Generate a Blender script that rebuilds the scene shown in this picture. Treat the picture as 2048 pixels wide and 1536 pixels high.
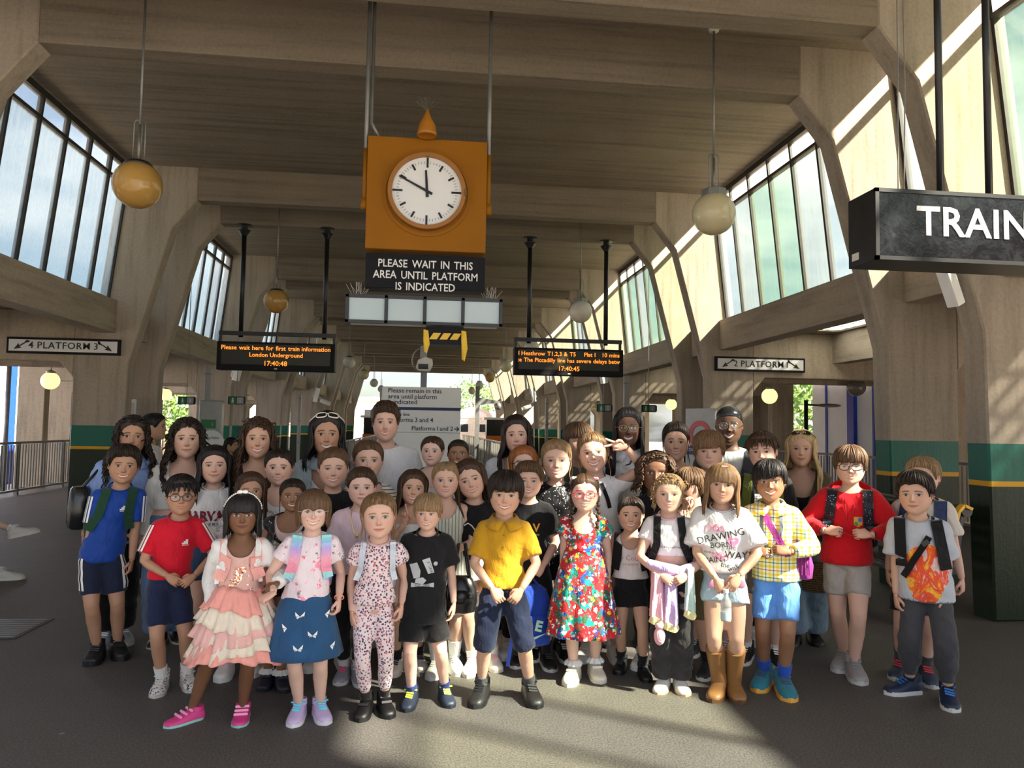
import bpy, bmesh, math, random
import numpy as np
from mathutils import Vector, Matrix
from mathutils.bvhtree import BVHTree

for o in list(bpy.data.objects):
    bpy.data.objects.remove(o)
scene = bpy.context.scene
COL = scene.collection
R = math.radians

# ------------------------------------------------------------------ camera
F_PX = 1500.0
CAM = Vector((-0.08, 0.0, 1.6))
YAW, PITCH, ROLL = R(6.58), R(3.27), R(0.9)
CROT = (Matrix.Rotation(-YAW, 3, 'Z') @ Matrix.Rotation(R(90) + PITCH, 3, 'X') @ Matrix.Rotation(ROLL, 3, 'Z'))
cam_data = bpy.data.cameras.new('camera')
cam_data.sensor_width = 36.0
cam_data.lens = F_PX / 2048 * 36.0
cam_data.clip_end = 500
cam = bpy.data.objects.new('camera', cam_data)
cam.matrix_world = Matrix.Translation(CAM) @ CROT.to_4x4()
COL.objects.link(cam)
scene.camera = cam

# ------------------------------------------------------------------ world, sun, exposure
SUN_EL, SUN_A = 40.5, 36.0       # elevation; angle from the +X side wall towards the back of the hall
world = bpy.data.worlds.new('world')
scene.world = world
world.use_nodes = True
wn = world.node_tree.nodes
wl = world.node_tree.links
wn.clear()
w_out = wn.new('ShaderNodeOutputWorld')
w_bg = wn.new('ShaderNodeBackground')
w_sky = wn.new('ShaderNodeTexSky')
w_sky.sky_type = 'NISHITA'
w_sky.sun_disc = False
w_sky.sun_elevation = R(SUN_EL)
w_sky.sun_rotation = R(90 + SUN_A)
w_sky.air_density = 1.0
w_sky.dust_density = 2.0
w_sky.ozone_density = 1.0
# soft clouds
w_tc = wn.new('ShaderNodeTexCoord')
w_map = wn.new('ShaderNodeMapping')
w_map.inputs['Scale'].default_value = (1.0, 1.0, 3.0)
w_noise = wn.new('ShaderNodeTexNoise')
w_noise.inputs['Scale'].default_value = 3.0
w_noise.inputs['Detail'].default_value = 6.0
w_ramp = wn.new('ShaderNodeValToRGB')
w_ramp.color_ramp.elements[0].position = 0.42
w_ramp.color_ramp.elements[1].position = 0.62
w_mix = wn.new('ShaderNodeMix')
w_mix.data_type = 'RGBA'
wl.new(w_tc.outputs['Generated'], w_map.inputs['Vector'])
wl.new(w_map.outputs['Vector'], w_noise.inputs['Vector'])
wl.new(w_noise.outputs['Fac'], w_ramp.inputs['Fac'])
wl.new(w_ramp.outputs['Color'], w_mix.inputs['Factor'])
wl.new(w_sky.outputs['Color'], w_mix.inputs['A'])
w_mix.inputs['B'].default_value = (7.0, 7.2, 7.6, 1)
wl.new(w_mix.outputs['Result'], w_bg.inputs['Color'])
w_bg.inputs['Strength'].default_value = 0.20
wl.new(w_bg.outputs['Background'], w_out.inputs['Surface'])

sun_data = bpy.data.lights.new('sun', 'SUN')
sun_data.energy = 44.0
sun_data.angle = R(1.6)
sun_data.color = (1.0, 0.885, 0.76)
sun = bpy.data.objects.new('sun', sun_data)
ce = math.cos(R(SUN_EL))
SUN_DIR = Vector((-ce * math.cos(R(SUN_A)), ce * math.sin(R(SUN_A)), -math.sin(R(SUN_EL))))
sun.rotation_euler = SUN_DIR.to_track_quat('-Z', 'Y').to_euler()
sun.location = (30, -25, 30)
COL.objects.link(sun)

scene.view_settings.view_transform = 'Standard'
scene.view_settings.look = 'None'
scene.view_settings.gamma = 1.0
scene.view_settings.use_curve_mapping = False
scene.view_settings.exposure = 0.42
scene.cycles.max_bounces = 8
scene.cycles.diffuse_bounces = 5
scene.cycles.transparent_max_bounces = 16
scene.cycles.sample_clamp_indirect = 6.0


# ------------------------------------------------------------------ pixel helpers (2048 x 1536 frame)
def ray(px, py):
    v = CROT @ Vector(((px - 1024) / F_PX, -(py - 768) / F_PX, -1.0))
    return v

def at_y(px, py, Y):
    v = ray(px, py)
    return CAM + v * (Y / v.y)

def ground(px, py, z=0.0):
    v = ray(px, py)
    return CAM + v * ((z - CAM.z) / v.z)

# ------------------------------------------------------------------ materials
def srgb(r, g, b):
    def f(c):
        c /= 255.0
        return c / 12.92 if c <= 0.04045 else ((c + 0.055) / 1.055) ** 2.4
    return (f(r), f(g), f(b))

_mats = {}
def new_mat(name):
    m = bpy.data.materials.new(name)
    m.use_nodes = True
    nt = m.node_tree
    nt.nodes.clear()
    out = nt.nodes.new('ShaderNodeOutputMaterial')
    return m, nt, out

def N(nt, kind, **kw):
    n = nt.nodes.new(kind)
    for k, v in kw.items():
        if k in n.inputs:
            n.inputs[k].default_value = v
        else:
            setattr(n, k, v)
    return n

def principled(nt, out, color=(.5, .5, .5), rough=.6, metal=0.0, spec=0.5):
    b = nt.nodes.new('ShaderNodeBsdfPrincipled')
    b.inputs['Base Color'].default_value = (*color, 1)
    b.inputs['Roughness'].default_value = rough
    b.inputs['Metallic'].default_value = metal
    b.inputs['Specular IOR Level'].default_value = spec
    nt.links.new(b.outputs[0], out.inputs['Surface'])
    return b

def mapped(nt, scale=(1, 1, 1), coord='Object', rot=(0, 0, 0)):
    tc = nt.nodes.new('ShaderNodeTexCoord')
    mp = nt.nodes.new('ShaderNodeMapping')
    mp.inputs['Scale'].default_value = scale
    mp.inputs['Rotation'].default_value = rot
    nt.links.new(tc.outputs[coord], mp.inputs['Vector'])
    return mp.outputs['Vector']

def noise(nt, vec, scale=5, detail=4, rough=.55, dist=0.0):
    n = N(nt, 'ShaderNodeTexNoise', Scale=scale, Detail=detail, Roughness=rough, Distortion=dist)
    if vec is not None:
        nt.links.new(vec, n.inputs['Vector'])
    return n.outputs['Fac']

def ramp(nt, fac, stops):
    r = nt.nodes.new('ShaderNodeValToRGB')
    els = r.color_ramp.elements
    while len(els) < len(stops):
        els.new(0.5)
    for e, (p, c) in zip(els, stops):
        e.position = p
        e.color = (*c, 1) if len(c) == 3 else c
    nt.links.new(fac, r.inputs['Fac'])
    return r.outputs['Color']

def mixc(nt, fac, a, b, blend='MIX'):
    m = nt.nodes.new('ShaderNodeMix')
    m.data_type = 'RGBA'
    m.blend_type = blend
    for s, v in (('Factor', fac), ('A', a), ('B', b)):
        if hasattr(v, 'is_output'):
            nt.links.new(v, m.inputs[s])
        elif s == 'Factor':
            m.inputs[s].default_value = v
        else:
            m.inputs[s].default_value = (*v, 1)
    return m.outputs['Result']

def mathn(nt, op, a, b=None, c=None):
    m = nt.nodes.new('ShaderNodeMath')
    m.operation = op
    for i, v in enumerate((a, b, c)):
        if v is None:
            continue
        if hasattr(v, 'is_output'):
            nt.links.new(v, m.inputs[i])
        else:
            m.inputs[i].default_value = v
    return m.outputs[0]

def bump(nt, bsdf, height, strength=.3, dist=.01):
    b = N(nt, 'ShaderNodeBump', Strength=strength, Distance=dist)
    nt.links.new(height, b.inputs['Height'])
    nt.links.new(b.outputs[0], bsdf.inputs['Normal'])

def plain(name, color, rough=.5, metal=0.0, var=.08, vscale=8, bmp=.0, spec=.5):
    """painted / plain surface with a little procedural mottling"""
    if name in _mats:
        return _mats[name]
    m, nt, out = new_mat(name)
    b = principled(nt, out, color, rough, metal, spec)
    vec = mapped(nt)
    f = noise(nt, vec, vscale, 5)
    c2 = tuple(c * (1 - var) for c in color)
    c1 = tuple(min(1, c * (1 + var)) for c in color)
    nt.links.new(ramp(nt, f, [(.3, c2), (.7, c1)]), b.inputs['Base Color'])
    if bmp:
        bump(nt, b, noise(nt, vec, vscale * 6, 4), bmp, .004)
    _mats[name] = m
    return m

def concrete(name, base, streak=(1, 1, 1), paint=False, bscale=1.0):
    m, nt, out = new_mat(name)
    b = principled(nt, out, base, .85, 0, .25)
    vec = mapped(nt)
    vs = mapped(nt, streak)
    big = noise(nt, vec, .7, 5, .6)
    st = noise(nt, vs, 1.0, 6, .65)
    fine = noise(nt, vec, 28, 4, .7)
    dk = tuple(c * .36 for c in base)
    lt = tuple(min(1, c * 1.22) for c in base)
    c = ramp(nt, st, [(.28, dk), (.5, base), (.75, lt)])
    c = mixc(nt, .30, c, ramp(nt, big, [(.3, tuple(x * .42 for x in base)), (.7, lt)]))
    c = mixc(nt, .22, c, ramp(nt, fine, [(.35, tuple(x * .55 for x in base)), (.6, lt)]))
    # dark spots and blow holes
    vo = N(nt, 'ShaderNodeTexVoronoi', Scale=9.0)
    nt.links.new(vec, vo.inputs['Vector'])
    spot = ramp(nt, vo.outputs['Distance'], [(.03, (0, 0, 0)), (.06, (1, 1, 1))])
    c = mixc(nt, .35, c, spot, 'MULTIPLY')
    if paint:
        sx = nt.nodes.new('ShaderNodeSeparateXYZ')
        tc = nt.nodes.new('ShaderNodeTexCoord')
        nt.links.new(tc.outputs['Object'], sx.inputs[0])
        z = sx.outputs['Z']
        green = mixc(nt, fine, srgb(22, 88, 74), srgb(30, 104, 88))
        yel = srgb(205, 150, 10)
        dark = mixc(nt, fine, srgb(20, 34, 18), srgb(32, 46, 24))
        below = mathn(nt, 'LESS_THAN', z, 1.52)
        c = mixc(nt, below, c, green)
        c = mixc(nt, mathn(nt, 'LESS_THAN', z, 1.195), c, yel)
        c = mixc(nt, mathn(nt, 'LESS_THAN', z, 1.15), c, dark)
        rr = mathn(nt, 'MULTIPLY_ADD', below, -.45, .85)
        nt.links.new(rr, b.inputs['Roughness'])
    nt.links.new(c, b.inputs['Base Color'])
    h = mathn(nt, 'ADD', st, mathn(nt, 'MULTIPLY', fine, .5))
    bump(nt, b, h, .35 * bscale, .015)
    _mats[name] = m
    return m

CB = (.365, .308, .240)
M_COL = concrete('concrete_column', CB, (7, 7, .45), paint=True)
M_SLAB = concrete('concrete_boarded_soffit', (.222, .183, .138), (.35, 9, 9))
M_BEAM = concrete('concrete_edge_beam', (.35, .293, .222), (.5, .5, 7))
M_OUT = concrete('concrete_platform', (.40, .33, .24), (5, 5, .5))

def floor_mat():
    m, nt, out = new_mat('asphalt_floor')
    b = principled(nt, out, (.1, .1, .1), .7, 0, .35)
    vec = mapped(nt)
    big = noise(nt, vec, .35, 5, .6)
    mid = noise(nt, vec, 3.0, 5, .6)
    fine = noise(nt, vec, 95, 4, .8)
    c = ramp(nt, big, [(.3, (.058, .054, .050)), (.7, (.094, .087, .078))])
    c = mixc(nt, .35, c, ramp(nt, mid, [(.3, (.050, .047, .044)), (.75, (.108, .10, .09))]))
    c = mixc(nt, .5, c, ramp(nt, fine, [(.38, (.022, .021, .020)), (.60, (.19, .176, .158))]))
    vo = N(nt, 'ShaderNodeTexVoronoi', Scale=1.8)
    nt.links.new(vec, vo.inputs['Vector'])
    gum = ramp(nt, vo.outputs['Distance'], [(.018, (1, 1, 1)), (.03, (0, 0, 0))])
    c = mixc(nt, mathn(nt, 'MULTIPLY', gum, .6), c, (.32, .31, .29))
    nt.links.new(c, b.inputs['Base Color'])
    nt.links.new(mathn(nt, 'MULTIPLY_ADD', mid, .25, .5), b.inputs['Roughness'])
    bump(nt, b, mathn(nt, 'ADD', fine, mathn(nt, 'MULTIPLY', mid, .6)), .35, .006)
    return m
M_FLOOR = floor_mat()

M_BLACK = plain('black_metal', (.012, .012, .013), .35, .0, .2)
M_STEEL = plain('grey_steel', (.22, .22, .21), .45, .6, .15)
M_RAIL = plain('grey_painted_rail', (.20, .19, .175), .5, .1, .15)
M_WHITE = plain('white_paint', (.78, .78, .75), .5, 0, .05)
M_OFFW = plain('off_white_casing', (.62, .60, .54), .5, 0, .08)
M_AMBER = plain('amber_enamel', srgb(142, 90, 8), .6, 0, .06, 3, 0, .2)
M_SIGNBLK = plain('sign_black', (.007, .007, .009), .5, 0, .3, 8, 0, .15)
M_LETTER = plain('sign_letter_white', (.72, .73, .72), .5, 0, .03)
M_NAVY = plain('sign_navy', srgb(28, 34, 84), .5, 0, .04)
M_BLUE = plain('blue_paint', srgb(24, 60, 170), .4, 0, .1)
M_WOODBLK = plain('bench_slat_black', (.018, .016, .014), .4, 0, .3, 20, .2)
M_YELLOW = plain('yellow_paint', srgb(214, 160, 20), .45, 0, .08)
M_DARKGLASS = plain('dark_panel', (.02, .022, .025), .12, 0, .1)

def emis(name, color, strength, base=(.8, .7, .5)):
    m, nt, out = new_mat(name)
    b = principled(nt, out, base, .3)
    b.inputs['Emission Color'].default_value = (*color, 1)
    b.inputs['Emission Strength'].default_value = strength
    _mats[name] = m
    return m
M_LED = emis('led_amber', (1.0, .22, .015), 1.7, (.3, .08, .01))
M_GLOBE_LIT = emis('globe_lit', (1.0, .70, .22), 1.6, (.8, .7, .4))

def globe_mat(name, a, b_):
    m, nt, out = new_mat(name)
    b = principled(nt, out, a, .18, 0, .5)
    v = mapped(nt)
    c = ramp(nt, noise(nt, v, 2.5, 4), [(.3, a), (.7, b_)])
    nt.links.new(c, b.inputs['Base Color'])
    b.inputs['Subsurface Weight'].default_value = .15
    return m
M_GLOBE_Y = globe_mat('globe_amber', srgb(186, 146, 78), srgb(160, 126, 64))
M_GLOBE_C = globe_mat('globe_cream', srgb(205, 196, 160), srgb(190, 178, 140))
M_GLOBE_W = globe_mat('globe_white', srgb(214, 210, 195), srgb(196, 190, 172))

def pane_mat(name, tint, direct=.5, thru=(.93, .96, .94)):
    m, nt, out = new_mat(name)
    vec = mapped(nt, (14, 14, 1.2))
    st = noise(nt, vec, 1.0, 5, .7)
    tr = N(nt, 'ShaderNodeBsdfTransparent')
    tr.inputs['Color'].default_value = (*thru, 1)
    tl = N(nt, 'ShaderNodeBsdfTranslucent')
    gl = N(nt, 'ShaderNodeBsdfGlossy')
    gl.inputs['Roughness'].default_value = .12
    c = ramp(nt, st, [(.3, tuple(t * .75 for t in tint)), (.6, tint)])
    nt.links.new(c, tl.inputs['Color'])
    mx = nt.nodes.new('ShaderNodeMixShader')
    fac = mathn(nt, 'MULTIPLY_ADD', st, .3, 1 - direct - .15)
    nt.links.new(fac, mx.inputs[0])
    nt.links.new(tr.outputs[0], mx.inputs[1])
    nt.links.new(tl.outputs[0], mx.inputs[2])
    m2 = nt.nodes.new('ShaderNodeMixShader')
    m2.inputs[0].default_value = .06
    nt.links.new(mx.outputs[0], m2.inputs[1])
    nt.links.new(gl.outputs[0], m2.inputs[2])
    nt.links.new(m2.outputs[0], out.inputs['Surface'])
    return m
M_PANE = pane_mat('wired_glass', (.62, .70, .72), .62)
M_PANE_G = pane_mat('wired_glass_greenish', (.38, .50, .38), .62)
M_PANE_R = pane_mat('wired_glass_reeded', (.50, .53, .53), .55)
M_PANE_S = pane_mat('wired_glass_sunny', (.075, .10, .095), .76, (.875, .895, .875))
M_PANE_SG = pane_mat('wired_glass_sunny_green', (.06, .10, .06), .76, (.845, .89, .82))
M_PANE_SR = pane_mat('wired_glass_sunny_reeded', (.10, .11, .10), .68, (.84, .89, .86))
M_PANE_TOP = pane_mat('clear_top_glass', (.6, .58, .56), .85)

# ------------------------------------------------------------------ mesh helpers
class MB:
    """collects vertices and faces"""
    def __init__(s):
        s.v = []; s.f = []
    def add(s, vs, fs):
        o = len(s.v)
        s.v.extend([tuple(p) for p in vs])
        s.f.extend([tuple(i + o for i in f) for f in fs])
        return s
    def box(s, c, d, rot=None):
        cx, cy, cz = c
        hx, hy, hz = d[0] / 2, d[1] / 2, d[2] / 2
        pts = [Vector((x * hx, y * hy, z * hz)) for x in (-1, 1) for y in (-1, 1) for z in (-1, 1)]
        if rot is not None:
            pts = [rot @ p for p in pts]
        pts = [(p.x + cx, p.y + cy, p.z + cz) for p in pts]
        return s.add(pts, [(0, 1, 3, 2), (4, 6, 7, 5), (0, 4, 5, 1), (2, 3, 7, 6), (0, 2, 6, 4), (1, 5, 7, 3)])
    def prism(s, poly, y0, y1):
        """poly of (x,z), extruded along y"""
        n = len(poly)
        vs = [(x, y0, z) for x, z in poly] + [(x, y1, z) for x, z in poly]
        fs = [tuple(range(n)), tuple(range(2 * n - 1, n - 1, -1))]
        fs += [(i, i + n, (i + 1) % n + n, (i + 1) % n) for i in range(n)]
        return s.add(vs, fs)
    def tube(s, pts, rad, n=8, caps=True, flat=None):
        pts = [Vector(p) for p in pts]
        if not isinstance(rad, (list, tuple)):
            rad = [rad] * len(pts)
        vs = []; fs = []
        up = None
        for i, p in enumerate(pts):
            t = (pts[min(i + 1, len(pts) - 1)] - pts[max(i - 1, 0)]).normalized()
            if up is None:
                up = t.orthogonal().normalized()
            a = (up - t * up.dot(t))
            if a.length < 1e-6:
                a = t.orthogonal()
            a.normalize(); up = a
            b = t.cross(a)
            for k in range(n):
                an = 2 * math.pi * k / n
                q = p + (a * math.cos(an) + b * math.sin(an)) * rad[i]
                vs.append(q)
        for i in range(len(pts) - 1):
            for k in range(n):
                k2 = (k + 1) % n
                fs.append((i * n + k, i * n + k2, (i + 1) * n + k2, (i + 1) * n + k))
        if caps:
            fs.append(tuple(range(n - 1, -1, -1)))
            fs.append(tuple((len(pts) - 1) * n + k for k in range(n)))
        return s.add(vs, fs)
    def lathe(s, prof, n=24, c=(0, 0, 0)):
        """prof of (r,z)"""
        vs = []; fs = []
        for r, z in prof:
            for k in range(n):
                a = 2 * math.pi * k / n
                vs.append((c[0] + r * math.cos(a), c[1] + r * math.sin(a), c[2] + z))
        for i in range(len(prof) - 1):
            for k in range(n):
                k2 = (k + 1) % n
                fs.append((i * n + k, i * n + k2, (i + 1) * n + k2, (i + 1) * n + k))
        fs.append(tuple(range(n - 1, -1, -1)))
        fs.append(tuple((len(prof) - 1) * n + k for k in range(n)))
        return s.add(vs, fs)
    def ball(s, c, r, nu=16, nv=10):
        if not isinstance(r, (list, tuple)):
            r = (r, r, r)
        prof = []
        vs = []; fs = []
        for j in range(nv + 1):
            th = math.pi * j / nv
            for i in range(nu):
                ph = 2 * math.pi * i / nu
                vs.append((c[0] + r[0] * math.sin(th) * math.cos(ph), c[1] + r[1] * math.sin(th) * math.sin(ph), c[2] + r[2] * math.cos(th)))
        for j in range(nv):
            for i in range(nu):
                i2 = (i + 1) % nu
                if j == 0:
                    fs.append((i, (j + 1) * nu + i, (j + 1) * nu + i2))
                elif j == nv - 1:
                    fs.append((j * nu + i, (j + 1) * nu + i, j * nu + i2))
                else:
                    fs.append((j * nu + i, (j + 1) * nu + i, (j + 1) * nu + i2, j * nu + i2))
        return s.add(vs, fs)
    def mesh(s, name, smooth=False, autosmooth=None):
        me = bpy.data.meshes.new(name)
        me.from_pydata(s.v, [], s.f)
        me.validate()
        bm = bmesh.new(); bm.from_mesh(me)
        bmesh.ops.recalc_face_normals(bm, faces=bm.faces)
        bm.to_mesh(me); bm.free()
        if smooth:
            me.shade_smooth()
        if autosmooth:
            me.shade_smooth()
            me.set_sharp_from_angle(angle=R(autosmooth))
        me.update()
        return me

def link(name, data, material=None, parent=None, loc=(0, 0, 0), rot=(0, 0, 0), bevel=0):
    o = bpy.data.objects.new(name, data)
    COL.objects.link(o)
    o.location = loc
    o.rotation_euler = rot
    if material is not None and data is not None and not data.materials:
        data.materials.append(material)
    if parent is not None:
        o.parent = parent
    if bevel:
        md = o.modifiers.new('bevel', 'BEVEL')
        md.width = bevel; md.segments = 2; md.limit_method = 'ANGLE'
    return o

def empty(name, loc=(0, 0, 0), rz=0.0):
    o = bpy.data.objects.new(name, None)
    COL.objects.link(o)
    o.location = loc
    o.rotation_euler = (0, 0, rz)
    o.empty_display_size = .1
    return o

def tag(o, label=None, cat=None, group=None, kind=None):
    if label: o['label'] = label
    if cat: o['category'] = cat
    if group: o['group'] = group
    if kind: o['kind'] = kind
    return o

def text_mesh(txt, size, extrude=.003, align='CENTER', bold=0.0, spacing=1.0, xscale=1.0, line=1.0):
    cu = bpy.data.curves.new('txt', 'FONT')
    cu.body = txt
    cu.size = size
    cu.extrude = extrude
    cu.align_x = align
    cu.align_y = 'CENTER'
    cu.offset = bold
    cu.space_character = spacing
    cu.space_line = line
    cu.resolution_u = 2
    o = bpy.data.objects.new('txt', cu)
    TMP.collection.objects.link(o)
    TMP.view_layers[0].update()
    dg = TMP.view_layers[0].depsgraph
    me = bpy.data.meshes.new_from_object(o.evaluated_get(dg))
    bpy.data.objects.remove(o)
    bpy.data.curves.remove(cu)
    if xscale != 1.0:
        me.transform(Matrix.Diagonal((xscale, 1, 1, 1)))
    me.materials.clear()
    return me
TMP = bpy.data.scenes.new('tmp')

def text_obj(name, txt, size, loc, material, parent=None, rz=0.0, **kw):
    """upright text facing -Y (rz turns it)"""
    me = text_mesh(txt, size, **kw)
    return link(name, me, material, parent, loc, (R(90), 0, rz))

def text_line(name, txt, size, loc, material, parent, align='CENTER', gap=.5, **kw):
    """words (split at double spaces) as separate upright meshes on one line"""
    ws = [w for w in txt.split('  ') if w]
    ms = [text_mesh(w, size, align='LEFT', **kw) for w in ws]
    ext = []
    for m in ms:
        xs = [v.co.x for v in m.vertices]
        ext.append((min(xs), max(xs)))
    tot = sum(b - a for a, b in ext) + gap * size * (len(ws) - 1)
    x = loc[0] - (tot / 2 if align == 'CENTER' else (tot if align == 'RIGHT' else 0))
    for m, (a, b) in zip(ms, ext):
        link(name, m, material, parent, (x - a, loc[1], loc[2]), (R(90), 0, 0))
        x += b - a + gap * size

def struct(name, mb, material, smooth=None):
    o = link(name, mb.mesh(name, autosmooth=smooth), material)
    o['kind'] = 'structure'
    return o
# ================================================================== the hall
PER, YA, YB, TH = 6.42, 5.99, 7.38, 0.27
ZS = 5.70           # slab soffit
KS = list(range(-1, 8))
Y0, Y1 = YB - PER - 1.3 - .25, YA + 7 * PER + TH  # roof cut short behind the camera to let fill light in

fl = MB().box((0, 21, -.1), (20.4, 66, .2))
struct('floor', fl, M_FLOOR)
ground_mb = MB().box((0, 40, -1.3), (160, 240, .2))
struct('ground', ground_mb, plain('trackside_ballast', (.16, .14, .12), .9, 0, .35, 3, .4))

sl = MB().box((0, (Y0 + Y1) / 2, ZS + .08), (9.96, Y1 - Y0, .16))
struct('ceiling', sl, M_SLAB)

# portal frames: each one a structure with its columns, roof beam and platform arms
def mirror(poly, s):
    return [(x * s, z) for x, z in poly]
P_COL = [(4.80, 0), (4.75, 2.5), (4.17, 4.7), (3.80, 5.17), (3.80, ZS + .02), (4.98, ZS + .02), (5.25, 3.32), (5.56, 3.32), (5.56, 0)]
P_ARM = [(5.56, 2.26), (5.78, 2.52), (8.80, 2.52), (9.0, 2.30), (9.0, 0), (9.6, 0), (9.6, 3.32), (5.56, 3.32)]
me_col = {s: MB().prism(mirror(P_COL, s), 0, TH).mesh('column') for s in (-1, 1)}
me_arm = {s: MB().prism(mirror(P_ARM, s), 0.01, TH - .01).mesh('platform_arm') for s in (-1, 1)}
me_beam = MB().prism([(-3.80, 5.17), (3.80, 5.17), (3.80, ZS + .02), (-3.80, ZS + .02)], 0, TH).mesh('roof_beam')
for me in list(me_col.values()) + [me_beam] + list(me_arm.values()):
    bm = bmesh.new(); bm.from_mesh(me)
    bmesh.ops.bevel(bm, geom=[e for e in bm.edges if abs((e.verts[0].co - e.verts[1].co).normalized().y) < .5 and len(e.link_faces) == 2 and e.calc_face_angle(0) > .3],
                    offset=.015, segments=1, affect='EDGES')
    bm.to_mesh(me); bm.free()
for k in KS:
    for yb in (YA, YB):
        y = yb + k * PER - (1.3 if k < 0 else 0)  # unseen frame behind the camera moved back so sun reaches the group
        if y > Y1 or y < Y0:
            continue
        fr = empty('portal_frame', (0, y, 0))
        tag(fr, kind='structure')
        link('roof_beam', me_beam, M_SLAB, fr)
        for s in (-1, 1):
            link('column', me_col[s], M_COL, fr)
            link('platform_arm', me_arm[s], M_OUT, fr)

# clerestory windows, sills, platform roofs
WB, WT = (5.10, 3.50), (4.87, 5.64)       # glazing plane bottom / top  (x, z)
def wpt(s, f):                             # f: 0 bottom, 1 top
    return Vector((s * (WB[0] + (WT[0] - WB[0]) * f), 0, WB[1] + (WT[1] - WB[1]) * f))
TRANS = .855
def pane_mesh(s, f0, f1, w):
    a, b = wpt(s, f0), wpt(s, f1)
    t = .008
    mb = MB()
    vs = []
    for dx in (-t / 2, t / 2):
        vs += [(a.x + dx, 0, a.z), (a.x + dx, w, a.z), (b.x + dx, w, b.z), (b.x + dx, 0, b.z)]
    mb.add(vs, [(0, 1, 2, 3), (7, 6, 5, 4), (0, 4, 5, 1), (1, 5, 6, 2), (2, 6, 7, 3), (3, 7, 4, 0)])
    return mb.mesh('pane')
def bar_mesh(s, f0, f1, w):
    a, b = wpt(s, f0), wpt(s, f1)
    d = .035
    vs = []
    for p in (a, b):
        for dx in (-d, d):
            for dy in (-w / 2, w / 2):
                vs.append((p.x + dx, dy, p.z))
    return MB().add(vs, [(0, 1, 3, 2), (4, 6, 7, 5), (0, 4, 5, 1), (2, 3, 7, 6), (0, 2, 6, 4), (1, 5, 7, 3)]).mesh('mullion')
M_BAR = plain('glazing_bar_dark', (.035, .032, .028), .6, .2, .3)
PW = .664
rng = random.Random(4)
pm = {}
for s in (-1, 1):
    for nm, mt in ((('a', M_PANE), ('b', M_PANE_R), ('c', M_PANE_G)) if s < 0 else (('a', M_PANE_S), ('b', M_PANE_SR), ('c', M_PANE_SG))):
        me = pane_mesh(s, .02, TRANS - .015, PW - .05); me.materials.append(mt); pm[(s, nm)] = me
    me = pane_mesh(s, TRANS + .015, .985, PW - .05); me.materials.append(M_PANE_TOP); pm[(s, 't')] = me
    me = bar_mesh(s, 0, 1, .045); me.materials.append(M_BAR); pm[(s, 'm')] = me
wn_i = 0
for k in KS:
    of = 1.3 if k < 0 else 0
    for (ya, yb) in ((YA + k * PER + TH - of, YB + k * PER - of), (YB + k * PER + TH - of, YA + (k + 1) * PER)):
        if yb > Y1 or ya < Y0:
            continue
        L = yb - ya
        n = max(1, round(L / PW))
        stp = L / n
        for s in (-1, 1):
            wn_i += 1
            w = empty('window_%d' % wn_i, (0, ya, 0))
            tag(w, kind='structure')
            for i in range(n):
                if s < 0:
                    c = rng.choice('aaaab')
                else:
                    c = rng.choice('aaccb')
                p = link('pane', pm[(s, c)], None, w, (0, i * stp + .025, 0))
                p.scale.y = (stp - .05) / (PW - .05)
                p = link('top_pane', pm[(s, 't')], None, w, (0, i * stp + .025, 0))
                p.scale.y = (stp - .05) / (PW - .05)
                if i:
                    link('mullion', pm[(s, 'm')], None, w, (0, i * stp, 0))
            for f, nm, h in ((.0, 'bottom_rail', .05), (TRANS, 'transom', .045), (.995, 'head_rail', .09)):
                q = wpt(s, f)
                link(nm, MB().box((q.x, L / 2, q.z), (.08, L, h)).mesh(nm), M_BAR, w)
            for yy in (.015, L - .015):
                link('jamb', pm[(s, 'm')], None, w, (0, yy, 0))
            sb = link('sill_beam', MB().box((s * 5.10, ya + L / 2, 3.24), (.30, L - .002, .52)).mesh('sill_beam'), M_BEAM, None, bevel=.012)
            sb['kind'] = 'structure'

# platform canopies with glass block rooflights
blk_glass = pane_mat('glass_block', (.9, .95, .95), .3)
me_blk = MB().box((0, 0, 0), (.19, .19, .06)).mesh('glass_block'); me_blk.materials.append(blk_glass)
for s, nm in ((-1, 'left'), (1, 'right')):
    cm = MB()
    def strip(x0, x1, y0, y1):
        cm.box((s * (x0 + x1) / 2, (y0 + y1) / 2, 3.38), (x1 - x0, y1 - y0, .12))
    strip(5.0, 6.05, Y0, Y1)
    strip(6.95, 12.7 if s > 0 else 10.2, Y0, Y1)  # right roof drawn wider than the left to put the outer columns in shade
    ycur = Y0
    for k in KS[:-1]:
        ya, yb = YB + k * PER + TH + 2.9, YA + (k + 1) * PER - .35
        strip(6.05, 6.95, ycur, ya); ycur = yb
    strip(6.05, 6.95, ycur, Y1)
    ro = struct('platform_roof_%s' % nm, cm, M_OUT)
    for k in range(-1, 4):
        ya, yb = YB + k * PER + TH + 2.9, YA + (k + 1) * PER - .35
        rl = empty('rooflight', (s * 6.5, (ya + yb) / 2, 3.37)); tag(rl, kind='structure')
        nx, ny = 4, int((yb - ya) / .22)
        for i in range(nx):
            for j in range(ny):
                link('glass_block', me_blk, None, rl, ((i - (nx - 1) / 2) * .225, (j - (ny - 1) / 2) * (yb - ya) / ny, 0))
        fm = MB()
        for i in range(nx + 1):
            fm.box(((i - nx / 2) * .225, 0, 0), (.035, yb - ya, .05))
        for j in range(ny + 1):
            fm.box((0, (j - ny / 2) * (yb - ya) / ny, 0), (.9, .03, .05))
        link('rooflight_grid', fm.mesh('rooflight_grid'), M_OUT, rl)
    dm = MB().box((s * 7.15, (Y0 + Y1) / 2, 3.06), (.25, Y1 - Y0 - .6, .52))
    struct('trim_%d' % (1 if s < 0 else 2), dm, M_BEAM)

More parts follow.
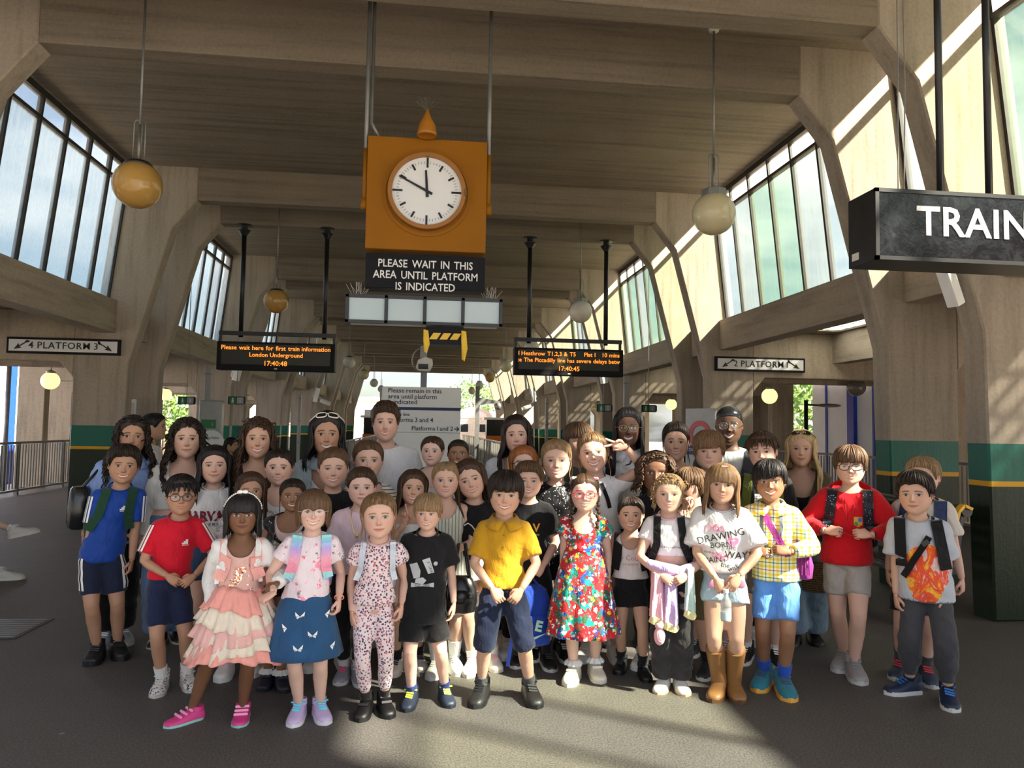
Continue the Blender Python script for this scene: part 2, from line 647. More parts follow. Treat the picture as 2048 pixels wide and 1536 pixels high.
# railings along the platforms and along the middle of the hall
me_bal = MB().box((0, 0, .5), (.016, .035, .92)).mesh('baluster'); me_bal.materials.append(M_RAIL)
me_post = MB().box((0, 0, .56), (.07, .07, 1.12)).mesh('rail_post'); me_post.materials.append(M_RAIL)
def railing(x, y0, y1, label, sp=.115, mat=M_RAIL, group=None):
    r = empty('railing', (x, y0, 0))
    tag(r, label, 'railing', group)
    L = y1 - y0
    for z, h in ((1.10, .05), (.10, .04)):
        link('rail', MB().box((0, L / 2, z), (.045, L, h)).mesh('rail'), M_RAIL, r)
    npost = max(2, round(L / 2.1) + 1)
    for i in range(npost):
        link('rail_post', me_post, None, r, (0, i * L / (npost - 1), 0))
    nb = int(L / sp)
    if sp > .2:
        nb = int(L / .115)
        mb = MB()
        for i in range(1, nb):
            mb.box((0, i * L / nb, .58), (.016, .03, .96))
        o = link('balusters', mb.mesh('balusters'), M_RAIL, r); o['kind'] = 'stuff'
    else:
        for i in range(1, nb):
            link('baluster', me_bal, None, r, (0, i * L / nb, .1))
railing(-8.6, 13.0, 23.0, 'grey metal railing on the platform beyond the PLATFORM 3 sign')
railing(8.9, 8.8, 22.0, 'grey metal railing on the platform under the PLATFORM 1 sign')
railing(-2.4, 19.0, 47.0, 'long pale railing down the hall behind the man in white T-shirt', .25)
railing(2.3, 19.0, 47.0, 'long pale railing down the hall behind the woman with the gold chain', .25)

# white screens with blue posts beyond the platforms
M_SCREEN = plain('white_screen', (.74, .76, .80), .45, 0, .06, 2)
def screen(s, x, y0, n, label):
    r = empty('platform_screen', (s * x, y0, 0))
    tag(r, label, 'screen')
    for i in range(n):
        link('panel', MB().box((0, i * 2.6 + 1.3, 1.2), (.10, 2.3, 4.4)).mesh('panel'), M_SCREEN, r)
        link('post', MB().box((-s * .06, i * 2.6, 1.2), (.22, .36, 4.5)).mesh('post'), M_BLUE, r)
        link('panel_strip', MB().box((-s * .07, i * 2.6 + 1.55, 1.2), (.03, .10, 4.4)).mesh('panel_strip'), M_BLUE, r)
    link('top_rail', MB().box((0, n * 1.3, 3.45), (.2, n * 2.6, .14)).mesh('top_rail'), M_BLUE, r)
screen(1, 13.0, 6.0, 7, 'white panelled screen with blue posts beyond the platform with the black lamp')
screen(-1, 13.0, 12.0, 7, 'white panelled screen with blue posts beyond the PLATFORM 3 railing')

# street style lamps on the right platform, thin grey pole on the left platform
def plat_lamp(loc, h, label):
    r = empty('platform_lamp', loc)
    tag(r, label, 'lamp post', 'black lamp posts on the platform')
    link('pole', MB().tube([(0, 0, 0), (0, 0, h)], .05, 10).mesh('pole', True), M_BLACK, r)
    link('arm', MB().tube([(0, 0, h - .12), (.35, 0, h - .13)], .025, 8).mesh('arm', True), M_BLACK, r)
    link('lamp_head', MB().ball((.62, 0, h - .13), (.34, .12, .05), 16, 8).mesh('lamp_head', True), M_STEEL, r)
p = at_y(1612, 800, 18.2)
plat_lamp((p.x, p.y, 0), p.z, 'black lamp post in front of the white and blue screen under the PLATFORM 1 sign')
p = at_y(1885, 792, 13.2)
plat_lamp((p.x, p.y, 0), p.z, 'black lamp post seen between the two green-striped columns by the bench')
p = at_y(15, 800, 17.5)
r = empty('platform_pole', (p.x, p.y, 0)); tag(r, 'thin grey pole behind the railing below the PLATFORM 3 sign', 'pole')
link('shaft', MB().tube([(0, 0, 0), (0, 0, 2.9)], .05, 10).mesh('shaft', True), M_STEEL, r)
link('base_plate', MB().lathe([(.11, 0), (.11, .03), (.06, .04)], 12).mesh('base_plate', True), M_STEEL, r)

# trees
def leaf_mat(name, c):
    m, nt, out = new_mat(name)
    b = principled(nt, out, c, .6)
    tl = N(nt, 'ShaderNodeBsdfTranslucent'); tl.inputs['Color'].default_value = (*[min(1, x * 1.6) for x in c], 1)
    mx = nt.nodes.new('ShaderNodeMixShader'); mx.inputs[0].default_value = .4
    nt.links.new(b.outputs[0], mx.inputs[1]); nt.links.new(tl.outputs[0], mx.inputs[2])
    nt.links.new(mx.outputs[0], out.inputs['Surface'])
    nt.links.new(ramp(nt, noise(nt, mapped(nt), 1.5, 4), [(.3, tuple(x * .5 for x in c)), (.7, tuple(min(1, x * 1.4) for x in c))]), b.inputs['Base Color'])
    return m
M_LEAF = leaf_mat('leaves', (.12, .20, .05))
M_BARK = plain('bark', (.12, .09, .06), .9, 0, .3, 12, .5)
def tree(x, y, h, rad, label, seed, n=1500):
    rg = np.random.default_rng(seed)
    r = empty('tree', (x, y, -1.2))
    tag(r, label, 'tree')
    link('trunk', MB().tube([(0, 0, 0), (.1, .1, h * .3), (0, .1, h * .7)], [.22, .17, .08], 8).mesh('trunk', True), M_BARK, r)
    d = rg.normal(size=(n, 3)); d /= np.linalg.norm(d, axis=1)[:, None]
    rr = rad * (.55 + .45 * rg.random(n)) * (1 + .25 * np.sin(d[:, 0] * 5 + seed) * np.cos(d[:, 2] * 6))
    c = d * rr[:, None] * np.array([1, 1, .9]) + np.array([0, 0, h * .62])
    a = rg.normal(size=(n, 3)); b = rg.normal(size=(n, 3))
    a /= np.linalg.norm(a, axis=1)[:, None]; b /= np.linalg.norm(b, axis=1)[:, None]
    s = .13 + .1 * rg.random((n, 1))
    v = np.stack([c - a * s, c + b * s * .6, c + a * s, c - b * s * .6], 1).reshape(-1, 3)
    me = bpy.data.meshes.new('foliage')
    me.from_pydata(v.tolist(), [], [(4 * i, 4 * i + 1, 4 * i + 2, 4 * i + 3) for i in range(n)])
    o = link('foliage', me, M_LEAF, r); o['kind'] = 'stuff'
tl = [(-17.5, 34, 6.5, 2.6, 'leafy tree seen through the opening under the left green exit sign'),
      (-17, 40, 7.5, 3.0, 'leafy tree seen past the curly-haired woman in brown'),
      (-16, 47, 7.0, 2.8, 'leafy tree beyond the left columns near the far end'),
      (-18.5, 56, 8, 3.2, 'bushy tree far behind the left platform'),
      (15.5, 27, 6.5, 2.6, 'leafy tree seen through the opening under the right green exit sign'),
      (16.5, 36, 7.0, 2.8, 'leafy tree beyond the right columns'),
      (5.5, 88, 9, 3.2, 'round green tree behind the arched building at the far end')]
for i, (x, y, h, rad, lb) in enumerate(tl):
    tree(x, y, h, rad, lb, 10 + i)

# far buildings beyond the end of the hall
def building(x, y, w, d, h, mat, label, roof='flat', rows=3, cols=4):
    r = empty('building', (x, y, -1.2)); tag(r, label, 'building')
    link('walls', MB().box((0, 0, h / 2), (w, d, h)).mesh('walls'), mat, r)
    for i in range(cols):
        for j in range(rows):
            xx = (i + .5) / cols * w - w / 2
            zz = (j + .6) / (rows + .2) * h
            f = link('window_frame', MB().box((xx, -d / 2 - .02, zz), (w / cols * .5, .12, h / rows * .5)).mesh('window_frame'), M_WHITE, r)
            link('window_pane', MB().box((xx, -d / 2 - .09, zz), (w / cols * .4, .03, h / rows * .42)).mesh('window_pane'), M_DARKGLASS, f)
    if roof == 'arch':
        pts = [(w / 2 * math.cos(a), h + w * .28 * math.sin(a)) for a in [math.pi * i / 12 for i in range(13)]]
        link('arched_gable', MB().prism(pts, -d / 2, d / 2).mesh('arched_gable'), mat, r)
        pts2 = [(x_ * .72, h + (z_ - h) * .72) for x_, z_ in pts]
        link('gable_window', MB().prism(pts2, -d / 2 - .1, -d / 2 + .1).mesh('gable_window'), M_WHITE, r)
    else:
        link('parapet', MB().box((0, 0, h + .15), (w + .3, d + .3, .3)).mesh('parapet'), M_WHITE, r)
M_BRICKFAR = plain('far_brick', (.50, .27, .18), .8, 0, .15, 4)
M_CREAM = plain('far_render', (.68, .62, .52), .8, 0, .1, 4)
building(4.6, 74, 3.6, 4, 3.6, M_CREAM, 'pale building with an arched gable at the far end of the tracks', 'arch', 2, 2)
building(9.5, 68, 4.5, 6, 6.4, M_BRICKFAR, 'brick building with white window frames at the far end', 'flat', 3, 3)
building(-5.2, 72, 5.0, 5, 5.0, M_CREAM, 'cream building with white window frames at the far end', 'flat', 2, 3)
building(-11, 66, 5.0, 6, 4.6, M_BRICKFAR, 'low red brick building at the far end left of the cream one', 'flat', 2, 3)
def arc_lamp(x, y, h, s, label):
    r = empty('street_lamp', (x, y, -1.2)); tag(r, label, 'street lamp', 'lamps along the open tracks')
    link('pole', MB().tube([(0, 0, 0), (0, 0, h)], .07, 8).mesh('pole', True), M_STEEL, r)
    link('arm', MB().tube([(s * 1.6 * (1 - math.cos(a)) * .9, 0, h + .9 * math.sin(a)) for a in [math.pi / 2 * i / 6 for i in range(7)]], .04, 6).mesh('arm', True), M_STEEL, r)
    link('lamp_head', MB().box((s * 1.7, 0, h + .88), (.6, .25, .16)).mesh('lamp_head'), M_OFFW, r, bevel=.03)
arc_lamp(-6.4, 60, 6.6, 1, 'grey street lamp with curved arm beyond the cream building side')
arc_lamp(6.6, 58, 5.6, -1, 'grey street lamp with curved arm before the arched building')
arc_lamp(6.2, 66, 6.8, -1, 'taller grey street lamp with curved arm before the arched building')
p = at_y(955, 790, 30)
r = empty('camera_post', (p.x, p.y, 0)); tag(r, 'dark post with bracket and camera standing inside the far hall', 'post')
link('post', MB().box((0, 0, 1.6), (.16, .16, 3.2)).mesh('post'), M_STEEL, r)
link('bracket', MB().prism([(.05, 2.75), (.9, 2.62), (.9, 2.56), (.05, 2.45)], -.03, .03).mesh('bracket'), M_STEEL, r)
link('cctv_camera', MB().ball((.85, 0, 2.42), (.12, .12, .15)).mesh('cctv_camera', True), M_STEEL, r)
# kiosks with orange fronts at the far end
M_ORANGE = plain('orange_front', srgb(190, 100, 25), .5)
for px, lb in ((747, 'left'), (990, 'right')):
    p = at_y(px, 860, 49.5)
    r = empty('kiosk', (p.x, p.y, 0)); tag(r, 'small glazed kiosk with orange front at the far end, %s' % ('behind the man in white T-shirt' if lb == 'left' else 'beyond the dark camera post'), 'kiosk')
    link('base', MB().box((0, 0, .5), (1.3, 1.2, 1.0)).mesh('base'), M_ORANGE, r)
    link('glazing', MB().box((0, 0, 1.5), (1.2, 1.1, 1.1)).mesh('glazing'), M_DARKGLASS, r)
    link('roof', MB().box((0, 0, 2.12), (1.6, 1.5, .14)).mesh('roof'), M_WHITE, r)
# ================================================================== lamps, clock, signs, bench
def hall_lamp(x, y, mat, label, kind=0, zc=3.74, group=None):
    r = empty('globe_lamp', (x, y, ZS)); tag(r, label, 'lamp', group)
    D = .2125
    z = zc - ZS
    link('ceiling_rose', MB().lathe([(.05, -.10), (.05, -.03), (.15, -.02), (.15, 0)], 20).mesh('ceiling_rose', True), M_OFFW, r)
    link('rod', MB().tube([(0, 0, -.05), (0, 0, z + .55)], .012, 8).mesh('rod', True), M_STEEL, r)
    br = MB()
    for sx, sy in ((1, 0), (-1, 0), (0, 1)):
        br.tube([(0, 0, z + .60), (sx * .035, sy * .035, z + .60), (sx * .05, sy * .05, z + .57), (sx * .05, sy * .05, z + .22)], .006, 6)
    br.tube([(0, 0, z + .56), (0, 0, z + .2)], .014, 8)
    link('bracket', br.mesh('bracket', True), M_STEEL, r)
    if kind == 0:
        link('gallery', MB().lathe([(.115, z + .17), (.125, z + .185), (.10, z + .21), (.03, z + .22)], 24).mesh('gallery', True), M_BLACK, r)
    else:
        link('gallery', MB().lathe([(.128, z + .15), (.128, z + .235), (.03, z + .245)], 8).mesh('gallery'), M_STEEL, r)
    link('globe', MB().ball((0, 0, z), D, 32, 20).mesh('globe', True), mat, r)
mats_l = [M_GLOBE_Y, M_GLOBE_Y, M_GLOBE_C, M_GLOBE_W, M_GLOBE_C, M_GLOBE_W, M_GLOBE_W]
mats_r = [M_GLOBE_C, M_GLOBE_W, M_GLOBE_W, M_GLOBE_C, M_GLOBE_Y, M_GLOBE_W, M_GLOBE_C]
for k in range(7):
    for s, ms in ((-1, mats_l), (1, mats_r)):
        col = {id(M_GLOBE_Y): 'amber', id(M_GLOBE_C): 'cream', id(M_GLOBE_W): 'white'}[id(ms[k])]
        if k == 0:
            lb = ('large amber globe lamp on a rod beside the left-hand windows' if s < 0 else 'large cream globe lamp with an eight-sided metal cap on a rod')
            gp = None
        elif k == 1:
            lb = ('amber globe lamp hanging between the poles of the "Please wait here" display' if s < 0 else 'white globe lamp hanging between the poles of the Heathrow display')
            gp = None
        else:
            od = ['first', 'second', 'third', 'fourth', 'fifth'][k - 2]
            lb = '%s globe lamp, %s in its row beyond the %s display' % (col, od, '"Please wait here"' if s < 0 else 'Heathrow'); gp = 'globe lamps along the far hall'
        hall_lamp(s * 2.72, YA + 1.06 + k * PER, ms[k], lb, 0 if s < 0 else 1, group=gp)
for s in (-1, 1):
    for k in range(5):
        y = 8.8 + k * PER
        r = empty('platform_globe', (s * 7.2, y, 3.32))
        tag(r, 'lit yellow globe under the platform roof, %s in the row on the %s' % (['first', 'second', 'third', 'fourth', 'fifth'][k], 'opposite side' if s < 0 else 'TRAIN sign side'), 'lamp', 'lit platform globes')
        link('rod', MB().tube([(0, 0, -.5), (0, 0, -.82)], .012, 6).mesh('rod'), M_STEEL, r)
        link('gallery', MB().lathe([(.08, -.84), (.085, -.80), (.02, -.78)], 12).mesh('gallery'), M_STEEL, r)
        link('globe', MB().ball((0, 0, -.98), .165, 20, 12).mesh('globe', True), M_GLOBE_LIT, r)
p = at_y(1713, 775, 13.6)
r = empty('platform_globe', (p.x, p.y, 3.32)); tag(r, 'unlit dull globe lamp in the opening right of the lit one', 'lamp')
link('rod', MB().tube([(0, 0, 0), (0, 0, p.z - 3.32 + .16)], .012, 6).mesh('rod'), M_STEEL, r)
link('globe', MB().ball((0, 0, p.z - 3.32), .17, 20, 12).mesh('globe', True), plain('globe_dull', (.16, .14, .11), .25), r)

# ---- clock tower: box with clock, sign, monitors, hung on two poles
CY = 6.45
def cp(px, py, dy=0.0):
    return at_y(px, py, CY + dy)
tl_, br_ = cp(736, 270), cp(971, 506)
CW, CH = (br_.x - tl_.x), (tl_.z - br_.z)
cx0, cz0 = (tl_.x + br_.x) / 2, (tl_.z + br_.z) / 2
BD = .5
ck = empty('hanging_clock', (cx0, CY, cz0)); tag(ck, 'amber box with a round white-faced clock hung on two poles', 'clock')
link('case', MB().box((0, BD / 2, 0), (CW, BD, CH)).mesh('case'), M_AMBER, ck, bevel=.008)
# poles run up the sides to the ceiling with amber sockets
for s in (-1, 1):
    x = s * (CW / 2 + .018)
    link('pole', MB().tube([(x, .06, -.05), (x, .06, ZS - cz0)], .018, 10).mesh('pole', True), M_STEEL, ck)
    link('pole_sleeve', MB().tube([(x, .06, -.1), (x, .06, CH * .40)], .022, 10).mesh('pole_sleeve', True), M_AMBER, ck)
    link('pole_socket', MB().tube([(x, .06, -.14), (x, .06, -.05)], .034, 12).mesh('pole_socket', True), M_AMBER, ck)
link('conduit', MB().tube([(-CW / 2 + .1, .1, CH / 2), (-CW / 2 + .02, .1, CH / 2 + .15), (-CW / 2 + .02, .1, ZS - cz0)], .016, 8).mesh('conduit', True), M_STEEL, ck)
ctr = cp(854, 387)
fx, fz = ctr.x - cx0, ctr.z - cz0
RF = .298
def ring(mb, r0, r1, y0, y1, n=64):
    vs = []; fs = []
    for k in range(n):
        a = 2 * math.pi * k / n
        c, s = math.cos(a), math.sin(a)
        vs += [(r0 * c, y0, r0 * s), (r1 * c, y0, r1 * s), (r1 * c, y1, r1 * s), (r0 * c, y1, r0 * s)]
    for k in range(n):
        a, b = 4 * k, 4 * ((k + 1) % n)
        for i in range(4):
            j = (i + 1) % 4
            fs.append((a + i, b + i, b + j, a + j))
    mb.add(vs, fs)
def disc_mb(r, y0, y1, n=64):
    vs = [(r * math.cos(2 * math.pi * k / n), y0, r * math.sin(2 * math.pi * k / n)) for k in range(n)]
    vs += [(x, y1, z) for x, _, z in vs]
    fs = [tuple(range(n)), tuple(range(2 * n - 1, n - 1, -1))] + [(k, (k + 1) % n, (k + 1) % n + n, k + n) for k in range(n)]
    return MB().add(vs, fs)
fl_ = MB(); ring(fl_, RF + .055, RF + .085, -.012, .01)
link('flange', fl_.mesh('flange', autosmooth=40), M_AMBER, ck, (fx, 0, fz))
bz = MB(); ring(bz, RF, RF + .035, -.09, .01)
bez = link('bezel', bz.mesh('bezel', autosmooth=40), plain('bezel_bronze', srgb(150, 100, 40), .45, .1), ck, (fx, 0, fz))
face = link('dial', disc_mb(RF, -.055, 0).mesh('dial', autosmooth=40), plain('dial_white', (.74, .76, .76), .35, 0, .02), ck, (fx, 0, fz))
for i in range(60):
    a = 2 * math.pi * i / 60
    if i % 15 == 0:
        w, l, r1 = .017, .085, RF - .004
    elif i % 5 == 0:
        w, l, r1 = .017, .055, RF - .035
    else:
        w, l, r1 = .003, .022, RF - .035
    mb = MB().box((0, -.058, r1 - l / 2), (w, .006, l))
    o = link('hour_mark' if i % 5 == 0 else 'minute_mark', mb.mesh('mark'), M_BLACK if i % 5 == 0 else M_STEEL, face)
    o.rotation_euler = (0, a, 0)
h = link('minute_hand', MB().prism([(-.011, -.05), (.011, -.05), (.006, RF * .90), (-.006, RF * .90)], -.072, -.066).mesh('minute_hand'), M_BLACK, face)
h.rotation_euler = (0, R(-63), 0)
h = link('hour_hand', MB().prism([(-.013, -.05), (.013, -.05), (.008, RF * .62), (-.008, RF * .62)], -.065, -.060).mesh('hour_hand'), M_BLACK, face)
h.rotation_euler = (0, R(-4), 0)
link('catch', MB().box((RF + .03, -.08, 0), (.02, .03, .06)).mesh('catch'), plain('catch_dark', (.12, .07, .02), .5), ck, (fx, 0, fz))
# small bell lamp above the dial
bl = cp(854, 268)
link('bell_lamp', MB().lathe([(.012, .18), (.02, .14), (.03, .12), (.035, .10), (.07, .04), (.082, -.03), (.085, -.06), (.075, -.055)], 24).mesh('bell_lamp', True), plain('bell_amber', srgb(168, 108, 30), .4, 0, .1), ck, (bl.x - cx0, -.10, bl.z - cz0))
sp = MB()
rg = random.Random(2)
for i in range(70):
    x = -CW / 2 + CW * (i + .5) / 70
    sp.tube([(x, .02 + .3 * rg.random(), CH / 2), (x + rg.uniform(-.02, .02), .02 + .3 * rg.random(), CH / 2 + .11)], .0014, 3, False)
for i in range(14):
    a = rg.uniform(-.9, .9)
    sp.tube([(bl.x - cx0, -.1, bl.z - cz0 + .16), (bl.x - cx0 + .13 * math.sin(a), -.1, bl.z - cz0 + .16 + .12 * math.cos(a))], .0014, 3, False)
o = link('bird_spikes', sp.mesh('bird_spikes'), M_STEEL, ck); o['kind'] = 'stuff'

a, b = cp(733, 506), cp(968, 583)
sw, sh = (b.x - a.x) + .01, (a.z - b.z)
sg = empty('waiting_sign', ((a.x + b.x) / 2, CY, (a.z + b.z) / 2)); tag(sg, 'black sign with white letters reading PLEASE WAIT IN THIS AREA under the clock', 'sign')
link('board', MB().box((0, .1, 0), (sw, .22, sh)).mesh('board'), M_SIGNBLK, sg, bevel=.004)
for i, t in enumerate(('PLEASE  WAIT  IN  THIS', 'AREA  UNTIL  PLATFORM', 'IS  INDICATED')):
    text_line('lettering', t, .094, (0, -.014, sh / 2 - .085 - i * .098), M_LETTER, sg, extrude=.003, bold=.001, xscale=.86, gap=.42)
a, b = cp(696, 590), cp(1000, 655)
mw, mh = b.x - a.x, (a.z - b.z) - .02
mo = empty('monitor_bank', ((a.x + b.x) / 2, CY - .02, (a.z + b.z) / 2)); tag(mo, 'row of four blank grey screens in a black frame under the waiting sign', 'monitor')
link('housing', MB().box((0, .14, -.008), (mw - .02, .26, mh - .03)).mesh('housing'), M_OFFW, mo)
M_SCRN = plain('blank_screen', (.46, .55, .56), .08, 0, .05, 2)
for i in range(4):
    x = -mw / 2 + mw * (i + .5) / 4
    link('screen', MB().box((x, -.004, 0), (mw / 4 - .03, .02, mh - .03)).mesh('screen'), M_SCRN, mo)
fm = MB()
for i in range(5):
    fm.box((-mw / 2 + mw * i / 4, -.012, 0), (.026, .05, mh + .02))
for z in (-mh / 2, mh / 2):
    fm.box((0, -.012, z), (mw + .026, .05, .026))
link('frame', fm.mesh('frame'), M_BLACK, mo)
sp = MB()
for s in (-1, 1):
    for q in range(14):
        x0 = s * (mw / 2 - .03 - .10 * rg.random()); a_ = rg.uniform(-.7, .7)
        sp.tube([(x0, .1, mh / 2), (x0 + .14 * math.sin(a_), .1, mh / 2 + .14 * math.cos(a_))], .0016, 3, False)
o = link('bird_spikes', sp.mesh('bird_spikes'), M_OFFW, mo); o['kind'] = 'stuff'
# taped up box under the monitors
a, b = cp(852, 652), cp(927, 690)
tb = empty('taped_box', ((a.x + b.x) / 2, CY, (a.z + b.z) / 2)); tag(tb, 'black box wrapped in yellow hazard tape below the screens', 'box')
tw, th_ = b.x - a.x, a.z - b.z
link('box_body', MB().box((0, .12, 0), (tw, .24, th_)).mesh('box_body'), M_SIGNBLK, tb)
M_TAPE = plain('yellow_tape', srgb(222, 180, 30), .45)
for i in range(3):
    x = -tw * .27 + i * tw * .27
    link('tape_stripe', MB().prism([(x - .045, -.035), (x + .02, -.035), (x + .055, .02), (x - .01, .02)], -.004, .001).mesh('tape_stripe'), M_TAPE, tb)
for s, ln in ((-1, .16), (1, .22)):
    x = s * tw / 2
    link('tape_end', MB().add([(x - .02, -.01, th_ / 2 - .03), (x + .02, -.02, th_ / 2 - .04), (x + .035, -.01, -ln / 2), (x + .012, -.03, -ln), (x - .012, -.01, -ln + .02), (x - .02, -.02, -.04),
                               (x - .02, .0, th_ / 2 - .03), (x + .02, -.0, th_ / 2 - .04), (x + .035, .01, -ln / 2), (x + .012, -.01, -ln), (x - .012, .01, -ln + .02), (x - .02, -.0, -.04)],
                              [(0, 1, 2, 3, 4, 5), (11, 10, 9, 8, 7, 6)] + [(i, i + 6, (i + 1) % 6 + 6, (i + 1) % 6) for i in range(6)]).mesh('tape_end'), M_TAPE, tb)

# ---- LED train displays
def led(px0, px1, py0, py1, lines, label, polepx, aligns):
    Y = YB + PER - .15
    a, b = at_y(px0, py0, Y), at_y(px1, py1, Y)
    w, h = b.x - a.x, .50
    xc, zc = (a.x + b.x) / 2, (a.z + b.z) / 2
    r = empty('train_display', (xc, Y, zc)); tag(r, label, 'display board')
    link('casing', MB().box((0, .12, 0), (w, .26, h)).mesh('casing'), M_SIGNBLK, r, bevel=.006)
    link('screen_panel', MB().box((0, -.012, .03), (w - .16, .004, h - .14)).mesh('screen_panel'), plain('led_panel', (.012, .011, .004), .4), r)
    link('hanger_rail', MB().box((0, .12, h / 2 + .16), (w, .07, .07)).mesh('hanger_rail'), M_BLACK, r)
    for s in (-1, 1):
        link('hanger_bracket', MB().box((s * (w / 2 - .03), .12, h / 2 + .08), (.04, .06, .2)).mesh('hanger_bracket'), M_BLACK, r)
    for i, px in enumerate(polepx):
        x = at_y(px, py0, Y).x - xc
        link('pole', MB().tube([(x, .2, h / 2 + .1), (x, .2, 5.17 - zc)], .042, 12).mesh('pole', True), M_BLACK, r)
        link('pole_collar', MB().lathe([(.05, -.20), (.11, -.12), (.11, -.10), (.06, -.08), (.06, -.02), (.13, -.015), (.13, 0)], 14, (x, .2, 5.17 - zc)).mesh('pole_collar'), M_BLACK, r)
    link('sticker', MB().box((0, -.013, -h / 2 + .03), (.05, .003, .02)).mesh('sticker'), M_OFFW, r)
    for t, x, z, sz in lines:
        text_line('led_text', t.replace(' ', '  '), sz, (x, -.018, z), M_LED, r, aligns, .38, extrude=.002, bold=.0006)
    return r
led(434, 669, 693, 733, [('Please wait here for first train information', 0, .14, .108), ('London Underground', 0, .02, .105), ('17:40:48', 0, -.13, .12)],
    'hanging black display showing "Please wait here for first train information" in amber', (475, 645), 'CENTER')
rd = led(1029, 1246, 703, 745, [], 'hanging black display showing a Heathrow train and severe delays in amber', (1060, 1216), 'CENTER')
for t, x, z, sz, al in (('1  Heathrow  T1,2,3  &  T5', -.95, .14, .108, 'LEFT'), ('Plat  1', .28, .14, .108, 'LEFT'), ('10  mins', .95, .14, .108, 'RIGHT'),
                        (':e  The  Piccadilly  line  has  severe  delays  betw', 0, .02, .106, 'CENTER'), ('17:40:45', 0, -.13, .12, 'CENTER')):
    text_line('led_text', t, sz, (x, -.018, z), M_LED, rd, al, .40, extrude=.002, bold=.0006)

# ---- platform signs on the frames
def arrow(mb, x, z, dx, dz, L=.24):
    d = Vector((dx, 0, dz)).normalized(); n = Vector((-d.z, 0, d.x))
    c = Vector((x, 0, z))
    s_, e = c - d * L / 2, c + d * L / 2
    def q(*pts):
        vs = [(p.x, -.004, p.z) for p in pts] + [(p.x, 0, p.z) for p in pts]
        k = len(pts)
        mb.add(vs, [tuple(range(k)), tuple(range(2 * k - 1, k - 1, -1))] + [(i, i + k, (i + 1) % k + k, (i + 1) % k) for i in range(k)])
    q(s_ + n * .009, s_ - n * .009, e - d * .08 - n * .009, e - d * .08 + n * .009)
    q(e - d * .11 + n * .042, e - d * .09, e - d * .11 - n * .042, e)
    q(s_ + n * .02 - d * .03, s_ + n * .02 + d * .015, s_ - n * .02 + d * .04, s_ - n * .02 - d * .0)
def platform_sign(x0, x1, z0, z1, y, txt, label):
    r = empty('platform_sign', ((x0 + x1) / 2, y, (z0 + z1) / 2)); tag(r, label, 'sign')
    w, h = x1 - x0, z1 - z0
    link('frame', MB().box((0, 0, 0), (w, .06, h)).mesh('frame'), M_SIGNBLK, r, bevel=.004)
    link('panel', MB().box((0, -.03, 0), (w - .07, .012, h - .07)).mesh('panel'), plain('sign_panel_white', (.66, .66, .64), .35, 0, .03), r)
    text_line('lettering', txt, .148, (0, -.039, 0), M_BLACK, r, extrude=.003, bold=.0008, xscale=1.0, spacing=1.10, gap=.42)
    for sx in (-1, 1):
        am = MB()
        arrow(am, sx * (w / 2 - .21), 0, sx, -.65)
        link('arrow', am.mesh('arrow'), M_BLACK, r, (0, -.037, 0))
ysg = YA + PER - .03
platform_sign(-6.52, -4.86, 2.62, 2.87, ysg, '4  PLATFORM  3', 'white PLATFORM 3 sign with arrows above the opening with the railing and brown columns')
platform_sign(4.86, 6.48, 2.62, 2.87, ysg, '2  PLATFORM  I', 'white PLATFORM 1 sign with arrows above the man in the black durag')

# ---- big TRAINS sign box, near right
ty = 4.15
a, b = at_y(1748, 376, ty), at_y(1748, 519, ty)
x0 = a.x; w = 2.3; h = a.z - b.z
tr = empty('trains_sign', (x0 + w / 2, ty, (a.z + b.z) / 2)); tag(tr, 'long weathered black sign box with white letters reading TRAIN, hung on black poles', 'sign')
link('box_body', MB().box((0, .14, 0), (w, .28, h)).mesh('box_body'), plain('sign_box_black', (.012, .012, .012), .35, 0, .4, 12, .1), tr, bevel=.004)
fm = MB()
for z in (-h / 2 + .012, h / 2 - .012):
    fm.box((0, -.004, z), (w, .02, .024))
fm.box((-w / 2 + .012, -.004, 0), (.024, .02, h))
link('face_frame', fm.mesh('face_frame'), M_BLACK, tr)
def grime_mat():
    m, nt, out = new_mat('sign_face_glossy')
    b = principled(nt, out, (.02, .02, .022), .08)
    v = mapped(nt)
    c = ramp(nt, noise(nt, v, 9, 6, .7, .8), [(.45, (.008, .008, .010)), (.66, (.022, .024, .027)), (.85, (.08, .085, .085))])
    nt.links.new(c, b.inputs['Base Color'])
    bump(nt, b, noise(nt, v, 22, 4, .6, 1.5), .25, .01)
    return m
link('face', MB().box((0, -.006, 0), (w - .05, .004, h - .05)).mesh('face'), grime_mat(), tr)
text_obj('lettering', 'TRAINS', .25, (-w / 2 + .265, -.01, .02), plain('letter_worn', (.62, .64, .62), .4, 0, .2, 30), tr, extrude=.003, align='LEFT', bold=.004, spacing=1.05)
for px in (1881, 1978):
    x = at_y(px, 375, ty + .14).x - (x0 + w / 2)
    link('pole', MB().tube([(x, .14, h / 2), (x, .14, ZS - (a.z + b.z) / 2)], .022, 10).mesh('pole', True), M_BLACK, tr)
wx = at_y(1808, 372, ty + .1).x - (x0 + w / 2)
link('wire', MB().tube([(wx, .1, h / 2), (wx + .015, .1, h / 2 + .7), (wx, .1, ZS - (a.z + b.z) / 2)], .004, 5).mesh('wire'), M_STEEL, tr)
link('wire', MB().tube([(wx - .04, .1, h / 2), (wx - .03, .1, h / 2 + .9), (wx - .03, .1, ZS - (a.z + b.z) / 2)], .004, 5).mesh('wire'), M_STEEL, tr)
link('sticker', MB().box((-w / 2 - .002, .2, -h / 2 + .06), (.003, .07, .045)).mesh('sticker'), M_OFFW, tr)

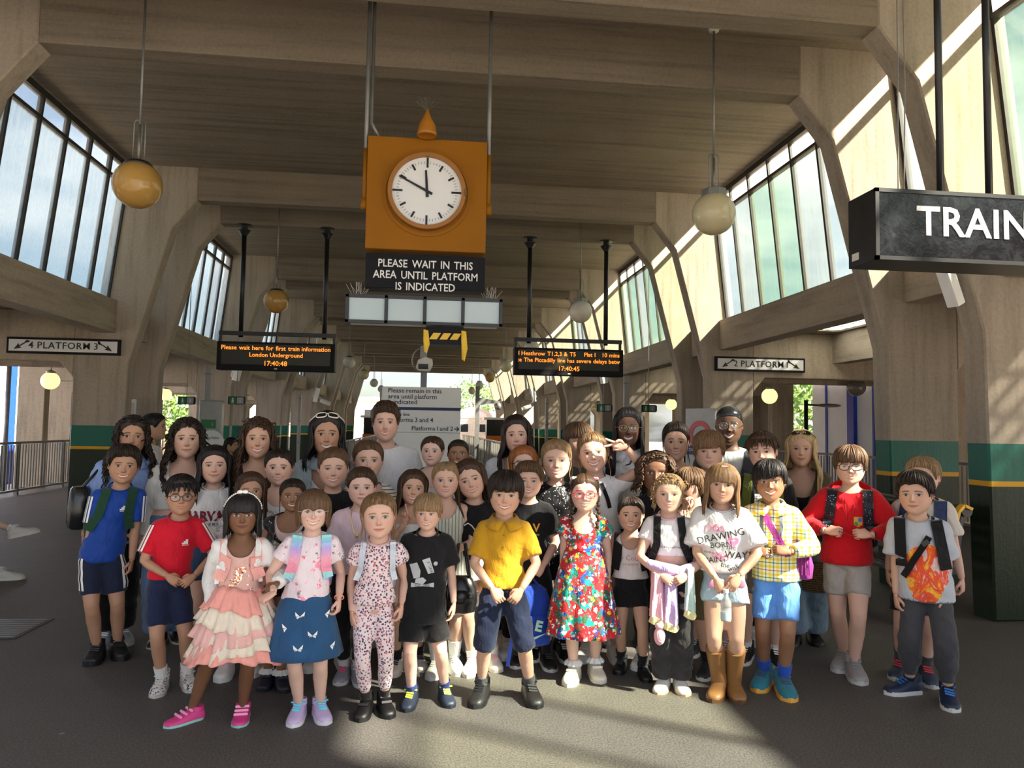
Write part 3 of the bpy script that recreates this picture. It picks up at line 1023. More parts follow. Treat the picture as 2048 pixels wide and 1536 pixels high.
# ---- central direction board
dy = 10.2
a, b = at_y(764, 772, dy), at_y(922, 782, dy)
w = b.x - a.x; ht = (a.z + at_y(922, 777, dy).z) / 2
db = empty('direction_board', ((a.x + b.x) / 2, dy, 0)); tag(db, 'tall white direction board on a grey post reading "Please remain in this area"', 'sign')
M_BOARD = plain('board_white', (.70, .71, .69), .3, 0, .03)
link('panel', MB().box((0, 0, ht / 2 + .2), (w, .07, ht - .4)).mesh('panel'), M_BOARD, db, bevel=.004)
link('panel_edge', MB().box((-w / 2 - .012, 0, ht / 2 + .2), (.024, .09, ht - .4)).mesh('panel_edge'), M_STEEL, db)
px_m = w / 160
zt = lambda py: ht - (py - 775) * px_m
M_TXT = plain('board_text_navy', srgb(30, 36, 80), .5)
for t, py, x, al, sz in (('Please remain in this', 783, -w / 2 + 13 * px_m, 'LEFT', .088), ('area until platform', 795, -w / 2 + 13 * px_m, 'LEFT', .088), ('is indicated', 806, -w / 2 + 13 * px_m, 'LEFT', .088),
                         ('Piccadilly line', 831, -w / 2 + 9 * px_m, 'LEFT', .06), ('\u2190 Platforms 3 and 4', 842, -w / 2 + 2 * px_m, 'LEFT', .085), ('Platforms 1 and 2', 859, w / 2 - 15 * px_m, 'RIGHT', .083)):
    text_line('lettering', t.replace(' ', '  '), sz, (x, -.037, zt(py)), M_TXT, db, al, .32, extrude=.0015, bold=.0008)
am = MB()
arx = w / 2 - 8 * px_m
am.box((arx, -.037, zt(859)), (.065, .003, .013))
for s in (-1, 1):
    am.box((arx + .018, -.037, zt(859) + s * .014), (.045, .003, .013), Matrix.Rotation(s * R(45), 3, 'Y'))
link('arrow', am.mesh('arrow'), M_TXT, db)
link('band', MB().box((0, -.036, zt(819)), (w, .004, 6 * px_m)).mesh('band'), M_NAVY, db)
link('seam', MB().box((0, -.036, zt(867)), (w, .003, .006)).mesh('seam'), M_STEEL, db)
pz = at_y(846, 690, dy)
link('post', MB().box((pz.x - db.location.x + .02, .09, pz.z / 2), (.085, .085, pz.z)).mesh('post'), plain('post_grey', (.17, .18, .20), .45, .2), db)
cc = empty('cctv_camera', (pz.x + .01, dy - .03, at_y(846, 728, dy).z)); tag(cc, 'grey surveillance camera with looped cable on the post of the white board', 'camera')
link('housing', MB().prism([(-.10, -.06), (-.07, .05), (.02, .09), (.12, .06), (.13, -.02), (.09, -.10), (-.06, -.10)], -.10, .10).mesh('housing'), M_OFFW, cc, bevel=.015)
link('lens_window', MB().box((0, -.11, -.045), (.13, .02, .07)).mesh('lens_window'), M_DARKGLASS, cc)
link('mount', MB().box((.0, .03, .16), (.09, .08, .16)).mesh('mount'), M_STEEL, cc)
link('cable', MB().tube([(-.02 - .13 * math.sin(a) , .0, .05 + .16 * math.cos(a)) for a in [math.pi * i / 10 for i in range(11)]], .011, 6).mesh('cable', True), M_STEEL, cc)

# ---- green exit / information signs
def exit_sign(px, py, Y, label, fw=1):
    p = at_y(px, py, Y)
    r = empty('exit_sign', p); tag(r, label, 'sign')
    link('case', MB().box((0, 0, 0), (.30, .05, .15)).mesh('case'), M_SIGNBLK, r)
    g = link('green_panel', MB().box((-.065, -.026, 0), (.13, .004, .125)).mesh('green_panel'), plain('exit_green', srgb(14, 110, 60), .4), r)
    gm = MB(); gm.ball((0, -.029, .035), (.014, .002, .016), 10, 6); gm.box((0, -.029, -.005), (.035, .003, .045)); gm.box((-.012, -.029, -.04), (.012, .003, .04)); gm.box((.012, -.029, -.04), (.012, .003, .04))
    link('figure_symbol', gm.mesh('figure_symbol'), M_LETTER, g, (-.065, 0, 0))
    link('grey_panel', MB().box((.075, -.026, 0), (.125, .004, .125)).mesh('grey_panel'), plain('exit_grey', (.30, .32, .32), .4), r)
    text_obj('info_symbol', 'i', .12, (.075, -.03, 0), M_LETTER, r, extrude=.002, bold=.002)
    link('bracket', MB().box((.16 * fw, .01, 0), (.03, .05, .12)).mesh('bracket'), M_BLACK, r)
    link('hanger', MB().tube([(0, .01, .07), (0, .01, 5.7 - p.z)], .008, 6).mesh('hanger'), M_STEEL, r)
exit_sign(373, 801, 15.0, 'small green and grey emergency sign left of the grey pipe, above the leafy opening')
exit_sign(473, 801, 15.0, 'small green and grey emergency sign near the curly-haired woman in brown')
exit_sign(1208, 816, 15.0, 'small green and grey emergency sign left of the woman in round glasses')
exit_sign(1297, 817, 15.0, 'small green and grey emergency sign right of the woman in round glasses')

# ---- help point, roundel, conduits, speakers
p = at_y(418, 870, 14.3)
hp = empty('help_point', (p.x, p.y, 0)); tag(hp, 'grey help point column with a round white disc', 'help point')
link('column_box', MB().box((0, .12, 1.0), (.40, .2, 2.0)).mesh('column_box'), plain('help_grey', (.30, .31, .30), .4, .3), hp, bevel=.02)
link('disc', disc_mb(.21, -.02, .02, 40).mesh('disc'), M_BOARD, hp, (.05, 0, p.z - .12))
text_obj('lettering', 'Help Point', .062, (.05, -.026, p.z - .05), M_TXT, hp, extrude=.001)
link('label_panel', MB().box((-.02, .012, p.z + .2), (.26, .01, .16)).mesh('label_panel'), plain('exit_green', srgb(14, 110, 60), .4), hp)
text_obj('symbol', 'i', .11, (.05, .005, p.z + .2), M_LETTER, hp, extrude=.001)
p = at_y(1402, 880, 12.2)
rd_ = empty('station_roundel', (p.x, p.y, 0), R(-60)); tag(rd_, 'grey station panel with red ring and blue bar behind the boy in polo', 'sign')
link('panel', MB().box((0, 0, 0.98), (.62, .06, 1.96)).mesh('panel'), plain('roundel_panel', (.40, .40, .38), .4), rd_, bevel=.004)
rr = MB(); ring(rr, .15, .235, -.04, -.02, 40)
link('red_ring', rr.mesh('red_ring', autosmooth=40), plain('roundel_red', srgb(190, 40, 28), .4), rd_, (0, 0, 1.52))
link('blue_bar', MB().box((0, -.045, 1.26), (.62, .02, .16)).mesh('blue_bar'), M_NAVY, rd_)
text_obj('lettering', 'COCKFOSTERS', .075, (0, -.058, 1.26), M_LETTER, rd_, extrude=.001)
for i, (px, py0, py1, Y, lb) in enumerate(((418, 735, 832, 14.6, 'grey square pipe running up from the help point'), (1253, 752, 840, 14.6, 'grey square pipe beside the Heathrow display'),
                                        (600, 790, 862, 28.0, 'grey square pipe on the far left columns'), (1094, 796, 868, 28.0, 'grey square pipe on the far right columns'))):
    a, b = at_y(px, py0, Y), at_y(px, py1, Y)
    c = empty('wall_pipe', (a.x, Y, 0)); tag(c, lb, 'pipe')
    link('trunking', MB().box((0, 0, a.z / 2), (.11, .09, a.z)).mesh('trunking'), plain('trunking_grey', (.33, .32, .30), .5), c, bevel=.006)
    for z in (.9, 1.7, 2.5):
        link('clip', MB().box((0, 0, z), (.13, .11, .03)).mesh('clip'), M_STEEL, c)
def speaker(px, py, Y, L, ang, yaw, label, wdt=.12):
    p = at_y(px, py, Y)
    r = empty('column_speaker', p); tag(r, label, 'speaker')
    M3 = Matrix.Rotation(R(yaw), 3, 'Z') @ Matrix.Rotation(R(ang), 3, 'Y')
    link('speaker_box', MB().box((0, 0, 0), (wdt, .11, L), M3).mesh('speaker_box'), M_WHITE, r, bevel=.01)
    sgn = 1 if ang < 0 else -1
    link('speaker_bracket', MB().tube([M3 @ Vector((sgn * .05, .03, .1)), M3 @ Vector((sgn * .14, .05, .08)), M3 @ Vector((sgn * .15, .05, -.1)), M3 @ Vector((sgn * .05, .03, -.14))], .02, 8).mesh('speaker_bracket', True), M_OFFW, r)
speaker(1900, 572, 5.9, .36, -26, 18, 'white box speaker on the near right column below the TRAIN sign', .10)
speaker(1206, 752, 14.6, .3, -14, 20, 'white speaker below the Heathrow display')
speaker(475, 745, 15.8, .34, 14, -20, 'white speaker below the "Please wait here" display')
speaker(633, 790, 27, .5, 14, -20, 'white speaker on the far left columns')
speaker(1066, 790, 27, .5, -14, 20, 'white speaker on the far right columns')
def wall_cam(px, py, Y, yaw, label):
    p = at_y(px, py, Y)
    r = empty('wall_camera', p, R(yaw)); tag(r, label, 'camera')
    link('barrel', MB().tube([(0, 0, 0), (.30, 0, -.12)], .07, 10).mesh('barrel', autosmooth=40), M_OFFW, r)
    link('mount', MB().tube([(.1, 0, 0), (-.05, .05, .12)], .03, 8).mesh('mount'), M_STEEL, r)
wall_cam(641, 800, 24, 0, 'surveillance camera on the left columns above the woman in denim jacket')
wall_cam(1062, 812, 24, 180, 'surveillance camera on the right columns above the woman with the gold chain')
wall_cam(1715, 830, 11, 0, 'surveillance camera on the platform left of the green striped column') if False else None

# ---- bench
def bench(loc, rz, label, L=1.75):
    r = empty('bench', loc, rz); tag(r, label, 'bench')
    # local x along the bench, seat faces +y (towards the hall, world -x)
    for i in range(4):
        link('seat_slat', MB().box((0, .12 + i * .105, .44), (L, .088, .035)).mesh('seat_slat'), M_WOODBLK, r, bevel=.008)
    for i in range(4):
        link('back_slat', MB().box((0, .055 - i * .03, .55 + i * .105), (L, .03, .085), Matrix.Rotation(R(14), 3, 'X')).mesh('back_slat'), M_WOODBLK, r, bevel=.006)
    link('top_rail', MB().tube([(-L / 2, -.09, .95), (L / 2, -.09, .95)], .05, 12).mesh('top_rail', autosmooth=50), M_WOODBLK, r)
    for s in (-1, 1):
        x = s * (L / 2 - .06)
        link('leg', MB().box((x, .38, .21), (.06, .06, .42)).mesh('leg'), M_BLACK, r)
        link('leg', MB().box((x, .06, .21), (.06, .06, .42)).mesh('leg'), M_BLACK, r)
        link('end_frame', MB().prism([(-.02, .42), (.46, .42), (.46, .46), (.10, .46), (-.05, .98), (-.10, .98)], -.025, .025).mesh('end_frame'), M_BLACK, r, (x, 0, 0), (0, 0, R(90)))
    pts = [(-L / 2 + .0, -.12, .97), (-L / 2, -.05, 1.0), (-L / 2, .0, .95), (-L / 2, .05, .76), (-L / 2, .12, .70), (-L / 2, .45, .69)]
    mb = MB()
    for i in range(len(pts) - 1):
        a, b = Vector(pts[i]), Vector(pts[i + 1])
        n = Vector((0, -(b - a).z, (b - a).y)).normalized() * .012
        vs = []
        for p_ in (a, b):
            for dx in (-.03, .03):
                for q in (-1, 1):
                    vs.append(p_ + n * q + Vector((dx, 0, 0)))
        mb.add(vs, [(0, 1, 3, 2), (4, 6, 7, 5), (0, 4, 5, 1), (2, 3, 7, 6), (0, 2, 6, 4), (1, 5, 7, 3)])
    link('arm_band', mb.mesh('arm_band'), M_YELLOW, r)
    pl = link('plaque', MB().box((-.25, .04, .86), (.24, .012, .085), Matrix.Rotation(R(14), 3, 'X')).mesh('plaque'), plain('plaque_blue', srgb(60, 120, 200), .4), r)
    link('plaque_text', MB().box((-.25, .047, .865), (.15, .012, .012), Matrix.Rotation(R(14), 3, 'X')).mesh('plaque_text'), M_LETTER, pl)
bench((4.38, 6.75, 0), R(90), 'black slatted bench with yellow arm band standing between the green striped columns')
bench((-5.24, 8.22, 0), R(-90), 'black slatted bench under the seated person with crossed legs', 1.0)
# grating let into the floor at far left
p = ground(15, 1258)
g = empty('floor_grating', (p.x - .1, p.y, .001)); tag(g, 'small metal grating set in the floor at the edge of the asphalt', 'grating')
for i in range(9):
    link('grate_bar', MB().box((0, (i - 4) * .06, .004), (.55, .03, .008)).mesh('grate_bar'), M_STEEL, g)
link('grate_frame', MB().box((0, 0, .001), (.6, .58, .004)).mesh('grate_frame'), M_BLACK, g)
# ================================================================== people: generator
def remesh(mb, voxel, smooth=3):
    me = mb.mesh('tmp')
    o = bpy.data.objects.new('tmp', me)
    TMP.collection.objects.link(o)
    m = o.modifiers.new('r', 'REMESH'); m.mode = 'VOXEL'; m.voxel_size = voxel; m.use_smooth_shade = True
    if smooth:
        s = o.modifiers.new('s', 'SMOOTH'); s.factor = .5; s.iterations = smooth
    TMP.view_layers[0].update()
    dg = TMP.view_layers[0].depsgraph
    out = bpy.data.meshes.new_from_object(o.evaluated_get(dg))
    bpy.data.objects.remove(o); bpy.data.meshes.remove(me)
    n = len(out.vertices)
    v = np.empty(n * 3, np.float32); out.vertices.foreach_get('co', v)
    f = np.empty(len(out.loops), np.int32); out.loops.foreach_get('vertex_index', f)
    sizes = np.empty(len(out.polygons), np.int32); out.polygons.foreach_get('loop_total', sizes)
    bpy.data.meshes.remove(out)
    faces = []; i = 0
    if len(sizes) and (sizes == 4).all():
        faces = f.reshape(-1, 4).tolist()
    else:
        for s_ in sizes:
            faces.append(f[i:i + s_].tolist()); i += s_
    return v.reshape(-1, 3), faces

def np_mesh(name, v, faces, col=None, smooth=True):
    me = bpy.data.meshes.new(name)
    me.from_pydata(np.asarray(v).tolist(), [], faces)
    if smooth:
        me.shade_smooth()
    if col is not None:
        a = me.color_attributes.new('Col', 'FLOAT_COLOR', 'POINT')
        c4 = np.ones((len(v), 4), np.float32); c4[:, :3] = col
        a.data.foreach_set('color', c4.ravel())
    me.update()
    return me

def skin_mat():
    m, nt, out = new_mat('skin')
    b = principled(nt, out, (.5, .3, .2), .52, 0, .35)
    at = N(nt, 'ShaderNodeAttribute', attribute_name='Col')
    nt.links.new(at.outputs['Color'], b.inputs['Base Color'])
    b.inputs['Subsurface Weight'].default_value = .06
    b.inputs['Subsurface Radius'].default_value = (.02, .008, .004)
    return m
M_SKIN = skin_mat()

SK = dict(fair=(.62, .385, .295), pale=(.66, .43, .345), light=(.56, .335, .235), tan=(.44, .245, .155), olive=(.40, .225, .135),
          brown=(.27, .140, .078), dbrown=(.17, .080, .042), dark=(.105, .050, .030))
HC = dict(black=(.010, .008, .008), dark=(.022, .013, .009), brown=(.055, .028, .014), mid=(.11, .060, .030), lbrown=(.20, .115, .055),
          dblond=(.30, .19, .095), blond=(.48, .33, .16), ginger=(.30, .10, .028))

def hair_mat(c):
    key = 'hair_%.3f' % sum(c)
    if key in _mats:
        return _mats[key]
    m, nt, out = new_mat(key)
    b = principled(nt, out, c, .5, 0, .3)
    v = mapped(nt, (60, 60, 7))
    n = noise(nt, v, 2.0, 4, .6)
    nt.links.new(ramp(nt, n, [(.25, tuple(x * .45 for x in c)), (.55, c), (.8, tuple(min(1, x * 1.7) for x in c))]), b.inputs['Base Color'])
    bump(nt, b, n, .5, .006)
    _mats[key] = m
    return m

# ---- head -------------------------------------------------------------------
_zk = np.array([-.50, -.47, -.43, -.38, -.30, -.20, -.10, 0, .10, .20, .30, .38, .44, .48, .5])
_wk = np.array([.07, .125, .18, .235, .288, .325, .343, .352, .358, .350, .322, .270, .205, .115, .0])
_fk = np.array([.25, .33, .372, .382, .385, .388, .392, .395, .402, .398, .365, .31, .235, .14, .0])
_bk = np.array([.02, .04, .06, .09, .15, .25, .34, .40, .435, .435, .40, .335, .25, .145, .0])
_zf = np.linspace(-.5, .5, 401)
def _sm(k):
    y = np.interp(_zf, _zk, k)
    ker = np.exp(-np.linspace(-2, 2, 31) ** 2); ker /= ker.sum()
    yp = np.convolve(np.pad(y, 15, mode='edge'), ker, 'valid')
    e = np.clip((.5 - np.abs(_zf)) / .05, 0, 1)
    return yp * e + y * (1 - e)
_W, _F, _B = _sm(_wk) * 1.10, _sm(_fk) * 1.04, _sm(_bk)
def head_pt(ph, z, jaw=0.0):
    W = np.interp(z, _zf, _W); F = np.interp(z, _zf, _F); B = np.interp(z, _zf, _B)
    W = W * (1 + jaw * np.clip((-.1 - z) / .3, 0, 1))
    s, c = np.sin(ph), np.cos(ph)
    x = W * np.sign(s) * np.abs(s) ** .92
    y = np.where(c > 0, -F * np.abs(c) ** .85, B * np.abs(c) ** .95)
    return x, y, z

def G(u, s):
    return np.exp(-(u / s) ** 2)
def SS(e0, e1, x):
    t = np.clip((x - e0) / (e1 - e0), 0, 1)
    return t * t * (3 - 2 * t)

def build_head(skin, hairc, face, lod=1.0):
    fd = dict(smile=.7, open=.5, eye=1.0, iris=(.05, .025, .012), gaze=0.0, jaw=0.0, lip=None, stache=0, brow=1.0, fem=0)
    fd.update(face)
    nr = int(46 * lod); nc = int(46 * lod)
    rows = np.concatenate([[-.5, -.488, -.465, -.435, -.405, -.375], np.linspace(-.35, .125, nr), np.linspace(.15, .42, max(5, int(10 * lod))), [.45, .475, .492, .5]])
    ph = np.concatenate([np.linspace(-1.05, 1.05, nc), np.linspace(1.05, 2 * math.pi - 1.05, int(22 * max(.6, lod)))[1:-1]])
    P, Z = np.meshgrid(ph, rows)
    x, y, z = head_pt(P, Z, fd['jaw'])
    front = np.clip(np.cos(P) * 1.6, 0, 1)
    ax = np.abs(x)
    sm = fd['smile']
    nh = np.interp(z, [-.185, -.16, -.13, -.06, .03, .09], [0, .045, .088, .058, .026, 0])
    nw = np.interp(z, [-.18, -.13, -.05, .05], [.05, .052, .036, .030])
    dy = nh * G(x, nw) + .026 * G(ax - .05, .022) * G(z + .14, .024)
    dy += -.030 * G(ax - .152, .078) * G(z - .008, .05) + .016 * G(ax - .152, .056) * G(z, .028)
    dy += .012 * G(ax - .13, .09) * G(z - .08, .03)
    dy += (.012 + .018 * sm) * G(ax - .175, .07) * G(z + .15, .07)
    zc = -.262 + sm * .030 * (x / .11) ** 2
    op = fd['open'] * .085
    dy += .016 * G(z - (zc + .020), .014) * G(x, .085) + .018 * G(z - (zc - op - .020), .017) * G(x, .075)
    dy += .012 * G(x, .12) * G(z + .26, .09) + .020 * G(x, .06) * G(z + .425, .045)
    dy -= .012 * G(z - (zc - op * .5), .010 + op * .3) * G(x, .09) * (1 if fd['open'] > .1 else .5)
    y = y - dy * front
    # colours
    skin = np.array(skin)
    col = np.ones(x.shape + (3,)) * skin
    def lay(a, c):
        nonlocal col
        a = np.clip(a, 0, 1)[..., None]
        col = col * (1 - a) + np.array(c) * a
    red = skin * np.array([1.06, .80, .76])
    lay(front * .55 * G(ax - .19, .085) * G(z + .14, .085), red)
    lay(front * .4 * G(x, .06) * G(z + .13, .05), red)
    lay(front * .35 * G(ax - .152, .09) * G(z + .005, .055), skin * np.array([.80, .70, .68]))
    hb = np.array(hairc)
    # brows
    q = (ax - .152) / .092
    zb = .086 + .014 * (1 - q ** 2) - .010 * q
    lay(front * (1 - SS(.85, 1.15, np.abs(q))) * (1 - SS(.008, .020, np.abs(z - zb))) * .85 * fd['brow'], np.minimum(hb * .9, skin * .6))
    # eyes
    eo = fd['eye']
    ex, ez = .152, .002
    u = (ax - ex) / .074
    lid_u = ez + .033 * eo * np.sqrt(np.clip(1 - u ** 2, 0, 1)) + .004
    lid_l = ez - .024 * eo * np.sqrt(np.clip(1 - u ** 2, 0, 1)) - .002
    inside = (1 - SS(.92, 1.05, np.abs(u))) * SS(-.004, .004, lid_u - z) * SS(-.004, .004, z - lid_l)
    lash = (1 - SS(.95, 1.15, np.abs(u))) * (1 - SS(.005, .013, np.abs(z - lid_u - .002)))
    if eo > .12:
        lay(front * inside, (.46, .42, .39))
        ir = np.sqrt((np.sign(x) * (ax - ex) - fd['gaze'] * .03) ** 2 + (z - ez - .003) ** 2)
        lay(front * inside * (1 - SS(.031, .040, ir)), fd['iris'])
        lay(front * inside * (1 - SS(.013, .022, ir)), (.004, .004, .004))
    lay(front * lash * .85, (.015, .010, .008))
    lay(front * .35 * (1 - SS(.9, 1.1, np.abs(u))) * (1 - SS(.004, .011, np.abs(z - lid_l))), skin * .45)
    # nostrils and mouth
    lay(front * (1 - SS(.010, .020, np.sqrt((ax - .027) ** 2 + ((z + .158) * 1.3) ** 2))) * .8, skin * .25)
    mw = .115 + .050 * sm
    t = np.sqrt(np.clip(1 - (x / mw) ** 2, 0, 1))
    lipc = np.array(fd['lip']) if fd['lip'] is not None else skin * np.array([.90, .56, .55])
    m_in = (np.abs(x) < mw * 1.02)
    top = zc + .004 + .026 * t
    bot = zc - op * t - .034 * t
    lay(front * m_in * SS(-.005, .005, top - z) * SS(-.005, .005, z - bot), lipc)
    if fd['open'] > .1:
        mo = m_in * SS(-.004, .004, zc + .002 - z) * SS(-.004, .004, z - (zc - op * t + .002))
        lay(front * mo, (.10, .03, .028))
        lay(front * mo * SS(-.004, .004, z - (zc - op * t * .82)) * (np.abs(x) < mw * .86), (.72, .68, .62))
    else:
        lay(front * m_in * (1 - SS(.004, .010, np.abs(z - zc))), skin * .35)
    lay(front * .5 * sm * (1 - SS(.006, .016, np.abs(ax - (.125 + .25 * (-.19 - z))))) * G(z + .22, .05), skin * .70)
    if fd['stache']:
        lay(front * fd['stache'] * G(x, .10) * (1 - SS(.012, .03, np.abs(z - (zc + .05)))), hb)
        lay(front * fd['stache'] * .35 * SS(-.2, -.3, z), skin * .55)
    nR, nC = x.shape
    v = np.stack([x, y, z], -1).reshape(-1, 3)
    c = col.reshape(-1, 3)
    faces = []
    for i in range(nR - 1):
        for j in range(nC):
            j2 = (j + 1) % nC
            faces.append((i * nC + j, i * nC + j2, (i + 1) * nC + j2, (i + 1) * nC + j))
    faces.append(tuple(range(nC - 1, -1, -1)))
    # ears
    for s in (-1, 1):
        nu, nv = 12, 9
        o = len(v)
        uu = np.linspace(0, 2 * math.pi, nu, endpoint=False)
        vv = np.linspace(0, math.pi, nv)
        U, V = np.meshgrid(uu, vv)
        exx = np.cos(V) * .032
        eyy = np.sin(V) * np.cos(U) * .062
        ezz = np.sin(V) * np.sin(U) * .105
        dent = G(np.sin(V) * np.cos(U) + .25, .45) * G(np.sin(V) * np.sin(U) - .1, .55) * (np.cos(V) > 0) * .028
        exx = exx - dent
        a = .42
        X = s * (.385 + exx * math.cos(a) + eyy * math.sin(a))
        Y = .045 + eyy * math.cos(a) - exx * math.sin(a)
        Zz = -.035 + ezz * (1 + .15 * np.sign(ezz))
        ev = np.stack([X, Y, Zz], -1).reshape(-1, 3)
        v = np.concatenate([v, ev])
        c = np.concatenate([c, np.ones((len(ev), 3)) * skin * np.array([1.02, .86, .83])])
        for i in range(nv - 1):
            for j in range(nu):
                j2 = (j + 1) % nu
                f = (o + i * nu + j, o + (i + 1) * nu + j, o + (i + 1) * nu + j2, o + i * nu + j2)
                faces.append(f if s > 0 else f[::-1])
    return v, faces, c

# ---- hair -------------------------------------------------------------------
LINES = dict(
    short=[(0, .275), (28, .255), (45, .20), (58, .06), (68, -.05), (74, -.04), (82, .085), (98, .085), (108, -.06), (130, -.2), (180, -.27)],
    fringe=[(0, .105), (30, .11), (45, .12), (55, .05), (66, -.08), (74, -.08), (82, .07), (98, .07), (108, -.1), (130, -.24), (180, -.3)],
    girlfringe=[(0, .07), (30, .07), (42, .06), (52, -.02), (62, -.12), (76, -.16), (98, -.18), (120, -.26), (180, -.32)],
    back=[(0, .30), (25, .28), (42, .22), (58, .10), (68, .0), (76, -.03), (84, .075), (98, .075), (108, -.05), (130, -.2), (180, -.28)],
    long=[(0, .30), (18, .285), (36, .22), (50, .10), (60, -.04), (72, -.16), (98, -.2), (130, -.26), (180, -.3)],
    buzz=[(0, .29), (30, .27), (46, .21), (60, .08), (70, .0), (78, .0), (84, .08), (98, .08), (110, -.06), (130, -.2), (180, -.27)],
    durag=[(0, .24), (30, .23), (50, .18), (70, .12), (90, .09), (110, 0.0), (140, -.14), (180, -.2)],
)
def hair_cap(line, th, top=0.0, jag=.0, blunt=False, seed=0, ridge=.12, part=None, sweep=0.0, ns=16, nphi=84, quiff=0.0):
    rg = np.random.default_rng(seed)
    ph = np.linspace(-math.pi, math.pi, nphi, endpoint=False)
    deg = np.abs(np.degrees(ph))
    L = LINES[line] if isinstance(line, str) else line
    zh = np.interp(deg, [a for a, _ in L], [b for _, b in L])
    if sweep:
        zh = zh + sweep * np.sin(ph) * np.clip(np.cos(ph), 0, 1)
    if jag:
        r = rg.normal(size=nphi)
        r = np.convolve(np.concatenate([r[-3:], r, r[:3]]), [.2, .5, 1, .5, .2], 'same')[3:-3]
        zh = zh + jag * r * np.clip(np.cos(ph) * 2 + .2, 0, 1)
    s = np.linspace(0, 1, ns)
    S, Pm = np.meshgrid(s, ph, indexing='ij')
    zh2 = np.tile(zh, (ns, 1))
    zz = zh2 + (.4995 - zh2) * (1 - (1 - S) ** 1.6)
    x, y, z = head_pt(Pm, np.minimum(zz, .4999))
    p = np.stack([x, y, z], -1)
    c = np.array([0, .02, .08])
    d = p - c
    n = np.linalg.norm(d, axis=-1, keepdims=True)
    edge = SS(0, .28, S) if not blunt else np.where(np.cos(Pm) > .2, .62 + .38 * SS(0, .3, S), SS(0, .28, S))
    fr = np.sin(Pm * 23 + seed) * .5 + np.sin(Pm * 41 + seed * 2 + S * 3) * .5
    off = th * edge * (1 + ridge * fr) + top * np.clip(d[..., 2] / .42, 0, 1) ** 2 * edge
    if quiff:
        off = off + quiff * np.clip(np.cos(Pm), 0, 1) ** 2 * SS(.05, .4, S) * (1 - SS(.5, 1, S))
    if part is not None:
        off = off - .02 * np.exp(-((x - part) / .02) ** 2) * (z > .25)
    off = off + .004
    q = c + d * (1 + off[..., None] / n)
    v = q.reshape(-1, 3)
    inner = (c + d[0] * (1 - .03 / n[0])).reshape(-1, 3)
    faces = []
    for i in range(ns - 1):
        for j in range(nphi):
            j2 = (j + 1) % nphi
            faces.append((i * nphi + j, i * nphi + j2, (i + 1) * nphi + j2, (i + 1) * nphi + j))
    o = len(v)
    v = np.concatenate([v, inner])
    for j in range(nphi):
        j2 = (j + 1) % nphi
        faces.append((o + j, o + j2, j2, j))
    return v, faces

def np_tube(paths, radii, n=5):
    """paths (m,k,3), radii (m,k) -> verts, faces; many tubes at once"""
    m, k, _ = paths.shape
    t = np.gradient(paths, axis=1)
    t /= np.linalg.norm(t, axis=2, keepdims=True) + 1e-9
    ref = np.array([.3, 1.0, .15]); ref = ref / np.linalg.norm(ref)
    a = np.cross(t, ref); a /= np.linalg.norm(a, axis=2, keepdims=True) + 1e-9
    b = np.cross(t, a)
    an = np.linspace(0, 2 * math.pi, n, endpoint=False)
    v = paths[:, :, None, :] + radii[:, :, None, None] * (a[:, :, None, :] * np.cos(an)[None, None, :, None] + b[:, :, None, :] * np.sin(an)[None, None, :, None])
    v = v.reshape(-1, 3)
    idx = np.arange(m * k * n).reshape(m, k, n)
    f = np.stack([idx[:, :-1, :], np.roll(idx, -1, 2)[:, :-1, :], np.roll(idx, -1, 2)[:, 1:, :], idx[:, 1:, :]], -1).reshape(-1, 4)
    faces = f.tolist()
    for i in range(m):
        faces.append(idx[i, -1, :].tolist())
    return v, faces

def hair_clumps(n, zend, amp=.015, freq=6.0, spread=.12, fwd=0.0, a0=58, seed=0, r=.036, seg=14, zj=.12, top=.45, off=.05, sides=5, out=0.0):
    rg = np.random.default_rng(seed)
    lo, hi = math.radians(a0), 2 * math.pi - math.radians(a0)
    ph = np.linspace(lo, hi, n) + rg.normal(size=n) * .03
    t = np.linspace(0, 1, seg)[None, :]
    ze = zend * (1 + zj * rg.normal(size=(n, 1)) * .5)
    z = top + (ze - top) * t
    zcl = np.clip(z, -.16, .495)
    P = np.repeat(ph[:, None], seg, 1)
    x, y, _ = head_pt(P, zcl)
    o = off + rg.random((n, 1)) * .025
    rad = np.sqrt(x ** 2 + y ** 2) + 1e-6
    k = 1 + o / np.maximum(rad, .12)
    hang = SS(0, 1, (-.1 - z) / .6)
    x = x * k * (1 + spread * hang) + out * hang * np.sign(x)
    y = y * k + .03 * hang
    side = np.abs(np.sin(P)) * (np.cos(P) > -.5)
    y = y - fwd * hang * side
    y = np.where(np.cos(P) < -.3, np.minimum(y, .30 + 0 * y) , y)
    w = SS(.1, .5, t)
    ps = rg.random((n, 1)) * 6.28
    fq = freq * (1 + .25 * rg.normal(size=(n, 1)))
    x = x + amp * w * np.sin(fq * t * (top - zend) + ps)
    y = y + amp * w * np.cos(fq * t * (top - zend) + ps * 1.3)
    rr = r * (.75 + .5 * rg.random((n, 1))) * np.interp(t, [0, .12, .6, .9, 1], [.3, .9, 1, .7, .12])
    return np_tube(np.stack([x, y, z], -1), rr, sides)

def cat(parts):
    vs = []; fs = []; o = 0
    for v, f in parts:
        vs.append(v); fs.extend([[i + o for i in q] for q in f]); o += len(v)
    return np.concatenate(vs), fs

def mbnp(mb):
    return np.array([tuple(p) for p in mb.v]), [list(f) for f in mb.f]

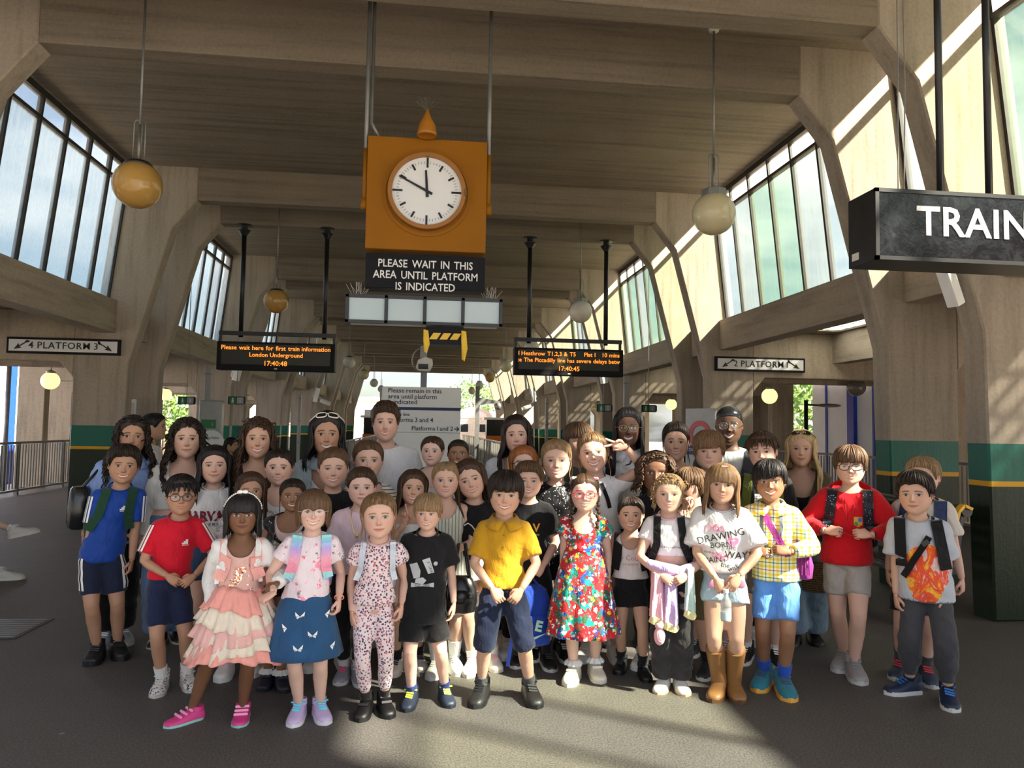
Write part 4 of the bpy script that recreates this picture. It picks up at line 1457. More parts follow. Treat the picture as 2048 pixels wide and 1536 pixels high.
def hair_flow(line, n, th, top=0.0, seed=0, r=.016, jit=.02, seg=8, sweep=0.0, swirl=.15, ext=.02, quiff=0.0, front=1.0):
    """strand tubes lying on the cap, from the crown down to the hairline"""
    rg = np.random.default_rng(seed)
    ph0 = np.linspace(-math.pi, math.pi, n, endpoint=False) + rg.normal(size=n) * .05
    deg = np.abs(np.degrees(ph0))
    deg = np.where(deg > 180, 360 - deg, deg)
    L = LINES[line]
    zh = np.interp(deg, [a for a, _ in L], [b for _, b in L])
    zh = zh + sweep * np.sin(ph0) * np.clip(np.cos(ph0), 0, 1) - ext * rg.random(n) + jit * rg.normal(size=n) * .5
    t = np.linspace(0, 1, seg)[None, :]
    z = .488 + (zh[:, None] - .488) * (t ** 1.25)
    P = ph0[:, None] + swirl * (1 - t) * np.sin(ph0 * 2 + seed)[:, None] + rg.normal(size=(n, 1)) * .12 * t
    x, y, z = head_pt(P, z)
    p = np.stack([x, y, z], -1); c = np.array([0, .02, .08]); d = p - c
    nn = np.linalg.norm(d, axis=-1, keepdims=True)
    off = th * (1 - .45 * t[..., None] ** 3) + top * np.clip(d[..., 2:3] / .42, 0, 1) ** 2 + rg.random((n, 1, 1)) * .02 + quiff * np.clip(np.cos(P), 0, 1)[..., None] ** 2 * np.sin(t * 3.1)[..., None]
    q = c + d * (1 + off / nn)
    rr = r * (.6 + .8 * rg.random((n, 1))) * np.interp(t, [0, .15, .7, 1], [.5, 1, 1, .25])
    return np_tube(q, rr, 4)

def hair_puffs(n, seed, zmin=.0, ln=.22, r=.020):
    """short coils all over the scalp"""
    rg = np.random.default_rng(seed + 70)
    ph = rg.uniform(-math.pi, math.pi, n)
    deg = np.abs(np.degrees(ph)); L = LINES['long']
    zh = np.maximum(np.interp(deg, [a for a, _ in L], [b for _, b in L]) + .03, zmin - .3 * (deg > 60))
    z = zh + (.47 - zh) * rg.random(n) ** .8
    x, y, z = head_pt(ph, z)
    p = np.stack([x, y, z], -1); c = np.array([0, .02, .05]); d = p - c
    d /= np.linalg.norm(d, axis=1, keepdims=True)
    t = np.linspace(0, 1, 13)[None, :, None]
    down = np.array([0, .0, -1.0]) + rg.normal(size=(n, 3)) * .45
    base = p[:, None, :] + d[:, None, :] * (.045 + .05 * np.sin(t * 3.1)) + down[:, None, :] * (t * ln * (np.where(deg < 52, .28, 1.0)[:, None, None]) * (.6 + .8 * rg.random((n, 1, 1))))
    a = np.cross(d, [0, 0, 1.0]); a /= np.linalg.norm(a, axis=1, keepdims=True) + 1e-6
    fq = 9 + 4 * rg.random((n, 1, 1)); ps = rg.random((n, 1, 1)) * 6.28
    base = base + .026 * (a[:, None, :] * np.sin(fq * t + ps) + d[:, None, :] * np.cos(fq * t + ps))
    rr = r * (.7 + .6 * rg.random((n, 1))) * np.interp(t[..., 0], [0, .2, .8, 1], [.5, 1, .9, .2])
    return np_tube(base, rr, 4)

def make_hair(h):
    k = h['style']; sd = h.get('seed', 1)
    parts = []
    if k == 'short':
        parts.append(hair_cap('short', h.get('th', .06), h.get('top', .035), .008, False, sd, .2, quiff=h.get('quiff', .02)))
        parts.append(hair_flow('short', 110, h.get('th', .06), h.get('top', .035), sd, .017, .02, quiff=h.get('quiff', .02)))
    elif k == 'messy':
        parts.append(hair_cap('short', .06, .04, .012, False, sd, .3, quiff=.04))
        parts.append(hair_clumps(60, .12, .012, 10, .0, 0, 8, sd, .028, 6, .5, .47, .075))
    elif k == 'fringe':
        parts.append(hair_cap('fringe', h.get('th', .065), h.get('top', .03), h.get('jag', .012), True, sd, .14, sweep=h.get('sweep', 0)))
        parts.append(hair_flow('fringe', 120, h.get('th', .065), h.get('top', .03), sd, .017, .03, sweep=h.get('sweep', 0)))
    elif k == 'buzz':
        parts.append(hair_cap('buzz', .018, .01, .0, False, sd, .1))
    elif k == 'durag':
        parts.append(hair_cap('durag', .022, .0, 0, False, sd, .0))
        parts.append(mbnp(MB().ball((0, .46, -.02), (.05, .04, .05), 8, 6)))
    elif k == 'back':
        parts.append(hair_cap('back', h.get('th', .03), h.get('top', .012), .004, False, sd, .22, part=h.get('part')))
        parts.append(hair_flow('back', 90, h.get('th', .03) * .8, h.get('top', .012), sd, .010, .01, ext=0))
        bx = h.get('bun', (0, .42, .22))
        parts.append(mbnp(MB().ball(bx, h.get('bunr', .11), 14, 8)))
        if h.get('wisps'):
            parts.append(hair_clumps(h['wisps'], -.55, .02, 8, .05, .12, 66, sd, .012, 10, .4, .3, .03))
        if h.get('pony'):
            parts.append(hair_clumps(16, h['pony'], .02, 5, .0, 0, 150, sd, .05, 12, .1, .2, .12))
    elif k in ('long', 'curly', 'wavy', 'girlfringe'):
        ln = 'girlfringe' if k == 'girlfringe' else 'long'
        parts.append(hair_cap(ln, h.get('th', .055), h.get('top', .02), .006 if k != 'girlfringe' else .01, k == 'girlfringe', sd, .2, part=h.get('part')))
        z = h.get('len', -1.1)
        if k == 'curly':
            parts.append(hair_puffs(h.get('puffs', 130), sd, h.get('pz', .0), h.get('pl', .22)))
            parts.append(hair_clumps(h.get('n', 120), z, h.get('amp', .060), h.get('freq', 17), h.get('spread', .28), h.get('fwd', .1), h.get('a0', 60), sd, h.get('r', .024), 30, .3, .44, h.get('off', .07), 5, h.get('out', .06)))
        elif k == 'wavy':
            parts.append(hair_clumps(h.get('n', 80), z, .028, 8, h.get('spread', .2), h.get('fwd', .12), h.get('a0', 60), sd, .036, 20, .2, .45, .055, 5, h.get('out', .03)))
        else:
            parts.append(hair_clumps(h.get('n', 76), z, .010, 4, h.get('spread', .1), h.get('fwd', .10), h.get('a0', 60), sd, .034, 13, .14, .46, .045, 5, h.get('out', 0)))
    elif k == 'braids':
        parts.append(hair_cap('back', .032, .015, .006, False, sd, .25, part=0.0))
        for s in (-1, 1):
            mb = MB()
            for i in range(11):
                z = -.22 - i * .095
                mb.ball((s * (.36 + .02 * math.sin(i * .5)) + (.022 if i % 2 else -.022), -.06 - .03 * min(i, 4), z), (.058 - .002 * i, .05 - .002 * i, .062), 8, 6)
            mb.tube([(s * .33, .10, .05), (s * .38, .04, -.10), (s * .37, -.04, -.22)], [.05, .055, .05], 8)
            parts.append(mbnp(mb))
    if h.get('flyaway'):
        parts.append(hair_puffs(h['flyaway'], sd, .10, .14))
    return cat(parts)

# ---- body -------------------------------------------------------------------
def ik(a, t, l1, l2, pole):
    d = t - a
    L = min(d.length, (l1 + l2) * .998)
    if L < 1e-5:
        L = 1e-5
    u = d.normalized()
    x = (l1 * l1 - l2 * l2 + L * L) / (2 * L)
    h = math.sqrt(max(0, l1 * l1 - x * x))
    p = pole - u * pole.dot(u)
    if p.length < 1e-5:
        p = u.orthogonal()
    p.normalize()
    return a + u * x + p * h, a + u * L

def loft(mb, rings, n=24, ex=1.0):
    """rings of (cx, cy, cz, rx, ry)"""
    vs = []; fs = []
    for cx, cy, cz, rx, ry in rings:
        for k in range(n):
            a = 2 * math.pi * k / n
            c, s = math.cos(a), math.sin(a)
            vs.append((cx + rx * math.copysign(abs(c) ** ex, c), cy + ry * math.copysign(abs(s) ** ex, s), cz))
    for i in range(len(rings) - 1):
        for k in range(n):
            k2 = (k + 1) % n
            fs.append((i * n + k, i * n + k2, (i + 1) * n + k2, (i + 1) * n + k))
    fs.append(tuple(range(n - 1, -1, -1)))
    fs.append(tuple((len(rings) - 1) * n + k for k in range(n)))
    mb.add(vs, fs)

def hand(mb, wrist, d, pn, side, k, pose):
    """d: along the fingers, pn: palm normal, side: thumb direction hint"""
    d = d.normalized(); pn = (pn - d * pn.dot(d)).normalized()
    t = d.cross(pn)
    if t.dot(side) < 0:
        t = -t
    def W(a, b, c):
        return wrist + d * (a * k) + t * (b * k) + pn * (c * k)
    # palm
    rings = [(-.012, .021, .015, 0), (.0, .023, .015, 0), (.03, .034, .016, 0), (.06, .039, .014, 0), (.082, .036, .011, 0), (.092, .026, .007, 0)]
    vs = []; fs = []; n = 10
    for a, hw, ht, _ in rings:
        for i in range(n):
            an = 2 * math.pi * i / n
            vs.append(W(a, hw * math.copysign(abs(math.cos(an)) ** .7, math.cos(an)), ht * math.sin(an)))
    for i in range(len(rings) - 1):
        for j in range(n):
            fs.append((i * n + j, i * n + (j + 1) % n, (i + 1) * n + (j + 1) % n, (i + 1) * n + j))
    fs.append(tuple(range(n - 1, -1, -1))); fs.append(tuple((len(rings) - 1) * n + j for j in range(n)))
    mb.add(vs, fs)
    curl = {'relax': (22, 26, 16), 'clasp': (38, 48, 30), 'fist': (72, 85, 55), 'flat': (6, 8, 5), 'hold': (50, 55, 35), 'peace': None}[pose]
    for i, (b, ln, r) in enumerate(((.029, .070, .0088), (.0098, .079, .0092), (-.0098, .073, .0088), (-.0285, .057, .0078))):
        cu = curl
        sp = b * 2.0
        if pose == 'peace':
            cu = (2, 4, 2) if i < 2 else (80, 90, 50)
            if i < 2:
                sp = (.30, -.22)[i]
        p = [W(.072, b * .96, .001), W(.086, b, .002)]
        ang = 0
        dd = Vector((math.cos(sp) if pose == 'peace' else 1, math.sin(sp) if pose == 'peace' else sp * .35, 0))
        cur = (.086, b, .002)
        for j, f in enumerate((.42, .32, .26)):
            ang += math.radians(cu[j] * (1 + .12 * i if pose != 'peace' else 1))
            cur = (cur[0] + ln * f * math.cos(ang) * dd.x, cur[1] + ln * f * dd.y * math.cos(ang), cur[2] + ln * f * math.sin(ang))
            p.append(W(*cur))
        tip = p[-1] + (p[-1] - p[-2]).normalized() * (r * k * .55)
        mb.tube(p + [tip], [r * k * 1.02, r * k * 1.05, r * k, r * k * .94, r * k * .84, r * k * .42], 8)
    c2 = .5 if pose in ('fist', 'peace', 'hold', 'clasp') else .15
    p = [W(.012, .016, .004), W(.034, .040, .010), W(.058, .052 - .02 * c2, .016 + .03 * c2), W(.080, .053 - .05 * c2, .020 + .04 * c2)]
    tip = p[-1] + (p[-1] - p[-2]).normalized() * (.005 * k)
    mb.tube(p + [tip], [.0125 * k, .0125 * k, .0105 * k, .0092 * k, .0045 * k], 8)

def tube_interp(path, rad, t0, t1, infl, n=7, flare=0.0):
    """sub-path of a polyline between arc fractions, with inflated radii"""
    P = [Vector(p) for p in path]
    L = [0]
    for i in range(1, len(P)):
        L.append(L[-1] + (P[i] - P[i - 1]).length)
    out, rr = [], []
    for i in range(n):
        f = t0 + (t1 - t0) * i / (n - 1)
        s = f * L[-1]
        for j in range(1, len(P)):
            if s <= L[j] + 1e-9:
                break
        u = (s - L[j - 1]) / max(1e-9, L[j] - L[j - 1])
        out.append(P[j - 1].lerp(P[j], u))
        rr.append(rad[j - 1] + (rad[j] - rad[j - 1]) * u + infl + flare * i / (n - 1))
    return out, rr

class Body:
    pass

def body_frame(H, hh, wf, lean, hands, feet, girth=1.0, elbows=None, hipz=None, limb=1.0, knee=None):
    """hands / feet are local Vectors"""
    B = Body()
    B.H, B.hh = H, hh
    B.chin = H - hh
    B.zsh = B.chin - .052 * H
    B.zhip = .505 * H if hipz is None else hipz
    B.lean = lean
    def xo(z):
        t = max(0.0, min(1.25, (z - B.zhip) / (B.chin - B.zhip)))
        return lean * t
    B.xo = xo
    g = girth
    # u, rx, ry, cy   (u: 0 at hip joint, 1 at shoulder)
    B.tor = [(-.16, .062, .050, .0), (-.08, .084, .062, .0), (.0, .094, .068, .002), (.12, .096, .068, .002), (.36, .083 * g, .060 * g, 0), (.56, .087 * g, .063 * g, 0), (.78, .097 * g, .066 * g, 0),
             (.92, .097, .059, .002), (1.0, .083, .052, .004), (1.07, .062, .044, .006), (1.13, .042, .038, .006)]
    B.tor = [(u, rx * .90, ry * .95, cy) for u, rx, ry, cy in B.tor]
    B.wf = wf
    def torso(u):
        us = [q[0] for q in B.tor]
        return [float(np.interp(u, us, [q[i] for q in B.tor])) * H * (wf if i == 1 else 1) for i in (1, 2, 3)]
    B.torso = torso
    B.uz = lambda u: B.zhip + u * (B.zsh - B.zhip)
    B.sw = .086 * H * wf
    B.arm = []; B.leg = []
    l1, l2 = .162 * H * limb, .146 * H * limb
    for i, s in enumerate((-1, 1)):
        sh = Vector((xo(B.zsh) + s * B.sw, .008 * H, B.zsh - .012 * H))
        pole = Vector((s * .35, 1.0, -.2)) if not elbows or elbows[i] is None else Vector(elbows[i])
        el, wr = ik(sh, hands[i], l1, l2, pole)
        B.arm.append((sh, el, wr))
    for i, s in enumerate((-1, 1)):
        hp = Vector((s * .045 * H * wf, .0, B.zhip - .01 * H))
        an = feet[i]
        kn, a2 = ik(hp, an, .238 * H * limb, (.225 * H + .01) * limb, Vector(knee) if knee else Vector((s * .12, -1, 0)))
        B.leg.append((hp, kn, a2))
    B.arm_r = [q * H * (.5 + .5 * girth) for q in (.031, .0295, .0265, .0225, .0232, .0195, .0155)]
    B.leg_r = [q * H * (.5 + .5 * girth) for q in (.040, .046, .043, .0335, .0325, .0335, .0265, .0200)]
    def arm_path(i):
        sh, el, wr = B.arm[i]
        return [sh, sh.lerp(el, .25), sh.lerp(el, .6), el, el.lerp(wr, .25), el.lerp(wr, .65), wr]
    def leg_path(i):
        hp, kn, an = B.leg[i]
        bk = Vector((0, .012 * H, 0))
        return [hp, hp.lerp(kn, .2), hp.lerp(kn, .6), kn, kn.lerp(an, .12), kn.lerp(an, .35) + bk, kn.lerp(an, .7) + bk * .5, an]
    B.arm_path, B.leg_path = arm_path, leg_path
    return B

def torso_rings(B, u0, u1, infl=0.0, n=12, flare=0.0, ry_x=0.0, keep=False):
    out = []
    for i in range(n):
        u = u0 + (u1 - u0) * i / (n - 1)
        rx, ry, cy = B.torso(max(u, .05) if keep else u)
        z = B.uz(u)
        f = flare * (1 - i / (n - 1))
        out.append((B.xo(z), cy, z, rx + infl + f, ry + infl + f + ry_x))
    return out

def build_body(B, head_c, voxel=.013):
    mb = MB()
    H = B.H
    loft(mb, torso_rings(B, -.16, 1.13, 0, 16))
    nr = .215 * B.hh
    mb.tube([Vector((B.xo(B.zsh), .012 * H, B.zsh - .01 * H)), Vector((B.xo(B.chin) * .6 + head_c.x * .4, .012 * H, B.chin - .02 * H)), head_c + Vector((0, .05 * B.hh, -.22 * B.hh))], [nr * 1.12, nr, nr * .98], 16)
    # trapezius slope
    for s in (-1, 1):
        mb.tube([Vector((B.xo(B.chin), .015 * H, B.zsh + .022 * H)), Vector((B.xo(B.zsh) + s * B.sw * .95, .010 * H, B.zsh - .008 * H))], [.030 * H, .030 * H], 10)
        mb.ball(B.arm[0 if s < 0 else 1][0], .033 * H, 12, 8)
    for i in (0, 1):
        mb.tube(B.arm_path(i), B.arm_r, 12)
        mb.tube(B.leg_path(i), B.leg_r, 14)
        an = B.leg[i][2]
        mb.tube([an, an + Vector((0, -.01, -.03 * H))], [.023 * H, .024 * H], 10)
    return remesh(mb, voxel, 2)

# ---- cloth materials --------------------------------------------------------
def cloth(name, kind='plain', c=(.5, .5, .5), c2=(.8, .8, .8), scale=1.0, rough=.85):
    if name in _mats:
        return _mats[name]
    m, nt, out = new_mat(name)
    b = principled(nt, out, c, rough, 0, .25)
    b.inputs['Sheen Weight'].default_value = .15
    v = mapped(nt)
    wr = noise(nt, mapped(nt, (9, 9, 5)), 1.0, 4, .55, .6)
    colr = None
    def cells(sc, palette, base, thr=.5, vec=None, rnd=1.0):
        vo = N(nt, 'ShaderNodeTexVoronoi', Scale=sc, Randomness=rnd)
        nt.links.new(vec if vec is not None else v, vo.inputs['Vector'])
        sp = nt.nodes.new('ShaderNodeSeparateColor'); nt.links.new(vo.outputs['Color'], sp.inputs[0])
        r = nt.nodes.new('ShaderNodeValToRGB'); r.color_ramp.interpolation = 'CONSTANT'
        els = r.color_ramp.elements
        while len(els) < len(palette):
            els.new(.5)
        for i, (e, pc) in enumerate(zip(els, palette)):
            e.position = i / len(palette); e.color = (*pc, 1)
        nt.links.new(sp.outputs[0], r.inputs['Fac'])
        a = mathn(nt, 'LESS_THAN', vo.outputs['Distance'], thr)
        return mixc(nt, a, base, r.outputs['Color'])
    def stripe(axis, freq, duty, a, bcol, off=0.0):
        sx = nt.nodes.new('ShaderNodeSeparateXYZ'); nt.links.new(v, sx.inputs[0])
        f = mathn(nt, 'FRACT', mathn(nt, 'MULTIPLY_ADD', sx.outputs[axis], freq, off))
        return mixc(nt, mathn(nt, 'LESS_THAN', f, duty), a, bcol)
    def distort(sc, amt):
        nz = N(nt, 'ShaderNodeTexNoise', Scale=sc, Detail=3.0); nt.links.new(v, nz.inputs['Vector'])
        vm = nt.nodes.new('ShaderNodeVectorMath'); vm.operation = 'MULTIPLY_ADD'
        nt.links.new(nz.outputs['Color'], vm.inputs[0]); vm.inputs[1].default_value = (amt, amt, amt); nt.links.new(v, vm.inputs[2])
        return vm.outputs[0]
    if kind == 'plain':
        colr = ramp(nt, wr, [(.3, tuple(x * .88 for x in c)), (.7, c)])
    elif kind == 'denim':
        n2 = noise(nt, mapped(nt, (90, 90, 25)), 3, 3)
        colr = mixc(nt, .5, ramp(nt, wr, [(.3, tuple(x * .7 for x in c)), (.7, tuple(min(1, x * 1.25) for x in c))]), ramp(nt, n2, [(.3, tuple(x * .75 for x in c)), (.7, tuple(min(1, x * 1.2) for x in c))]))
    elif kind == 'hstripe':
        colr = stripe('Z', scale, .22, c, c2)
    elif kind == 'vstripe':
        colr = stripe('X', scale, .25, c, c2)
    elif kind == 'plaid':
        p1 = stripe('X', 22, .30, srgb(245, 240, 200), srgb(240, 214, 40))
        p2 = stripe('X', 22, .14, p1, srgb(70, 130, 190), .45)
        p3 = stripe('Z', 22, .28, srgb(250, 250, 235), srgb(244, 220, 60), .2)
        p4 = stripe('Z', 22, .12, p3, srgb(200, 70, 140), .6)
        p5 = stripe('Z', 11, .07, p4, srgb(60, 150, 90), .3)
        colr = mixc(nt, .5, p2, p5)
        colr = mixc(nt, .55, colr, mixc(nt, 1.0, p2, p5, 'MULTIPLY'))
    elif kind == 'tropical':
        wv = distort(14, .05)
        base = cells(22, [srgb(206, 36, 48), srgb(24, 140, 132), srgb(190, 24, 40), srgb(214, 50, 60), srgb(30, 80, 160), srgb(60, 90, 70)], srgb(206, 40, 50), 2.0, wv)
        base = cells(30, [srgb(250, 245, 240), srgb(206, 36, 48), srgb(250, 205, 40), srgb(206, 36, 48), srgb(40, 165, 160), srgb(240, 240, 235)], base, .40, distort(60, .035))
        colr = cells(55, [srgb(240, 235, 230), srgb(20, 120, 110), srgb(225, 60, 70), srgb(30, 90, 60)], base, .30, distort(90, .022))
    elif kind == 'pinkfloral':
        base = cells(11, [srgb(236, 110, 140), c, srgb(240, 150, 170), c, c, srgb(150, 150, 150)], c, .42, distort(38, .09))
        colr = cells(34, [srgb(232, 120, 150), c, srgb(120, 135, 140), c, srgb(240, 170, 185)], base, .30, distort(70, .04))
    elif kind == 'ditsy':
        base = cells(75, [srgb(70, 60, 90), srgb(190, 120, 130), srgb(120, 110, 140), srgb(150, 70, 80), srgb(60, 70, 90)], c, .42)
        colr = cells(28, [srgb(214, 110, 90), c, c, srgb(200, 140, 150), c], base, .22)
    elif kind == 'sequin':
        colr = cells(95, [c2, c, c, c, c, c], c, .33)
        b.inputs['Roughness'].default_value = .3
    elif kind == 'sequinrose':
        colr = cells(130, [srgb(214, 140, 110), srgb(240, 225, 205), srgb(150, 80, 60), srgb(250, 240, 230), srgb(190, 150, 120)], c, 2.0)
        b.inputs['Roughness'].default_value = .2; b.inputs['Metallic'].default_value = .6
    elif kind == 'polka':
        colr = cells(scale, [c2], c, .36, None, 0.0)
    elif kind == 'fire':
        sx = nt.nodes.new('ShaderNodeSeparateXYZ'); nt.links.new(v, sx.inputs[0])
        n1 = noise(nt, mapped(nt, (1, 1, .6)), 9, 6, .65, 1.2)
        fire = ramp(nt, n1, [(.36, c), (.42, srgb(240, 190, 170)), (.47, srgb(220, 70, 60)), (.55, srgb(232, 96, 40)), (.62, srgb(240, 190, 60)), (.72, srgb(150, 50, 110))])
        dx = mathn(nt, 'ABSOLUTE', sx.outputs['X'])
        dz = mathn(nt, 'ABSOLUTE', mathn(nt, 'SUBTRACT', sx.outputs['Z'], scale))
        n2 = noise(nt, v, 5, 4, .6)
        msk = mathn(nt, 'LESS_THAN', mathn(nt, 'ADD', mathn(nt, 'POWER', mathn(nt, 'MULTIPLY', dx, 8.0), 2.0), mathn(nt, 'ADD', mathn(nt, 'POWER', mathn(nt, 'MULTIPLY', dz, 5.2), 2.0), mathn(nt, 'MULTIPLY', n2, 1.6))), 1.65)
        colr = mixc(nt, msk, c, fire)
        dark = mathn(nt, 'LESS_THAN', mathn(nt, 'ADD', sx.outputs['Z'], mathn(nt, 'MULTIPLY', n1, -.14)), scale - .25)
        colr = mixc(nt, mathn(nt, 'MULTIPLY', dark, .75), colr, (.06, .06, .065))
    elif kind == 'pastel':
        sx = nt.nodes.new('ShaderNodeSeparateXYZ'); nt.links.new(v, sx.inputs[0])
        colr = ramp(nt, mathn(nt, 'MULTIPLY_ADD', sx.outputs['X'], scale, .5), [(.0, srgb(240, 190, 200)), (.35, srgb(235, 180, 205)), (.6, srgb(205, 175, 230)), (.85, srgb(200, 228, 224)), (1.0, srgb(240, 235, 180))])
    elif kind == 'rainbow':
        sx = nt.nodes.new('ShaderNodeSeparateXYZ'); nt.links.new(v, sx.inputs[0])
        colr = ramp(nt, mathn(nt, 'FRACT', mathn(nt, 'MULTIPLY', sx.outputs['Z'], scale)), [(.0, srgb(240, 140, 170)), (.35, srgb(240, 170, 190)), (.6, srgb(190, 160, 220)), (.8, srgb(150, 200, 235)), (1.0, srgb(150, 220, 200))])
    elif kind == 'tweed':
        colr = cells(120, [c, c2, tuple(x * .5 for x in c)], c, 2.0)
    elif kind == 'weave':
        colr = stripe('Z', scale, .45, c, c2)
        colr = mixc(nt, .4, colr, ramp(nt, noise(nt, v, 90, 2), [(.4, c2), (.6, c)]))
    nt.links.new(colr, b.inputs['Base Color'])
    fine = noise(nt, v, 160, 2, .6)
    fold = noise(nt, mapped(nt, (16, 10, 7), rot=(.3, .2, .5)), 1.0, 3, .5, 1.2)
    bump(nt, b, mathn(nt, 'MULTIPLY_ADD', fine, .015, mathn(nt, 'ADD', wr, fold)), .55, .024)
    if kind in ('fur',):
        pass
    _mats[name] = m
    return m

def solid_cloth(mb, voxel=.013, smooth=2, cut=None, wrinkle=.004, seed=0):
    v, f = remesh(mb, voxel, smooth)
    if wrinkle:
        # soft folds
        s = seed * 1.7
        w = np.sin(v[:, 2] * 38 + v[:, 0] * 21 + s) * np.sin(v[:, 0] * 33 - v[:, 2] * 17 + s * 2) + .6 * np.sin(v[:, 2] * 70 + v[:, 0] * 55 + s)
        c = np.array([v[:, 0].mean(), v[:, 1].mean()])
        d = v[:, :2] - np.array([0, c[1]])
        d[:, 0] *= .25
        n = np.linalg.norm(d, axis=1, keepdims=True) + 1e-6
        v[:, :2] += d / n * (w * wrinkle)[:, None]
    if cut is not None:
        fa = np.array([q if len(q) == 4 else q + [q[-1]] for q in f])
        cen = v[fa].mean(1)
        keep = ~cut(cen)
        f = [f[i] for i in np.nonzero(keep)[0]]
        f, v = smooth_border(f, v)
    return v, f
def smooth_border(f, v, it=8):
    cnt = {}
    for q in f:
        for i in range(len(q)):
            a, b = q[i], q[(i + 1) % len(q)]
            k = (a, b) if a < b else (b, a)
            cnt[k] = cnt.get(k, 0) + 1
    nb = {}
    for (a, b), c in cnt.items():
        if c == 1:
            nb.setdefault(a, []).append(b); nb.setdefault(b, []).append(a)
    ids = [i for i, l in nb.items() if len(l) == 2]
    if ids:
        A = np.array(ids); L = np.array([nb[i] for i in ids])
        for _ in range(it):
            v[A] = .4 * v[A] + .3 * (v[L[:, 0]] + v[L[:, 1]])
    return f, v
# ================================================================== people: assembly
def lens_mat():
    m, nt, out = new_mat('spectacle_lens')
    tr = N(nt, 'ShaderNodeBsdfTransparent'); gl = N(nt, 'ShaderNodeBsdfGlossy'); gl.inputs['Roughness'].default_value = .03
    mx = nt.nodes.new('ShaderNodeMixShader'); mx.inputs[0].default_value = .07
    nt.links.new(tr.outputs[0], mx.inputs[1]); nt.links.new(gl.outputs[0], mx.inputs[2]); nt.links.new(mx.outputs[0], out.inputs['Surface'])
    return m
M_LENS = lens_mat()
M_SUNG = plain('sunglass_black', (.01, .01, .01), .08, 0, .1)
M_GOLD = plain('gold_chain', (.75, .5, .15), .3, .9, .1)
M_PRINTW = plain('print_white', (.78, .78, .76), .7, 0, .03)
M_PRINTK = plain('print_black', (.02, .02, .02), .7, 0, .1)

def pl(name, rgb, rough=.5):
    return plain(name, srgb(*rgb), rough)

